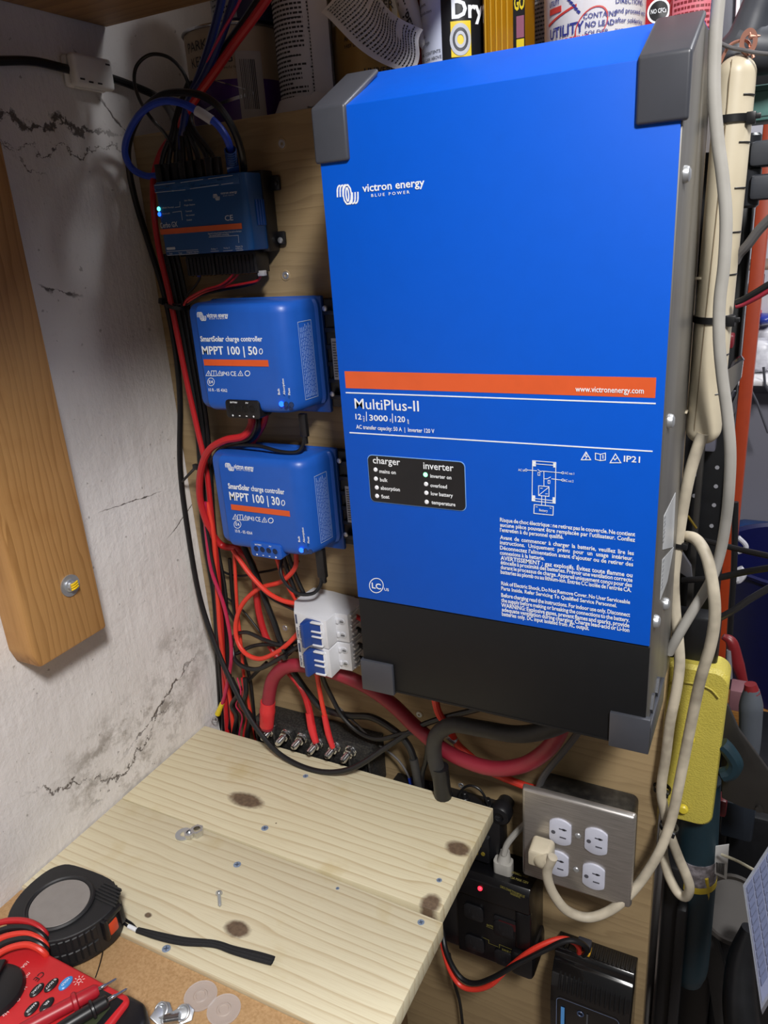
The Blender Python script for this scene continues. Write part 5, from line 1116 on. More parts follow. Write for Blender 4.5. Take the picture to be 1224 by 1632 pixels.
# ------------------------------------------------------------------ cans and bottles on the ledge behind the panel
ZL = .4525
def bend(cx, cy, r):
    """wrap a flat local (x, y) layout on to a can: x = arc length from the facing direction, y = height"""
    def f(a0):
        def w(co):
            t = a0+co.x/r; R = r+.0003+co.z
            return Vector((cx+R*math.sin(t), cy-R*math.cos(t), co.y))
        return w
    return f
def can_text(mb, cx, cy, r, ang, z, h, s, bold=.012, width=None, align='L'):
    w = bend(cx, cy, r)(ang)
    mb.text(s, None, h=h, width=width, bold=bold, align=align, th=.0002, warp=lambda co: w(Vector((co.x, co.y+z, co.z))))
def can_strip(mb, cx, cy, r, a0, a1, z0, z1, th=.0003, n=10, slope=0.0):
    R = r+th
    def P(a, z, R_): return Vector((cx+R_*math.sin(a), cy-R_*math.cos(a), z))
    b = bmesh.new(); rows = []
    for i in range(n+1):
        a = a0+(a1-a0)*i/n; dz = slope*(a-a0); rows.append([b.verts.new(P(a, z0+dz, R)), b.verts.new(P(a, z1+dz, R)), b.verts.new(P(a, z1+dz, r-.0005)), b.verts.new(P(a, z0+dz, r-.0005))])
    for p, q in zip(rows, rows[1:]):
        for k in range(4): b.faces.new((p[k], q[k], q[(k+1) % 4], p[(k+1) % 4]))
    b.faces.new(rows[0]); b.faces.new(list(reversed(rows[-1])))
    bmesh.ops.recalc_face_normals(b, faces=b.faces[:]); mb._new(b, None)
def small_print(mb, cx, cy, r, a0, a1, z0, z1, pitch, lh, seed=1):
    rr = random.Random(seed); z = z1
    while z > z0:
        a = a0+rr.uniform(0, .06); end = a1-rr.choice((0, 0, 0, .1, .3))*(a1-a0)
        while a < end:
            w = rr.uniform(.05, .17); can_strip(mb, cx, cy, r, a, min(a+w, end), z, z+lh, .0002, 2); a += w+.035
        z -= pitch
M_TAN = pm('tan_label', 'a39079', .5, spot='8f7e6a', sscale=30)
M_PURP = pm('purple_label', '452268', .3, spot='391a58')
M_NAVY = pm('navy_label', '1a1f63', .3)
M_TIN = pm('tin_rim', 'a9a9ad', .25, 1.0)
M_INK = pm('dark_ink', '1d1a1c', .6)
M_PGREY = pm('pale_grey_label', 'b8b6b8', .55, spot='a6a4a8', sscale=25)
# quart can with purple label
cx, cy, r = -.238, .083, .0545
pc_ = thing('paint_can', (cx, cy, ZL), 'tan and purple paint can standing behind the rising trunk of cables', 'paint can')
mb = MB(); mb.cyl(r, 0, .048, Matrix.Translation((cx, cy, ZL)), 48); can_strip(mb, cx, cy, r, -.9, 1.0, ZL+.015, ZL+.058, .0002, 16, slope=-.022); mb.build('label_base', M_PURP, pc_)
mb = MB(); mb.cyl(r-.0004, .046, .100, Matrix.Translation((cx, cy, ZL)), 48); mb.build('body', M_TAN, pc_)
mb = MB(); can_strip(mb, cx, cy, r, -.25, .9, ZL+.018, ZL+.0215, .0006, 14, slope=.012); can_strip(mb, cx, cy, r, -.1, .75, ZL+.052, ZL+.0532, .0006, 14, slope=-.018); mb.build('silver_band', M_TIN, pc_)
mb = MB(); mb.ring(r, .002, Matrix.Translation((cx, cy, ZL+.100)), 48, 8); mb.cyl(r-.004, .096, .0985, Matrix.Translation((cx, cy, ZL)), 40); mb.build('rim', M_TIN, pc_)
mb = MB(); can_text(mb, cx, cy, r, -.50, ZL+.079, .010, 'PARK', .0); can_text(mb, cx, cy, r, -.42, ZL+.064, .0098, 'KENSINGTON', .0); can_text(mb, cx, cy, r, .25, ZL+.058, .0028, 'a powerful finish', .0)
mb.build('lettering', M_INK, pc_, smooth=False)
mb = MB(); can_strip(mb, cx, cy, r, .62, 1.15, ZL+.002, ZL+.074, .0006, 8); mb.mi = 1; rr = random.Random(4)
for k in range(9): can_strip(mb, cx, cy, r+.0006, .70+.035*k, .70+.035*k+.02*rr.uniform(.4, 1), ZL+.018, ZL+.066, .0003, 1)
mb.build('barcode_label', [pm('dim_paper', '9b938c', .6), M_INK], pc_)
# small can on top of it
cx2, cy2, r2 = -.215, .085, .040
sc_ = thing('paint_can', (cx2, cy2, ZL+.102), 'small grey labelled can stacked on the tan and purple paint can', 'paint can')
mb = MB(); mb.cyl(r2, .002, .075, Matrix.Translation((cx2, cy2, ZL+.101)), 40, .002); mb.build('body', pm('navy_can', '1b1f44', .4), sc_)
mb = MB(); can_strip(mb, cx2, cy2, r2, -.75, .30, ZL+.106, ZL+.170, .0004, 12); mb.mi = 1; can_text(mb, cx2, cy2, r2+.0004, -.55, ZL+.125, .006, 'CLEAN', .01); small_print(mb, cx2, cy2, r2+.0004, -.6, .25, ZL+.108, ZL+.120, .004, .0018, 3); small_print(mb, cx2, cy2, r2+.0004, -.6, .25, ZL+.136, ZL+.165, .004, .0018, 5); mb.build('label', [pm('dim_grey_label', '8f9096', .6), M_INK], sc_)
# grey can with peeling text label
cx, cy, r = -.140, .075, .031
gc = thing('spray_can', (cx, cy, ZL), 'can wrapped in a grey text label peeling at its foot, left of the gold can', 'spray can')
mb = MB(); mb.cyl(r, 0, .175, Matrix.Translation((cx, cy, ZL)), 40, .002); mb.build('body', M_PGREY, gc)
mb = MB(); small_print(mb, cx, cy, r, -1.25, .55, ZL+.012, ZL+.16, .0042, .0019, 11); small_print(mb, cx, cy, r, .68, 1.2, ZL+.012, ZL+.16, .0032, .0015, 12); 
for s, z in (('FIRST AID', .060), ('CONTAINER MAY EXPLODE', .094)): can_strip(mb, cx, cy, r, -.9, .4, ZL+z-.0005, ZL+z+.0005)
mb.build('text_print', M_INK, gc, smooth=False)
mb = MB()
def peel(u, v):
    a = -1.3+u*2.5; R = r+.002+.012*v*(.6+.4*math.sin(u*7)); z = ZL+.022-.020*v+.012*math.sin(u*3.1)*v*(1 if u > .7 else -.4)+(.014*max(0, u-.75)*4)
    return Vector((cx+R*math.sin(a), cy-R*math.cos(a), z))
mb.grid(peel, 24, 6, .0003); mb.build('peeling_label', M_PGREY, gc)
mb = MB(); mb.grid(lambda u, v: Vector((cx+(r+.0015)*math.sin(.75+.5*u)+.008*u, cy-(r+.0015)*math.cos(.75+.5*u)-.004*u, ZL+.012+.15*v)), 8, 10, .0004); mb.build('loose_flap', M_PGREY, gc)
# gold paint can
cx, cy, r = -.072, .108, .046
go = thing('paint_can', (cx, cy, ZL), 'gold spray paint can with white label behind the crumpled label sheet', 'paint can')
mb = MB(); mb.cyl(r, 0, .16, Matrix.Translation((cx, cy, ZL)), 44, .003); mb.build('body', pm('gold_can', 'a07f45', .35, .35), go)
mb = MB()
b = bmesh.new(); w = bend(cx, cy, r)(0)
def wq(pts):
    bb = bmesh.new(); vs = [bb.verts.new(w(Vector((x, z, .0003)))) for x, z in pts]; bb.faces.new(vs); mb._new(bb, None)
for i in range(8):
    za, zb_ = ZL+.02+.0125*i, ZL+.02+.0125*(i+1); wq([(-.060, za), (-.052+.036*i/8, za), (-.052+.036*(i+1)/8, zb_), (-.060, zb_)])
for i in range(6):
    xa, xb = -.05+.016*i, -.05+.016*(i+1); wq([(xa, ZL+.085-.0), (xb, ZL+.085), (xb, ZL+.125), (xa, ZL+.125)])
mb.build('label', pm('off_white_label', 'a79f93', .55), go)
mb = MB(); can_text(mb, cx, cy, r+.0004, -.62, ZL+.092, .0072, 'PAINT & PRIMER', .012); can_text(mb, cx, cy, r+.0002, -.30, ZL+.068, .0042, 'ANY SURFACE', .012); can_text(mb, cx, cy, r+.0002, -.30, ZL+.0615, .0034, 'FAST DRYING', .008); can_text(mb, cx, cy, r+.0002, .18, ZL+.035, .0058, 'UNIVERSAL', .012)
mb.build('lettering', M_INK, go, smooth=False)
# crumpled label sheet
cs = thing('label_sheet', (-.05, .03, .50), 'crumpled printed paper label leaning between the gold can and the white spray can', 'paper')
c00, c10, c01, c11 = Y(512, 26, .045), Y(652, 124, .016), Y(575, -40, .05), Y(682, 52, .022)
def sheet(u, v, off=0.0):
    p = c00.lerp(c10, u).lerp(c01.lerp(c11, u), v)
    return p+Vector((.004*math.sin(v*5), -.010*math.sin(u*math.pi)-.005*math.sin(v*4+u*5)-off, .004*math.sin(u*6+1)))
mb = MB(); mb.grid(sheet, 20, 16, .0003); mb.build('sheet', pm('crumpled_label_paper', 'c2bfbe', .55, spot='aaa6a6', sscale=60), cs)
mb = MB(); rr = random.Random(21)
for i in range(27):
    u = .05+.0345*i; v = .09
    ve = rr.choice((.95, .9, .6, .98))
    while v < ve:
        dv = rr.uniform(.015, .06); bb = bmesh.new()
        vs = [bb.verts.new(sheet(a, c_, .0007)) for a, c_ in ((u, v), (u+.013, v), (u+.013, min(v+dv, ve)), (u, min(v+dv, ve)))]; bb.faces.new(vs); mb._new(bb, None); v += dv+.016
mb.build('text_print', M_INK, cs, smooth=False)
# rolled label with dark heading, and red tube
rl = thing('rolled_label', (-.01, .05, .48), 'curled white label with large dark heading beside the white spray can', 'paper')
mb = MB(); A, B = Y(640, -30, .055), Y(678, 75, .045); mb.tube([A, A.lerp(B, .5)+Vector((-.002, -.003, 0)), B], [.011, .010, .004], 16, step=6); mb.build('roll', pm('dull_white_paper', 'b5b2b0', .6), rl)
mb = MB(); d = (B-A).normalized(); nrm = Vector((-.35, -1, .1)).normalized(); xx = d; zz = (nrm-xx*nrm.dot(xx)).normalized(); yy_ = zz.cross(xx)
m = Matrix((xx, yy_, zz)).transposed().to_4x4(); m.translation = A.lerp(B, .32)+zz*.0125-yy_*.004; mb.text('SUPER', m, h=.0085, bold=.02); mb.build('lettering', M_INK, rl, smooth=False)
A, B = Y(652, -30, .07), Y(674, 62, .066); cable('red_tube', 'dark red glossy tube standing left of the white spray can', [A, B, Y(678, 120, .064)], .0075, pm('dark_red_gloss', '7e1c22', .25), cat='tube')
# white and black spray can with bearing badge
cx, cy, r = .0355, .067, .0335
sp = thing('spray_can', (cx, cy, ZL), 'white and black dry lubricant can with yellow bearing badge', 'spray can')
mb = MB(); mb.cyl(r, 0, .19, Matrix.Translation((cx, cy, ZL)), 48, .002); mb.build('body', pm('white_can', 'c4cadb', .3, spot='b6bccd', sscale=12), sp)
mb = MB(); can_strip(mb, cx, cy, r, -.02, 1.7, ZL+.001, ZL+.188, .0003, 24); mb.build('black_label', pm('black_can_label', '16171b', .3), sp)
mb = MB(); can_text(mb, cx, cy, r+.0003, .28, ZL+.0625, .0150, 'Dry', .03); can_text(mb, cx, cy, r+.0003, .30, ZL+.086, .0135, 'ore', .03); can_text(mb, cx, cy, r+.0003, .20, ZL+.0245, .0050, 'Extreme Temp', .02); can_text(mb, cx, cy, r+.0003, .22, ZL+.0165, .0034, '• Bonds to surface', .01); can_text(mb, cx, cy, r+.0003, .22, ZL+.011, .0034, '• Dries fast', .01)
mb.build('lettering', M_WHITE, sp, smooth=False)
mb = MB(); can_strip(mb, cx, cy, r+.0003, .24, .80, ZL+.031, ZL+.060, .0003, 8)
w = bend(cx, cy, r+.0007)(.50)
mb.mi = 1
def bring(r0, r1, mi):
    mb.mi = mi; bb = bmesh.new(); n_ = 28; o = []
    for i in range(n_):
        t_ = 2*math.pi*i/n_; o.append((bb.verts.new(w(Vector((r0*math.cos(t_)*.86, ZL+.0450+r0*math.sin(t_)*1.15, .0002)))), bb.verts.new(w(Vector((r1*math.cos(t_)*.86, ZL+.0450+r1*math.sin(t_)*1.15, .0002))))))
    for i in range(n_): bb.faces.new((o[i][0], o[i][1], o[(i+1) % n_][1], o[(i+1) % n_][0]))
    mb._new(bb, None)
bring(.0085, .0115, 1); bring(.0060, .0085, 2); bring(.0036, .0060, 1)
mb.build('badge', [pm('yellow_badge', 'e2c52a', .4), pm('bearing_grey', 'b9bcc2', .3), pm('bearing_dark', '3a3c42', .4)], sp)
mb = MB(); rr = random.Random(9)
for z, s in ((.085, 'automotive'), (.078, 'equipment,'), (.071, 'semiconductors'), (.052, 'materials.'), (.046, 'Use sparingly.'), (.037, 'FLAME. CONTENTS'), (.032, 'STORE CAN ABOVE'), (.027, 'HARMFUL OR'), (.022, 'if sprayed'), (.010, 'State of California to')):
    can_text(mb, cx, cy, r, -1.05, ZL+z, .0028, s, .006)
mb.build('fine_print', M_GREYP, sp, smooth=False)
# amber oil bottle
cx, cy, hw_ = .0865, .062, .0155
ab = thing('oil_bottle', (cx, cy, ZL), 'clear amber oil bottle with black and yellow label, right of the white spray can', 'bottle')
t = NT('amber_oil'); t.out((*lin('b07a12'), 1), .12); t.b.inputs['Transmission Weight'].default_value = .25; t.b.inputs['IOR'].default_value = 1.35; M_AMB = t.m
mb = MB(); mb.prism(rrect(cx-hw_, cy-.022, cx+.024, cy+.022, .007), ZL, ZL+.16, None, .002, 2)
mb.mi = 1
for k in range(5): mb.box((cx-.012+.0052*k, cy-.0228, ZL+.004), (cx-.0105+.0052*k, cy-.0218, ZL+.156), .0004, 1)
mb.build('body', [M_AMB, pm('pale_amber', 'b98d2e', .2)], ab)
mb = MB(); lx0, lx1 = cx+.0155, cx+.0255; mb.box((lx0, cy-.0229, ZL+.003), (lx1, cy-.020, ZL+.15)); mb.mi = 1; mb.box((lx0+.003, cy-.0233, ZL+.030), (lx1, cy-.0228, ZL+.037)); mb.box((lx0+.003, cy-.0233, ZL+.004), (lx1, cy-.0228, ZL+.012)); mb.mi = 2; mb.box((lx0+.003, cy-.0233, ZL+.038), (lx1, cy-.0228, ZL+.055)); mb.mi = 3; mb.box((lx0+.003, cy-.0233, ZL+.017), (lx1, cy-.0228, ZL+.029)); mb.mi = 1
mb.text('GO', front(lx0+.001, cy-.0231, ZL+.060), h=.012, width=.0095, bold=.03); mb.build('label', [M_BLKP, pm('label_yellow', 'd8c02c', .4), pm('label_mauve', '8c5468', .5), pm('label_olive', '6e6a45', .5)], ab)
# grey print can behind
cx, cy, r = .1165, .12, .022
gp = thing('spray_can', (cx, cy, ZL), 'narrow can with dense grey print between the oil bottle and the white tub', 'spray can')
mb = MB(); mb.cyl(r, 0, .17, Matrix.Translation((cx, cy, ZL)), 36, .002); mb.build('body', M_PGREY, gp); mb = MB(); small_print(mb, cx, cy, r, -1.2, 1.2, ZL+.01, ZL+.15, .0036, .0016, 31); mb.build('text_print', M_GREYP, gp, smooth=False)
# white soldering tub
cx, cy = .1665, .073; r = .0445
tub = thing('soldering_tub', (cx, cy, ZL), 'white plastic soldering tub with brown stains and blue and red print', 'tub')
t = NT('stained_white_tub'); p = t.pos(); f_ = t.ramp(t.noise(t.mapv(p, (1, 1, .6)), 42, 4), [(.5, 0.0), (.63, 1.0)]); sep = t.n('ShaderNodeSeparateXYZ', {0: p})
zz = t.n('ShaderNodeMapRange', {0: sep.outputs[2], 1: ZL+.040, 2: ZL+.070, 3: 0.0, 4: 1.0}).outputs[0]; xx = t.n('ShaderNodeMapRange', {0: sep.outputs[0], 1: .158, 2: .178, 3: 1.0, 4: 0.0}).outputs[0]
fac = t.math('MULTIPLY', f_, t.math('MULTIPLY', zz, xx)); M_TUB = t.out(t.mix(fac, 'd6d4d2', t.mix(t.noise(p, 90, 3), 'a06a25', 'e0cfae')), .35)
mb = MB(); mb.lathe([(0, 0), (r*.95, 0), (r*.97, .002), (r, .085), (r+.003, .086), (r+.003, .094), (0, .094)], Matrix.Translation((cx, cy, ZL)), 52); mb.build('body', M_TUB, tub)
M_PB = pm('print_blue', '26307e', .5); M_PR = pm('print_red', 'c03a34', .5)
mb = MB(); rb = r*.992
can_text(mb, cx, cy, rb, -.78, ZL+.032, .0085, 'UTILITY', .02, width=.036); can_text(mb, cx, cy, rb, -.62, ZL+.048, .005, 'UTILITY', .02, width=.014) if False else None
can_text(mb, cx, cy, rb, -.80, ZL+.057, .0042, 'UTILITY', .02, width=.0135); can_text(mb, cx, cy, rb, -.08, ZL+.064, .0042, '14-220', .01); can_text(mb, cx, cy, rb, -.1, ZL+.071, .0042, 'FLUX', .01)
for z, s in ((.071, 'except aluminum,'), (.064, 'solder and metal,'), (.057, 'and saves time.'), (.050, 'DIRECTIONS:'), (.043, 'and proceed with'), (.036, 'after soldering,'), (.029, 'away any flux')): can_text(mb, cx, cy, rb, .62, ZL+z, .0040, s, .008)
can_text(mb, cx, cy, rb, .02, ZL+.041, .0040, 'CONTAINS', .01); can_text(mb, cx, cy, rb, .06, ZL+.0345, .0042, 'NO LEAD', .02); can_text(mb, cx, cy, rb, .05, ZL+.028, .0040, 'SOLDER', .01)
w = bend(cx, cy, rb)(-.38)
for i in range(8):     # blue and red torch drawing
    bb = bmesh.new(); vs = [bb.verts.new(w(Vector((x_, z_, .0002)))) for x_, z_ in ((.0022*i-.004, ZL+.066-.0026*i), (.0022*i-.0022, ZL+.067-.0026*i), (.0022*i, ZL+.0652-.0026*i), (.0022*i-.0016, ZL+.064-.0026*i))]; bb.faces.new(vs); mb._new(bb, None)
mb.build('blue_print', M_PB, tub, smooth=False)
mb = MB(); can_text(mb, cx, cy, rb, -.60, ZL+.0235, .0065, 'SOLDERING', .02, width=.032); can_text(mb, cx, cy, rb, .62, ZL+.018, .005, 'DANGER', .012); can_strip(mb, cx, cy, rb, -.80, -.46, ZL+.051, ZL+.0555, .0004, 6)
can_strip(mb, cx, cy, rb, -.85, -.12, ZL+.043, ZL+.0448, .0004, 10, slope=.012)
for a0, a1, z0, z1 in ((.58, 1.1, .0245, .0252), (.58, .595, .014, .025)): can_strip(mb, cx, cy, rb, a0, a1, ZL+z0, ZL+z1, .0004, 4)
for i in range(30):
    t0, t1 = 2*math.pi*i/30, 2*math.pi*(i+1)/30; w2 = bend(cx, cy, rb)(.17); bb = bmesh.new()
    P_ = [(.0135*math.cos(t_)*k_, .0125*math.sin(t_)*k_+.0045*math.cos(t_)*k_) for t_, k_ in ((t0, .95), (t0, 1.03), (t1, 1.03), (t1, .95))]
    vs = [bb.verts.new(w2(Vector((a_, ZL+.036+c_, .0002)))) for a_, c_ in P_]; bb.faces.new(vs); mb._new(bb, None)
mb.build('red_print', M_PR, tub, smooth=False)
# red cans
M_CANR = pm('red_can', 'a01c26', .3, spot='8e1820')
cx, cy, r = .216, .108, .030
rc = thing('spray_can', (cx, cy, ZL), 'plain red can with round black badge between the tub and the guard', 'spray can')
mb = MB(); mb.cyl(r, 0, .17, Matrix.Translation((cx, cy, ZL)), 44, .002); mb.build('body', M_CANR, rc)
mb = MB(); w = bend(cx, cy, r)(.16); mb.mi = 0
def disc(r0, r1, mi, zc):
    mb.mi = mi; bb = bmesh.new(); o = []
    for i in range(24):
        t_ = 2*math.pi*i/24; o.append((bb.verts.new(w(Vector((r0*math.cos(t_), zc+r0*math.sin(t_), .0002+.0001*mi)))), bb.verts.new(w(Vector((r1*math.cos(t_), zc+r1*math.sin(t_), .0002+.0001*mi))))))
    for i in range(24): bb.faces.new((o[i][0], o[i][1], o[(i+1) % 24][1], o[(i+1) % 24][0]))
    mb._new(bb, None)
disc(.0078, .0095, 0, ZL+.047); disc(.0001, .0078, 1, ZL+.047); mb.mi = 2
ww = w
mb.text('NO CFCs', None, h=.0036, width=.0125, bold=.01, align='C', warp=lambda co: ww(Vector((co.x, co.y+ZL+.0455, co.z+.0004)))); mb.build('badge', [M_WHITE, M_BLKP, M_WHITE], rc)
cx, cy, r = .2485, .095, .0240
rd = thing('spray_can', (cx, cy, ZL), 'red can with pale pink text panel behind the right corner guard', 'spray can')
mb = MB(); mb.cyl(r, 0, .17, Matrix.Translation((cx, cy, ZL)), 44, .002); mb.build('body', M_CANR, rd)
mb = MB(); can_strip(mb, cx, cy, r, -.72, .95, ZL+.004, ZL+.15, .0003, 14); mb.mi = 1; can_strip(mb, cx, cy, r, .98, 1.06, ZL+.002, ZL+.16, .0003, 2); mb.mi = 2; small_print(mb, cx, cy, r+.0003, -.66, .9, ZL+.01, ZL+.14, .0042, .0020, 44); mb.build('text_panel', [pm('pink_panel', 'd1707c', .5), M_WHITE, pm('deep_red_ink', '7a1822', .5)], rd)
# ------------------------------------------------------------------ power strip and the right hand side
M_CREAMP = pm('cream_plastic', 'c9bea6', .42, spot='b7ab92', sscale=18, samt=.5)
T_, B_ = Y(1176, 88, .004), Y(1119, 706, .004)
strip = thing('power_strip', (B_.x, .004, B_.z), 'long cream rounded power strip strapped upright beside the inverter', 'power strip')
Ls = T_.z-B_.z; xc = (T_.x+B_.x)/2
mb = MB(); prof = []; rx_ = .0152
for i in range(9): a = math.pi/2*i/8; prof.append((rx_*math.sin(a), .014-.014*math.cos(a)))
for i in range(9): a = math.pi/2*(1-i/8); prof.append((rx_*math.sin(a)*.97, Ls-.014+.014*math.cos(a)))
mb.lathe(prof, frame((B_.x, .004, B_.z), (T_-B_)), 40, 1.0, 1.25); mb.build('body', M_CREAMP, strip)
AX = (T_-B_).normalized()
def sp_(px, py): return Y(px, py, .004)
mb = MB(); pts = []
for i in range(25):
    t_ = .015+.97*i/24; p = B_.lerp(T_, t_); a = -.42+.30*math.sin(t_*2.4)*t_; k = 1.0 if .04 < t_ < .96 else .85
    pts.append(p+Vector((rx_*k*math.sin(a)*1.0, -rx_*k*1.25*math.cos(a), 0)))
mb.tube(pts, .00042, 6, step=3); mb.build('seam', pm('seam_brown', '7a6c55', .7), strip)
mb = MB()
for i in range(8):
    t_ = .90-.105*i if i else .90
    p = B_.lerp(T_, .905-.107*i); mb.tube([p+Vector((rx_*1.005*math.sin(a), -rx_*1.258*math.cos(a), 0)) for a in (.55, .75, .95, 1.15, 1.4)], .0006, 6, step=2)
mb.build('slots', M_BLKP, strip)
mb = MB()
p = Y(1103, 651, .004); mb.box((p.x-.0165, -.014, p.z-.001), (p.x-.002, -.006, p.z+.001), .0006); p = B_.lerp(T_, .47); mb.box((p.x-.018, -.008, p.z-.001), (p.x-.008, -.002, p.z+.001), .0005); mb.build('moulding_tab', M_CREAMP, strip)
q = T_+Vector((0, -.004, -.002)); mb = MB()
mb.tube([q+Vector((-.012, 0, -.002)), q+Vector((-.007, 0, .008)), q+Vector((0, 0, .011)), q+Vector((.007, 0, .009)), q+Vector((.0115, 0, -.002))], .0012, 8)
c_ = Y(1193, 67, -.004)
mb.lathe([(.0036, -.0012), (.0074, -.0012), (.0074, .0012), (.0036, .0012), (.0036, -.0012)], front(c_.x, c_.y, c_.z), 24, .85, 1.25); mb.tube([Y(1184, 80, -.004), Y(1190, 84, -.004), Y(1192, 88, -.004)], .002, 8); mb.tube([Y(1196, 59, -.004), Y(1204, 58, -.004), Y(1212, 57, -.004)], [.002, .0014, .0005], 8); mb.tube([Y(1196, 60, -.004), Y(1196, 53, -.004), Y(1194, 50, -.004)], [.0016, .001], 8)
mb.build('hanging_hook', pm('copper_hook', 'c08a78', .3, .6), strip)
for py, s in ((178, 'black tie round the upper part of the cream power strip'), (484, 'black tie round the middle of the cream power strip')):
    f_ = (py-88)/(706-88); p = T_.lerp(B_, f_); hd = p+Vector((.0145, -.012, -.001))
    mb = MB(); m = frame(p, AX); mb.lathe([(.0154, -.0028), (.0164, -.0028), (.0164, .0028), (.0154, .0028), (.0154, -.0028)], m, 40, 1.0, 1.25); mb.box((hd.x-.0035, hd.y-.003, hd.z-.0045), (hd.x+.0035, hd.y+.003, hd.z+.0045), .0008); mb.box((hd.x-.001, hd.y-.002, hd.z-.001), (hd.x+.007, hd.y+.001, hd.z+.003), .0006)
    tag(mb.build('cable_tie', M_CBLK), s, 'cable tie')
# yellow tool case
yc = thing('tool_case', (.302, .02, -.27), 'textured yellow plastic tool case hanging right of the plywood', 'tool case')
M_YEL = pm('yellow_case', 'bcae4c', .42, spot='ab9d40', sscale=30, bscale=650, bstr=.6, bdist=.0014)
YY = .0202
c1, c2, c3 = Fp(1160, 1115, YY), Fp(1136, 1290, YY), Fp(1110, 1319, YY); xr_, zt_ = c1[0], Fp(1105, 1064, YY)[1]
cr = rrect(.2640, c3[1], xr_, zt_, .015, 7)
cr = [(x-(xr_-c2[0])*max(0, min(1, (zt_-z)/(zt_-c3[1])))*(1 if x > .29 else 0), z) for x, z in cr]
mb = MB(); mb.loft(cr, [(0, .88), (.0008, .93), (.003, .972), (.007, 1.0), (.034, 1.0), (.038, .96)], .298, (zt_+c3[1])/2, front(0, YY+.040, 0) @ Matrix.Diagonal((1, 1, 1, 1)))
mb.build('body', M_YEL, yc)
mb = MB(); lp = [Fp(u, v, YY) for u, v in ((1066, 1086), (1090, 1087), (1116, 1091), (1134, 1099), (1146, 1112))]; mb.tube([Vector((x, YY-.0006, z)) for x, z in lp], .0010, 8); mb.build('lid_seam', M_YEL, yc)
for u, v in ((1099, 1177), (1089, 1288)):
    q = Y(u, v, YY); mb = MB(); mb.lathe([(.0055, 0), (.0055, .003), (.0040, .0046), (0, .0048)], front(q.x, YY, q.z), 22); mb.build('latch_knob', pm('yellow_knob', 'd4c038', .4), yc)
# dark things right of the panel
M_TEAL = pm('dark_teal', '0d2731', .5, spot='0a1e27')
M_DKB = pm('near_black_plastic', '0e0f12', .4, spot='191a1e')
M_STL = pm('dark_steel', '3d3b39', .45, .6, spot='2b2928', sscale=30)
pp = thing('perforated_panel', (.30, .12, -.3), 'black perforated steel panel behind the cream power strip', 'panel')
a, b_ = Y(1213, 280, .12), Y(1140, 900, .12)
mb = MB(); mb.box((.258, .12, -.34), (a.x-.003, .124, .385), .001); mb.box((a.x-.005, .11, -.34), (a.x-.003, .124, .385), .0006); mb.build('sheet', M_DKB, pp)
mb = MB()
for u, v in ((1143, 745), (1141, 775), (1138, 805), (1134, 838), (1109, 756), (1106, 790)):
    q = Y(u, v, .1198); mb.cyl(.0022, 0, .0006, front(q.x, .1198, q.z), 14)
mb.build('hole', pm('bright_hole_edge', '85858c', .5), pp)
mb = MB(); A = Y(1096, 742, .06); mb.box((A.x-.012, .055, -.20), (A.x-.004, .065, .14), .001); mb.box((A.x+.006, .09, -.33), (A.x+.012, .10, .13), .001); tag(mb.build('steel_rod', M_STL), 'dark steel upright rods seen between the two hanging cords', 'rod')
# bright bits in the dark behind the cords
for (u, v, w_, h_, yy, mt, nm, s, ct) in ((1128, 700, 24, 42, .10, pm('slate_grey_box', '5a5a66', .5), 'junction_box', 'slate grey box under the power strip behind the cords', 'box'),
        (1163, 545, 11, 22, .09, pm('maroon_plastic', '6a1520', .4), 'fuse_holder', 'small dark red block right of the power strip', 'fuse'),
        (1082, 866, 10, 14, .06, M_DKB, 'cord_clip', 'black clip where the bent cream cord starts', 'clip')):
    q = Y(u, v, yy); k = pixm(q); mb = MB(); mb.box((q.x-w_*k/2, yy, q.z-h_*k/2), (q.x+w_*k/2, yy+.02, q.z+h_*k/2), .002); tag(mb.build(nm, mt), s, ct)
mb = MB(); mb.quad(Y(1086, 875, .07), Y(1102, 900, .07), Y(1104, 922, .07), Y(1084, 908, .07), .006); tag(mb.build('metal_bracket', pm('mid_grey_metal', '75757c', .4, .6)), 'small grey metal bracket behind the crossing cords', 'bracket')
mb = MB(); mb.tube([Y(1096, 822, .07), Y(1110, 842, .07)], .0014, 6, smooth=False); tag(mb.build('brass_rod', pm('old_brass', '8a7430', .35, .8)), 'short brass rod behind the crossing cords', 'rod')
mb = MB(); mb.tube([Y(1062, 1010, .04), Y(1100, 1045, .04), Y(1120, 1062, .04)], .004, 8); mb.box((.27, .035, -.12), (.318, .06, -.06), .004); tag(mb.build('drill_body', M_DKB), 'black tool body just above the yellow case', 'tool')
# orange rack upright
yo = .40; a, b_ = Y(1213, 330, yo), Y(1145, 1065, yo)
rack = thing('rack_upright', ((a.x+b_.x)/2, yo, -1.05), 'orange steel rack upright behind the cords on the right', 'rack')
M_RACK = pm('orange_rack_paint', '93320f', .45, spot='842b0c')
mb = MB(); q = Y(1180, 700, yo); ww_ = 19*pixm(q); mb.box((q.x-ww_/2, yo, -1.05), (q.x+ww_/2, yo+.04, .60), .002); mb.build('post', M_RACK, rack)
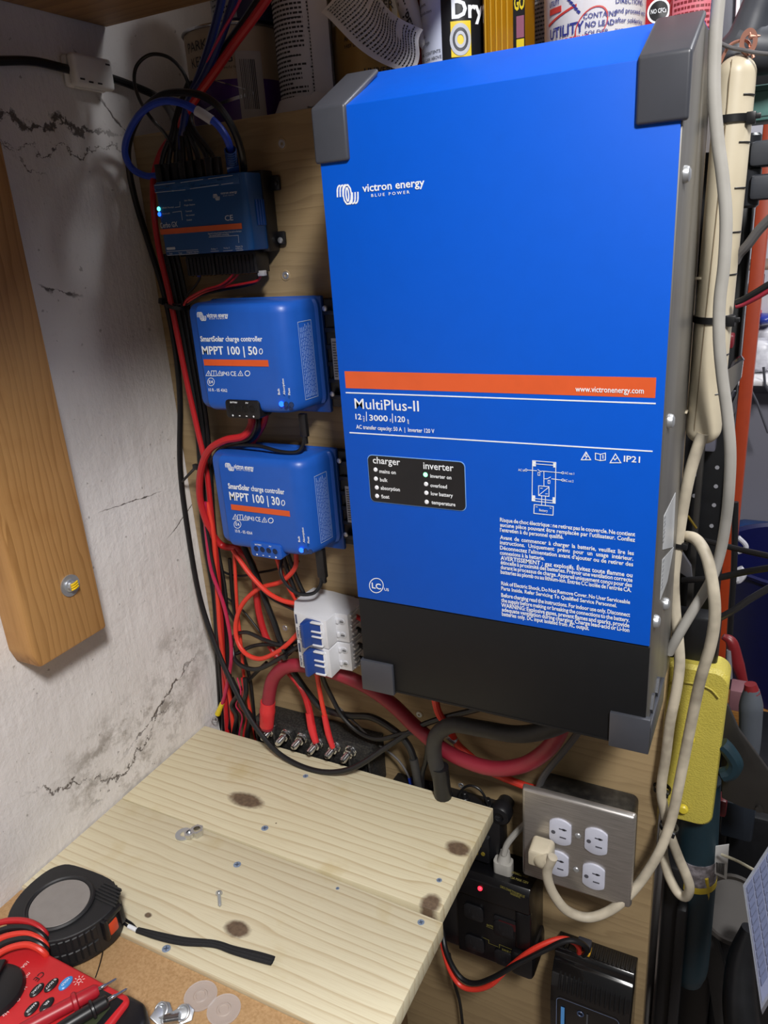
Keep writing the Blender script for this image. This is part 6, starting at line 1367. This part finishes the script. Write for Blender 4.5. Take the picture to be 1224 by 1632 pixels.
# far cabinet, shelf and bags
M_CAB = pm('lavender_grey_cabinet', '6e6e7a', .5, spot='656572', sscale=3)
mb = MB(); q = Y(1165, 640, .95); mb.box((q.x-.10, .95, -1.05), (q.x+.40, 1.25, -.015), .006); tag(mb.build('grey_cabinet', M_CAB), 'smooth lavender grey cabinet in the far right background', 'cabinet')
sh = thing('wire_shelf', (.42, .9, .01), 'white wire shelf above the grey cabinet in the far background', 'shelf')
q = Y(1200, 604, .9); mb = MB(); mb.box((q.x-.045, .86, q.z-.006), (q.x+.30, 1.10, q.z+.004), .003)
mb.build('board', pm('bright_white_shelf', 'dcdadd', .4), sh)
mb = MB(); mb.tube([Y(1192, 612, .855), Y(1206, 640, .855), Y(1224, 690, .855)], .0025, 6, smooth=False); mb.tube([Y(1217, 585, .855), Y(1219, 612, .855), Y(1226, 625, .855)], .0025, 6, smooth=False); mb.build('wire_brace', pm('dark_wire', '44444c', .5), sh)
zsh = q.z+.004
def lump(name, label, cat, u, v, wpx, hpx, yy, mt, group=None, seed=1, dep=.06):
    q = Y(u, v, yy); k = pixm(q); rr = random.Random(seed); w2, h2 = wpx*k/2, hpx*k/2
    b = bmesh.new(); bmesh.ops.create_icosphere(b, subdivisions=3, radius=1)
    for vv in b.verts:
        n_ = vv.co.copy(); s_ = 1+.10*math.sin(n_.x*5+seed)+.08*math.sin(n_.z*7+seed*2)+.06*math.sin(n_.y*9+n_.x*6)
        vv.co = Vector((q.x+math.copysign(abs(n_.x)**.6, n_.x)*w2*s_, yy+dep/2+n_.y*dep/2, q.z+math.copysign(abs(n_.z)**.6, n_.z)*h2*s_))
    mb = MB(); mb._new(b, None); return tag(mb.build(name, mt, ang=60), label, cat, group)
M_BAG = pm('cloudy_white_bag', 'c5c5cc', .35, spot='8e8e98', sscale=40, samt=.8)
lump('plastic_bag', 'crumpled clear plastic bag on the white wire shelf', 'bag', 1212, 570, 44, 54, .92, M_BAG, seed=2)
lump('plastic_bag', 'grey white bag under the red and blue packets, far background', 'bag', 1216, 535, 40, 30, .99, M_BAG, seed=5)
lump('snack_packet', 'red foil packet above the bags in the far background', 'packet', 1203, 503, 16, 18, .97, pm('red_foil', 'a81f33', .3), seed=3)
lump('snack_packet', 'blue foil packet beside the red one in the far background', 'packet', 1219, 511, 20, 16, .96, pm('blue_foil', '26368a', .3), seed=4)
lump('snack_packet', 'dark red foil packet under the blue one in the far background', 'packet', 1202, 528, 14, 12, .96, pm('maroon_foil', '701a2c', .3), seed=6)
mb = MB(); q = Y(1210, 480, 1.02); mb.box((q.x-.035, 1.0, q.z-.025), (q.x+.20, 1.2, q.z+.02), .004); tag(mb.build('white_carton', pm('white_carton_card', 'c9c8d0', .6)), 'white carton behind the red and black wires, far background', 'carton')
mb = MB(); q = Y(1208, 448, .98); k = pixm(q); mb.box((q.x-11*k, .97, q.z-10*k), (q.x+8*k, 1.03, q.z+8*k), .002); mb.mi = 1; mb.box((q.x-11*k, .969, q.z+8*k), (q.x+0*k, 1.0, q.z+11*k), .001); tag(mb.build('red_box', [pm('bright_red_card', 'd03524', .5), pm('cream_card', 'd8d0a0', .5)]), 'bright red box on the brown shelf in the far background', 'box')
mb = MB(); q = Y(1212, 426, .98); k = pixm(q); mb.box((q.x-26*k, .97, q.z-4*k), (q.x+.2, 1.2, q.z+3*k), .002); tag(mb.build('brown_shelf', pm('brown_shelf_board', '7d6a5c', .6)), 'brown shelf edge in the far background below the striped bag', 'shelf')
t = NT('blue_striped_bag'); p = t.pos(); sp2 = t.n('ShaderNodeSeparateXYZ', {0: p}); st = t.math('FRACT', t.math('MULTIPLY', t.math('ADD', sp2.outputs[2], t.math('MULTIPLY', sp2.outputs[0], .5)), 62.0)); M_STR = t.out(t.mix(t.math('GREATER_THAN', st, .5), 'c9ccd6', '5f9cc4'), .5)
lump('striped_bag', 'blue and white striped bag on the brown shelf, far background', 'bag', 1211, 403, 14, 36, .98, M_STR, seed=8, dep=.04)
lump('plastic_bag', 'pale bag above the striped bag in the far background', 'bag', 1218, 360, 28, 50, 1.0, M_BAG, seed=9)
# silver clutter between cord and upright
mb = MB(); mb.quad(Y(1158, 588, .09), Y(1186, 570, .09), Y(1182, 600, .09), Y(1160, 632, .09), .01); mb.quad(Y(1168, 640, .09), Y(1178, 618, .09), Y(1172, 655, .09), Y(1163, 668, .09), .01); mb.tube([Y(1163, 608, .085), Y(1170, 580, .085), Y(1184, 570, .085)], .003, 8); mb.tube([Y(1161, 644, .085), Y(1168, 622, .085)], .003, 8); tag(mb.build('chrome_handle', pm('chrome', 'b9bcc8', .15, 1.0)), 'bright chrome handle between the grey cord and the orange upright', 'handle')
mb = MB(); q = Y(1150, 690, .16); mb.box((q.x-.006, .16, q.z-.012), (q.x+.002, .17, q.z+.018), .001); tag(mb.build('label_tag', pm('bright_tag', 'd8d8dc', .5)), 'tiny white tag beside the foot of the power strip', 'tag')
# wires crossing on the right
cable('power_wire', 'black wire of the pair tied to the power strip, running to the right edge', [(1172, 483, -.012), (1184, 478, -.012), (1205, 466, -.014), (1232, 450, -.016), (1275, 430, -.02)], .0028, M_CBLK, cat='wire')
cable('power_wire', 'dark red wire of the pair tied to the power strip, running to the right edge', [(1172, 488, -.012), (1186, 484, -.012), (1206, 474, -.014), (1232, 460, -.016), (1275, 442, -.02)], .0022, M_CDRED, cat='wire')
cable('grey_lead', 'grey lead ending beside the power strip above the tied wires', [(1171, 418, .006), (1178, 405, .004), (1192, 390, .0), (1212, 364, -.004), (1245, 332, -.01)], .0040, M_CGRW, cat='cable')
cable('slack_wire', 'black wire crossing to the right edge level with the bent cream cord', [(1105, 858, .06), (1140, 866, .05), (1180, 876, .04), (1235, 888, .02), (1280, 896, .01)], .0030, M_CBLK, cat='wire')
cable('slack_wire', 'black wire crossing level in front of the navy bin', [(1088, 925, .06), (1142, 921, .05), (1185, 912, .04), (1235, 904, .02), (1280, 900, .01)], .0034, M_CBLK, cat='wire')
cable('slack_wire', 'grey black wire rising to the right edge across the navy bin', [(1120, 1000, .05), (1145, 986, .04), (1170, 972, .03), (1200, 952, .02), (1240, 930, .01), (1280, 912, .0)], .0034, pm('sheen_black_jacket', '2a2a2e', .3), cat='wire')
cable('slack_wire', 'black wire hanging beside the orange upright down to the yellow case', [(1172, 800, .3), (1170, 900, .3), (1165, 980, .3), (1160, 1070, .3)], .0040, M_CBLK, cat='wire')
# navy bin
bin_ = thing('storage_bin', (.46, .62, -1.05), 'dark navy plastic bin with rolled rim behind the wires', 'bin')
M_BIN = pm('navy_bin_plastic', '0b0f3e', .4, spot='080b32')
q = Y(1228, 1000, .62); mb = MB(); c_ = Vector((q.x+.05, .70, 0)); zb_, zt_ = Y(1228, 1108, .62).z, Y(1228, 905, .62).z
mb.lathe([(0, zb_), (.135, zb_), (.150, zt_-.01), (.156, zt_-.006), (.158, zt_), (.152, zt_+.002), (.147, zt_-.004), (.132, zb_+.01), (0, zb_+.01)], Matrix.Translation(c_), 40); mb.build('tub', M_BIN, bin_)
mb = MB(); mb.box((c_.x-.14, c_.y-.14, zb_-.05), (c_.x+.3, c_.y+.25, zb_-.001), .004); mb.box((c_.x-.10, c_.y-.10, -1.05), (c_.x+.26, c_.y+.2, zb_-.05), .004); tag(mb.build('wooden_crate', wood('orange_wood', '9a6a32', '7a5022', across=2)), 'orange brown wooden crate under the navy bin', 'crate')
mb = MB(); q = Y(1205, 855, .9); mb.box((q.x-.045, .87, -.46), (q.x+.3, .94, -.275), .02, 3); tag(mb.build('blue_tote', pm('petrol_tote', '14305e', .4)), 'petrol blue tote in front of the grey cabinet, above the navy bin', 'tote')
mb = MB(); A = [Y(u, v, .55) for u, v in ((1176, 856), (1188, 868), (1187, 876), (1176, 880))]; mb.tube(A, .004, 8); tag(mb.build('wire_bail', M_BAG), 'small white bail handle left of the petrol tote', 'handle')
mb = MB(); A = [Y(u, v, .5) for u, v in ((1178, 905), (1184, 915), (1176, 925), (1172, 912))]; mb.tube(A, .006, 8); tag(mb.build('white_rag', M_BAG), 'crumpled white rag at the rim of the navy bin', 'rag')
# long red and grey handled tools
def grip(label, P1, P2, mat1, mat2, r1, name='pliers'):
    g = thing(name, P1[-1], label, 'pliers'); mb = MB(); mb.tube(P1, r1, 12); mb.build('handle', mat1, g); mb = MB(); mb.tube(P2, [r1[0]*.8, r1[-1]*.9], 12) if True else None; mb.build('sleeve', mat2, g)
M_REDH = pm('red_grip', '6c171c', .4); M_GRYH = pm('slate_grip', '4b5058', .45)
grip('red handled bolt cutters leaning against the navy bin', [Y(1152, 1014, .25), Y(1166, 1024, .25), Y(1176, 1060, .25), Y(1188, 1098, .25)], [Y(1162, 1036, .245), Y(1162, 1080, .245)], M_REDH, pm('ribbed_grey_sleeve', '77777d', .4), [.004, .0075, .0085, .005])
grip('slate grey grip with red tip standing below the navy bin', [Y(1198, 1098, .1), Y(1197, 1125, .1), Y(1195, 1180, .1), Y(1190, 1230, .1)], [Y(1196, 1090, .1), Y(1198, 1104, .1)], M_GRYH, M_REDH, [.008, .013, .012, .010], 'tool_grip')
mb = MB(); q = Y(1178, 1120, .2); mb.box((q.x-.012, .2, q.z-.014), (q.x+.012, .23, q.z+.016), .002); tag(mb.build('pink_card', pm('pink_card_stock', '6e4a50', .6)), 'small pink card beside the yellow case top', 'card')
# triangular steel bracket
mb = MB(); pts = [Fp(u, v, .05) for u, v in ((1150, 1120), (1160, 1125), (1178, 1165), (1240, 1250), (1240, 1300), (1224, 1298), (1180, 1286), (1150, 1272))]
mb.prism([(x, z) for x, z in pts][::-1], 0, .006, front(0, .056, 0), .001); q = Y(1210, 1288, .05); mb.cyl(.004, .006, .009, front(q.x, .056, q.z), 14)
tag(mb.build('steel_bracket', M_STL), 'dark steel triangular bracket plate right of the yellow case', 'bracket')
mb = MB(); q = Y(1175, 1310, .14); k = pixm(q); mb.box((q.x-24*k, .14, q.z-36*k), (q.x+24*k, .22, q.z+34*k), .004); tag(mb.build('battery_pack', pm('blue_black_case', '141c26', .45)), 'blue black battery case under the steel bracket', 'case')
mb = MB(); q = Y(1150, 1290, .10); k = pixm(q); mb.box((q.x-7*k, .10, q.z-16*k), (q.x+7*k, .12, q.z+16*k), .003); tag(mb.build('red_block', M_REDH), 'dull red block behind the lower end of the yellow case', 'block')
mb = MB(); A = [Y(u, v, .03) for u, v in ((1150, 1185), (1160, 1195), (1172, 1215), (1166, 1230), (1152, 1235))]; mb.tube(A, .008, 10); tag(mb.build('teal_hose', M_TEAL), 'dark teal hose bend between the yellow case and the bracket', 'hose')
# teal padded tube with tape
tt = thing('padded_tube', Y(1100, 1560, .06), 'dark teal padded tube wrapped in grey and yellow tape below the case', 'tube')
A, B = Y(1118, 1240, .06), Y(1098, 1560, .06); mb = MB(); mb.tube([A, A.lerp(B, .15), A.lerp(B, .5), A.lerp(B, .9), B], [.021, .022, .0235, .022, .016], 20, step=5); mb.build('padding', M_TEAL, tt)
mb = MB(); A2, B2 = Y(1110, 1358, .06), Y(1108, 1392, .06); mb.tube([A2, B2], .0242, 22, smooth=False); mb.build('grey_tape', pm('silver_tape', '6b666a', .25, .4, spot='b5b0b8', sscale=120, samt=.7, bscale=200, bstr=.8), tt)
mb = MB(); mb.tube([Y(1108, 1391, .06), Y(1107.5, 1400, .06)], .0246, 22, smooth=False); mb.tube([Y(1126, 1400, .04), Y(1128, 1425, .045), Y(1124, 1445, .045)], .0022, 8); mb.build('yellow_tape', pm('yellow_tape_mat', 'b59d22', .4), tt)
mb = MB(); mb.box((.282, .035, -1.05), (.306, .075, -.395), .006, 2); mb.box((.300, .020, -1.05), (.312, .045, -.44), .004, 2); tag(mb.build('black_post', pm('sooty_black', '101013', .5)), 'black padded post close to the plywood edge at the bottom', 'post')
mb = MB(); pts = [Fp(u, v, .10) for u, v in ((1104, 1470), (1132, 1462), (1180, 1632), (1195, 1700), (1150, 1700), (1128, 1560))]; mb.prism([(x, z) for x, z in pts][::-1], 0, .012, front(0, .112, 0), .001); tag(mb.build('steel_plank', pm('grey_plank_paint', '37383a', .55, spot='2a2a2c')), 'dark grey flat bar leaning diagonally at the lower right', 'bar')
q = Y(1168, 1450, .12); mb = MB(); m = Matrix.Translation(q) @ Matrix.Rotation(.7, 4, 'X'); mb.lathe([(0, 0), (.039, 0), (.042, .003), (.042, .010), (.038, .012), (.035, .008), (0, .007)], m, 40); tag(mb.build('round_lid', pm('dusty_lid', '2e2925', .6, spot='25211e', sscale=20)), 'round dusty dark lid behind the white tag at lower right', 'lid')
tg = thing('paper_tag', Y(1148, 1380, .05), 'white barcode tag hanging under the battery case', 'tag')
mb = MB(); P_ = [Y(u, v, .05) for u, v in ((1134, 1350), (1162, 1346), (1158, 1402), (1138, 1392))]; mb.quad(P_[0], P_[3], P_[2], P_[1], .0012); mb.build('card', pm('white_tag_card', 'b9b8b6', .6), tg)
mb = MB()
for k in range(6): a = P_[3].lerp(P_[2], .25+.1*k); b_ = P_[0].lerp(P_[1], .25+.1*k); mb.tube([a.lerp(b_, .1)+Vector((0, -.0006, 0)), a.lerp(b_, .45)+Vector((0, -.0006, 0))], .0005, 6, smooth=False)
mb.build('barcode', M_INK, tg)
cable('tie_tail', 'long cream tie tail sticking out right of the white barcode tag', [(1150, 1362, .04), (1175, 1372, .03), (1205, 1388, .02), (1240, 1402, .01)], .0016, pm('cream_tie', 'b9b39c', .5), cat='cable tie')
mb = MB(); mb.box((.322, .19, -1.05), (.345, .21, -.30), .004); mb.box((.345, .19, -1.05), (.60, .45, -.42), .006); mb.box((.285, .14, -1.05), (.345, .19, -.62), .006); tag(mb.build('dark_filler', M_DKB), 'added black chest in the dark behind the bracket and teal tube', 'filler')  # added black boxes, their colour stands in for the darkness back here
# laptop at the right edge
lap = thing('laptop', Y(1215, 1620, -.12), 'open laptop keyboard at the lower right edge, lit pale blue', 'laptop')
A, B, C_ = Y(1184, 1411, -.10), Y(1262, 1290, -.02), Y(1213, 1610, -.20)
ex = (B-A); ey = (C_-A); nn_ = ex.cross(ey).normalized()
if nn_.dot(CAM-A) < 0: nn_ = -nn_
def LP(u, v, h=0.0): return A+ex*u+ey*v+nn_*h
mb = MB(); mb.quad(LP(0, 0), LP(1, 0), LP(1, 1), LP(0, 1), .0) if False else None
def slab(mb, u0, v0, u1, v1, h0, h1):
    b = bmesh.new(); vs = [b.verts.new(LP(u, v, h)) for h in (h0, h1) for u, v in ((u0, v0), (u1, v0), (u1, v1), (u0, v1))]
    for f in ((0, 1, 2, 3), (4, 5, 6, 7), (0, 1, 5, 4), (1, 2, 6, 5), (2, 3, 7, 6), (3, 0, 4, 7)): b.faces.new([vs[i] for i in f])
    bmesh.ops.recalc_face_normals(b, faces=b.faces[:]); mb._new(b, None)
slab(mb, 0, 0, 1, 1, -.008, 0); mb.build('base', pm('silver_laptop', '8f939e', .3, .6), lap)
mb = MB(); slab(mb, .03, .04, 1, .97, 0, .0004); mb.build('keyboard_tray', pm('pale_keyboard', '6c7188', .3, spot='5f657e', sscale=20), lap)
mb = MB()
for i in range(7):
    for j in range(12): slab(mb, .06+.13*i, .07+.068*j, .06+.13*i+.105, .07+.068*j+.054, .0004, .0016)
mb.build('keys', pm('blue_grey_keys', '555c76', .3), lap)
mb = MB(); q = Y(1185, 1600, .0); mb.tube([Y(1196, 1480, .05), Y(1182, 1530, .04), Y(1180, 1600, .02), Y(1190, 1680, .0)], [.010, .016, .020, .022], 16); tag(mb.build('tool_bag', M_DKB), 'black soft bag between the flat bar and the laptop', 'bag')
# upper right tools
M_TOOL = pm('slate_tool_plastic', '3b3e45', .45, spot='31343a')
mb = MB(); P_ = [Y(u, v, .03) for u, v in ((1224, -30), (1204, 20), (1190, 60), (1172, 95), (1160, 120))]; mb.tube(P_, [.012, .013, .015, .020, .016], 14); P_ = [Y(u, v, .03) for u, v in ((1172, 70), (1200, 80), (1230, 80), (1260, 75))]; mb.tube(P_, [.016, .018, .017, .016], 14); tag(mb.build('glue_gun', M_TOOL), 'slate grey trigger tool hanging behind the copper hook', 'tool')
mb = MB(); q = Y(1160, 40, .09); mb.box((q.x-.02, .09, q.z-.06), (q.x+.012, .11, q.z+.06), .003); tag(mb.build('grey_canister', pm('grey_canister_paint', '5c5f68', .5)), 'grey canister between the grey cord and the slate tool', 'canister')
mb = MB(); 
for u in (1178, 1222): mb.tube([Y(u, -40, .085), Y(u-3, 26, .085)], .0016, 8, smooth=False)
tag(mb.build('white_rod', M_WHITE), 'white thin rods at the upper right corner', 'rod')
cable('clear_cord', 'thin grey cord sagging across the slate tool in the upper right corner', [(1146, 68, .0), (1165, 76, -.004), (1185, 80, -.008), (1205, 84, -.010), (1232, 86, -.012), (1270, 84, -.014)], .0015, M_CGRW, cat='cord')
mb = MB(); q = Y(1206, 164, .05); k = pixm(q); mb.box((q.x-28*k, .05, q.z-27*k), (q.x+40*k, .09, q.z+26*k), .003); mb.mi = 1; m = front(q.x-14*k, .0495, q.z-16*k) @ Matrix.Rotation(math.pi/2, 4, 'Z')
A_ = rrect(q.x-20*k, q.z-20*k, q.x+24*k, q.z+16*k, .002)
for p_, q_ in zip(A_, A_[1:]+A_[:1]): mb.line([p_, q_], .0006, .0003, front(0, .0498, 0))
tag(mb.build('teal_box', [pm('dusty_teal_plastic', '58807a', .5), pm('dark_teal_print', '2c4542', .6)]), 'dusty teal plastic box at the right edge beside the power strip', 'box')
for v0, s in ((245, 'upper black spring clamp jaw at the right edge under the teal box'), (298, 'lower black spring clamp jaw at the right edge')):
    g = thing('spring_clamp', Y(1200, v0, .03), s, 'clamp'); q = Y(1206, v0, .03); k = pixm(q)
    mb = MB(); mb.box((q.x-10*k, .02, q.z-20*k), (q.x+60*k, .05, q.z+18*k), .004, 2); mb.build('arm', M_TOOL, g)
    mb = MB(); mb.cyl(.010, -.016, .016, Matrix.Translation((q.x-14*k, .035, q.z)), 20, .002); mb.build('jaw_pad', pm('shiny_black_pad', '1d1f24', .3), g)
    if v0 < 260:
        mb = MB(); mb.box((q.x-24*k, .028, q.z-16*k), (q.x-15*k, .034, q.z-8*k), .0006); mb.box((q.x-20*k, .028, q.z+12*k), (q.x-12*k, .034, q.z+19*k), .0006); mb.build('spring_end', M_STUD, g)
mb = MB(); q = Y(1212, 125, .10); mb.box((q.x-.03, .10, q.z-.03), (q.x+.06, .13, q.z+.04), .006); tag(mb.build('dark_case', M_DKB), 'black case behind the slate tool at the right edge', 'case')
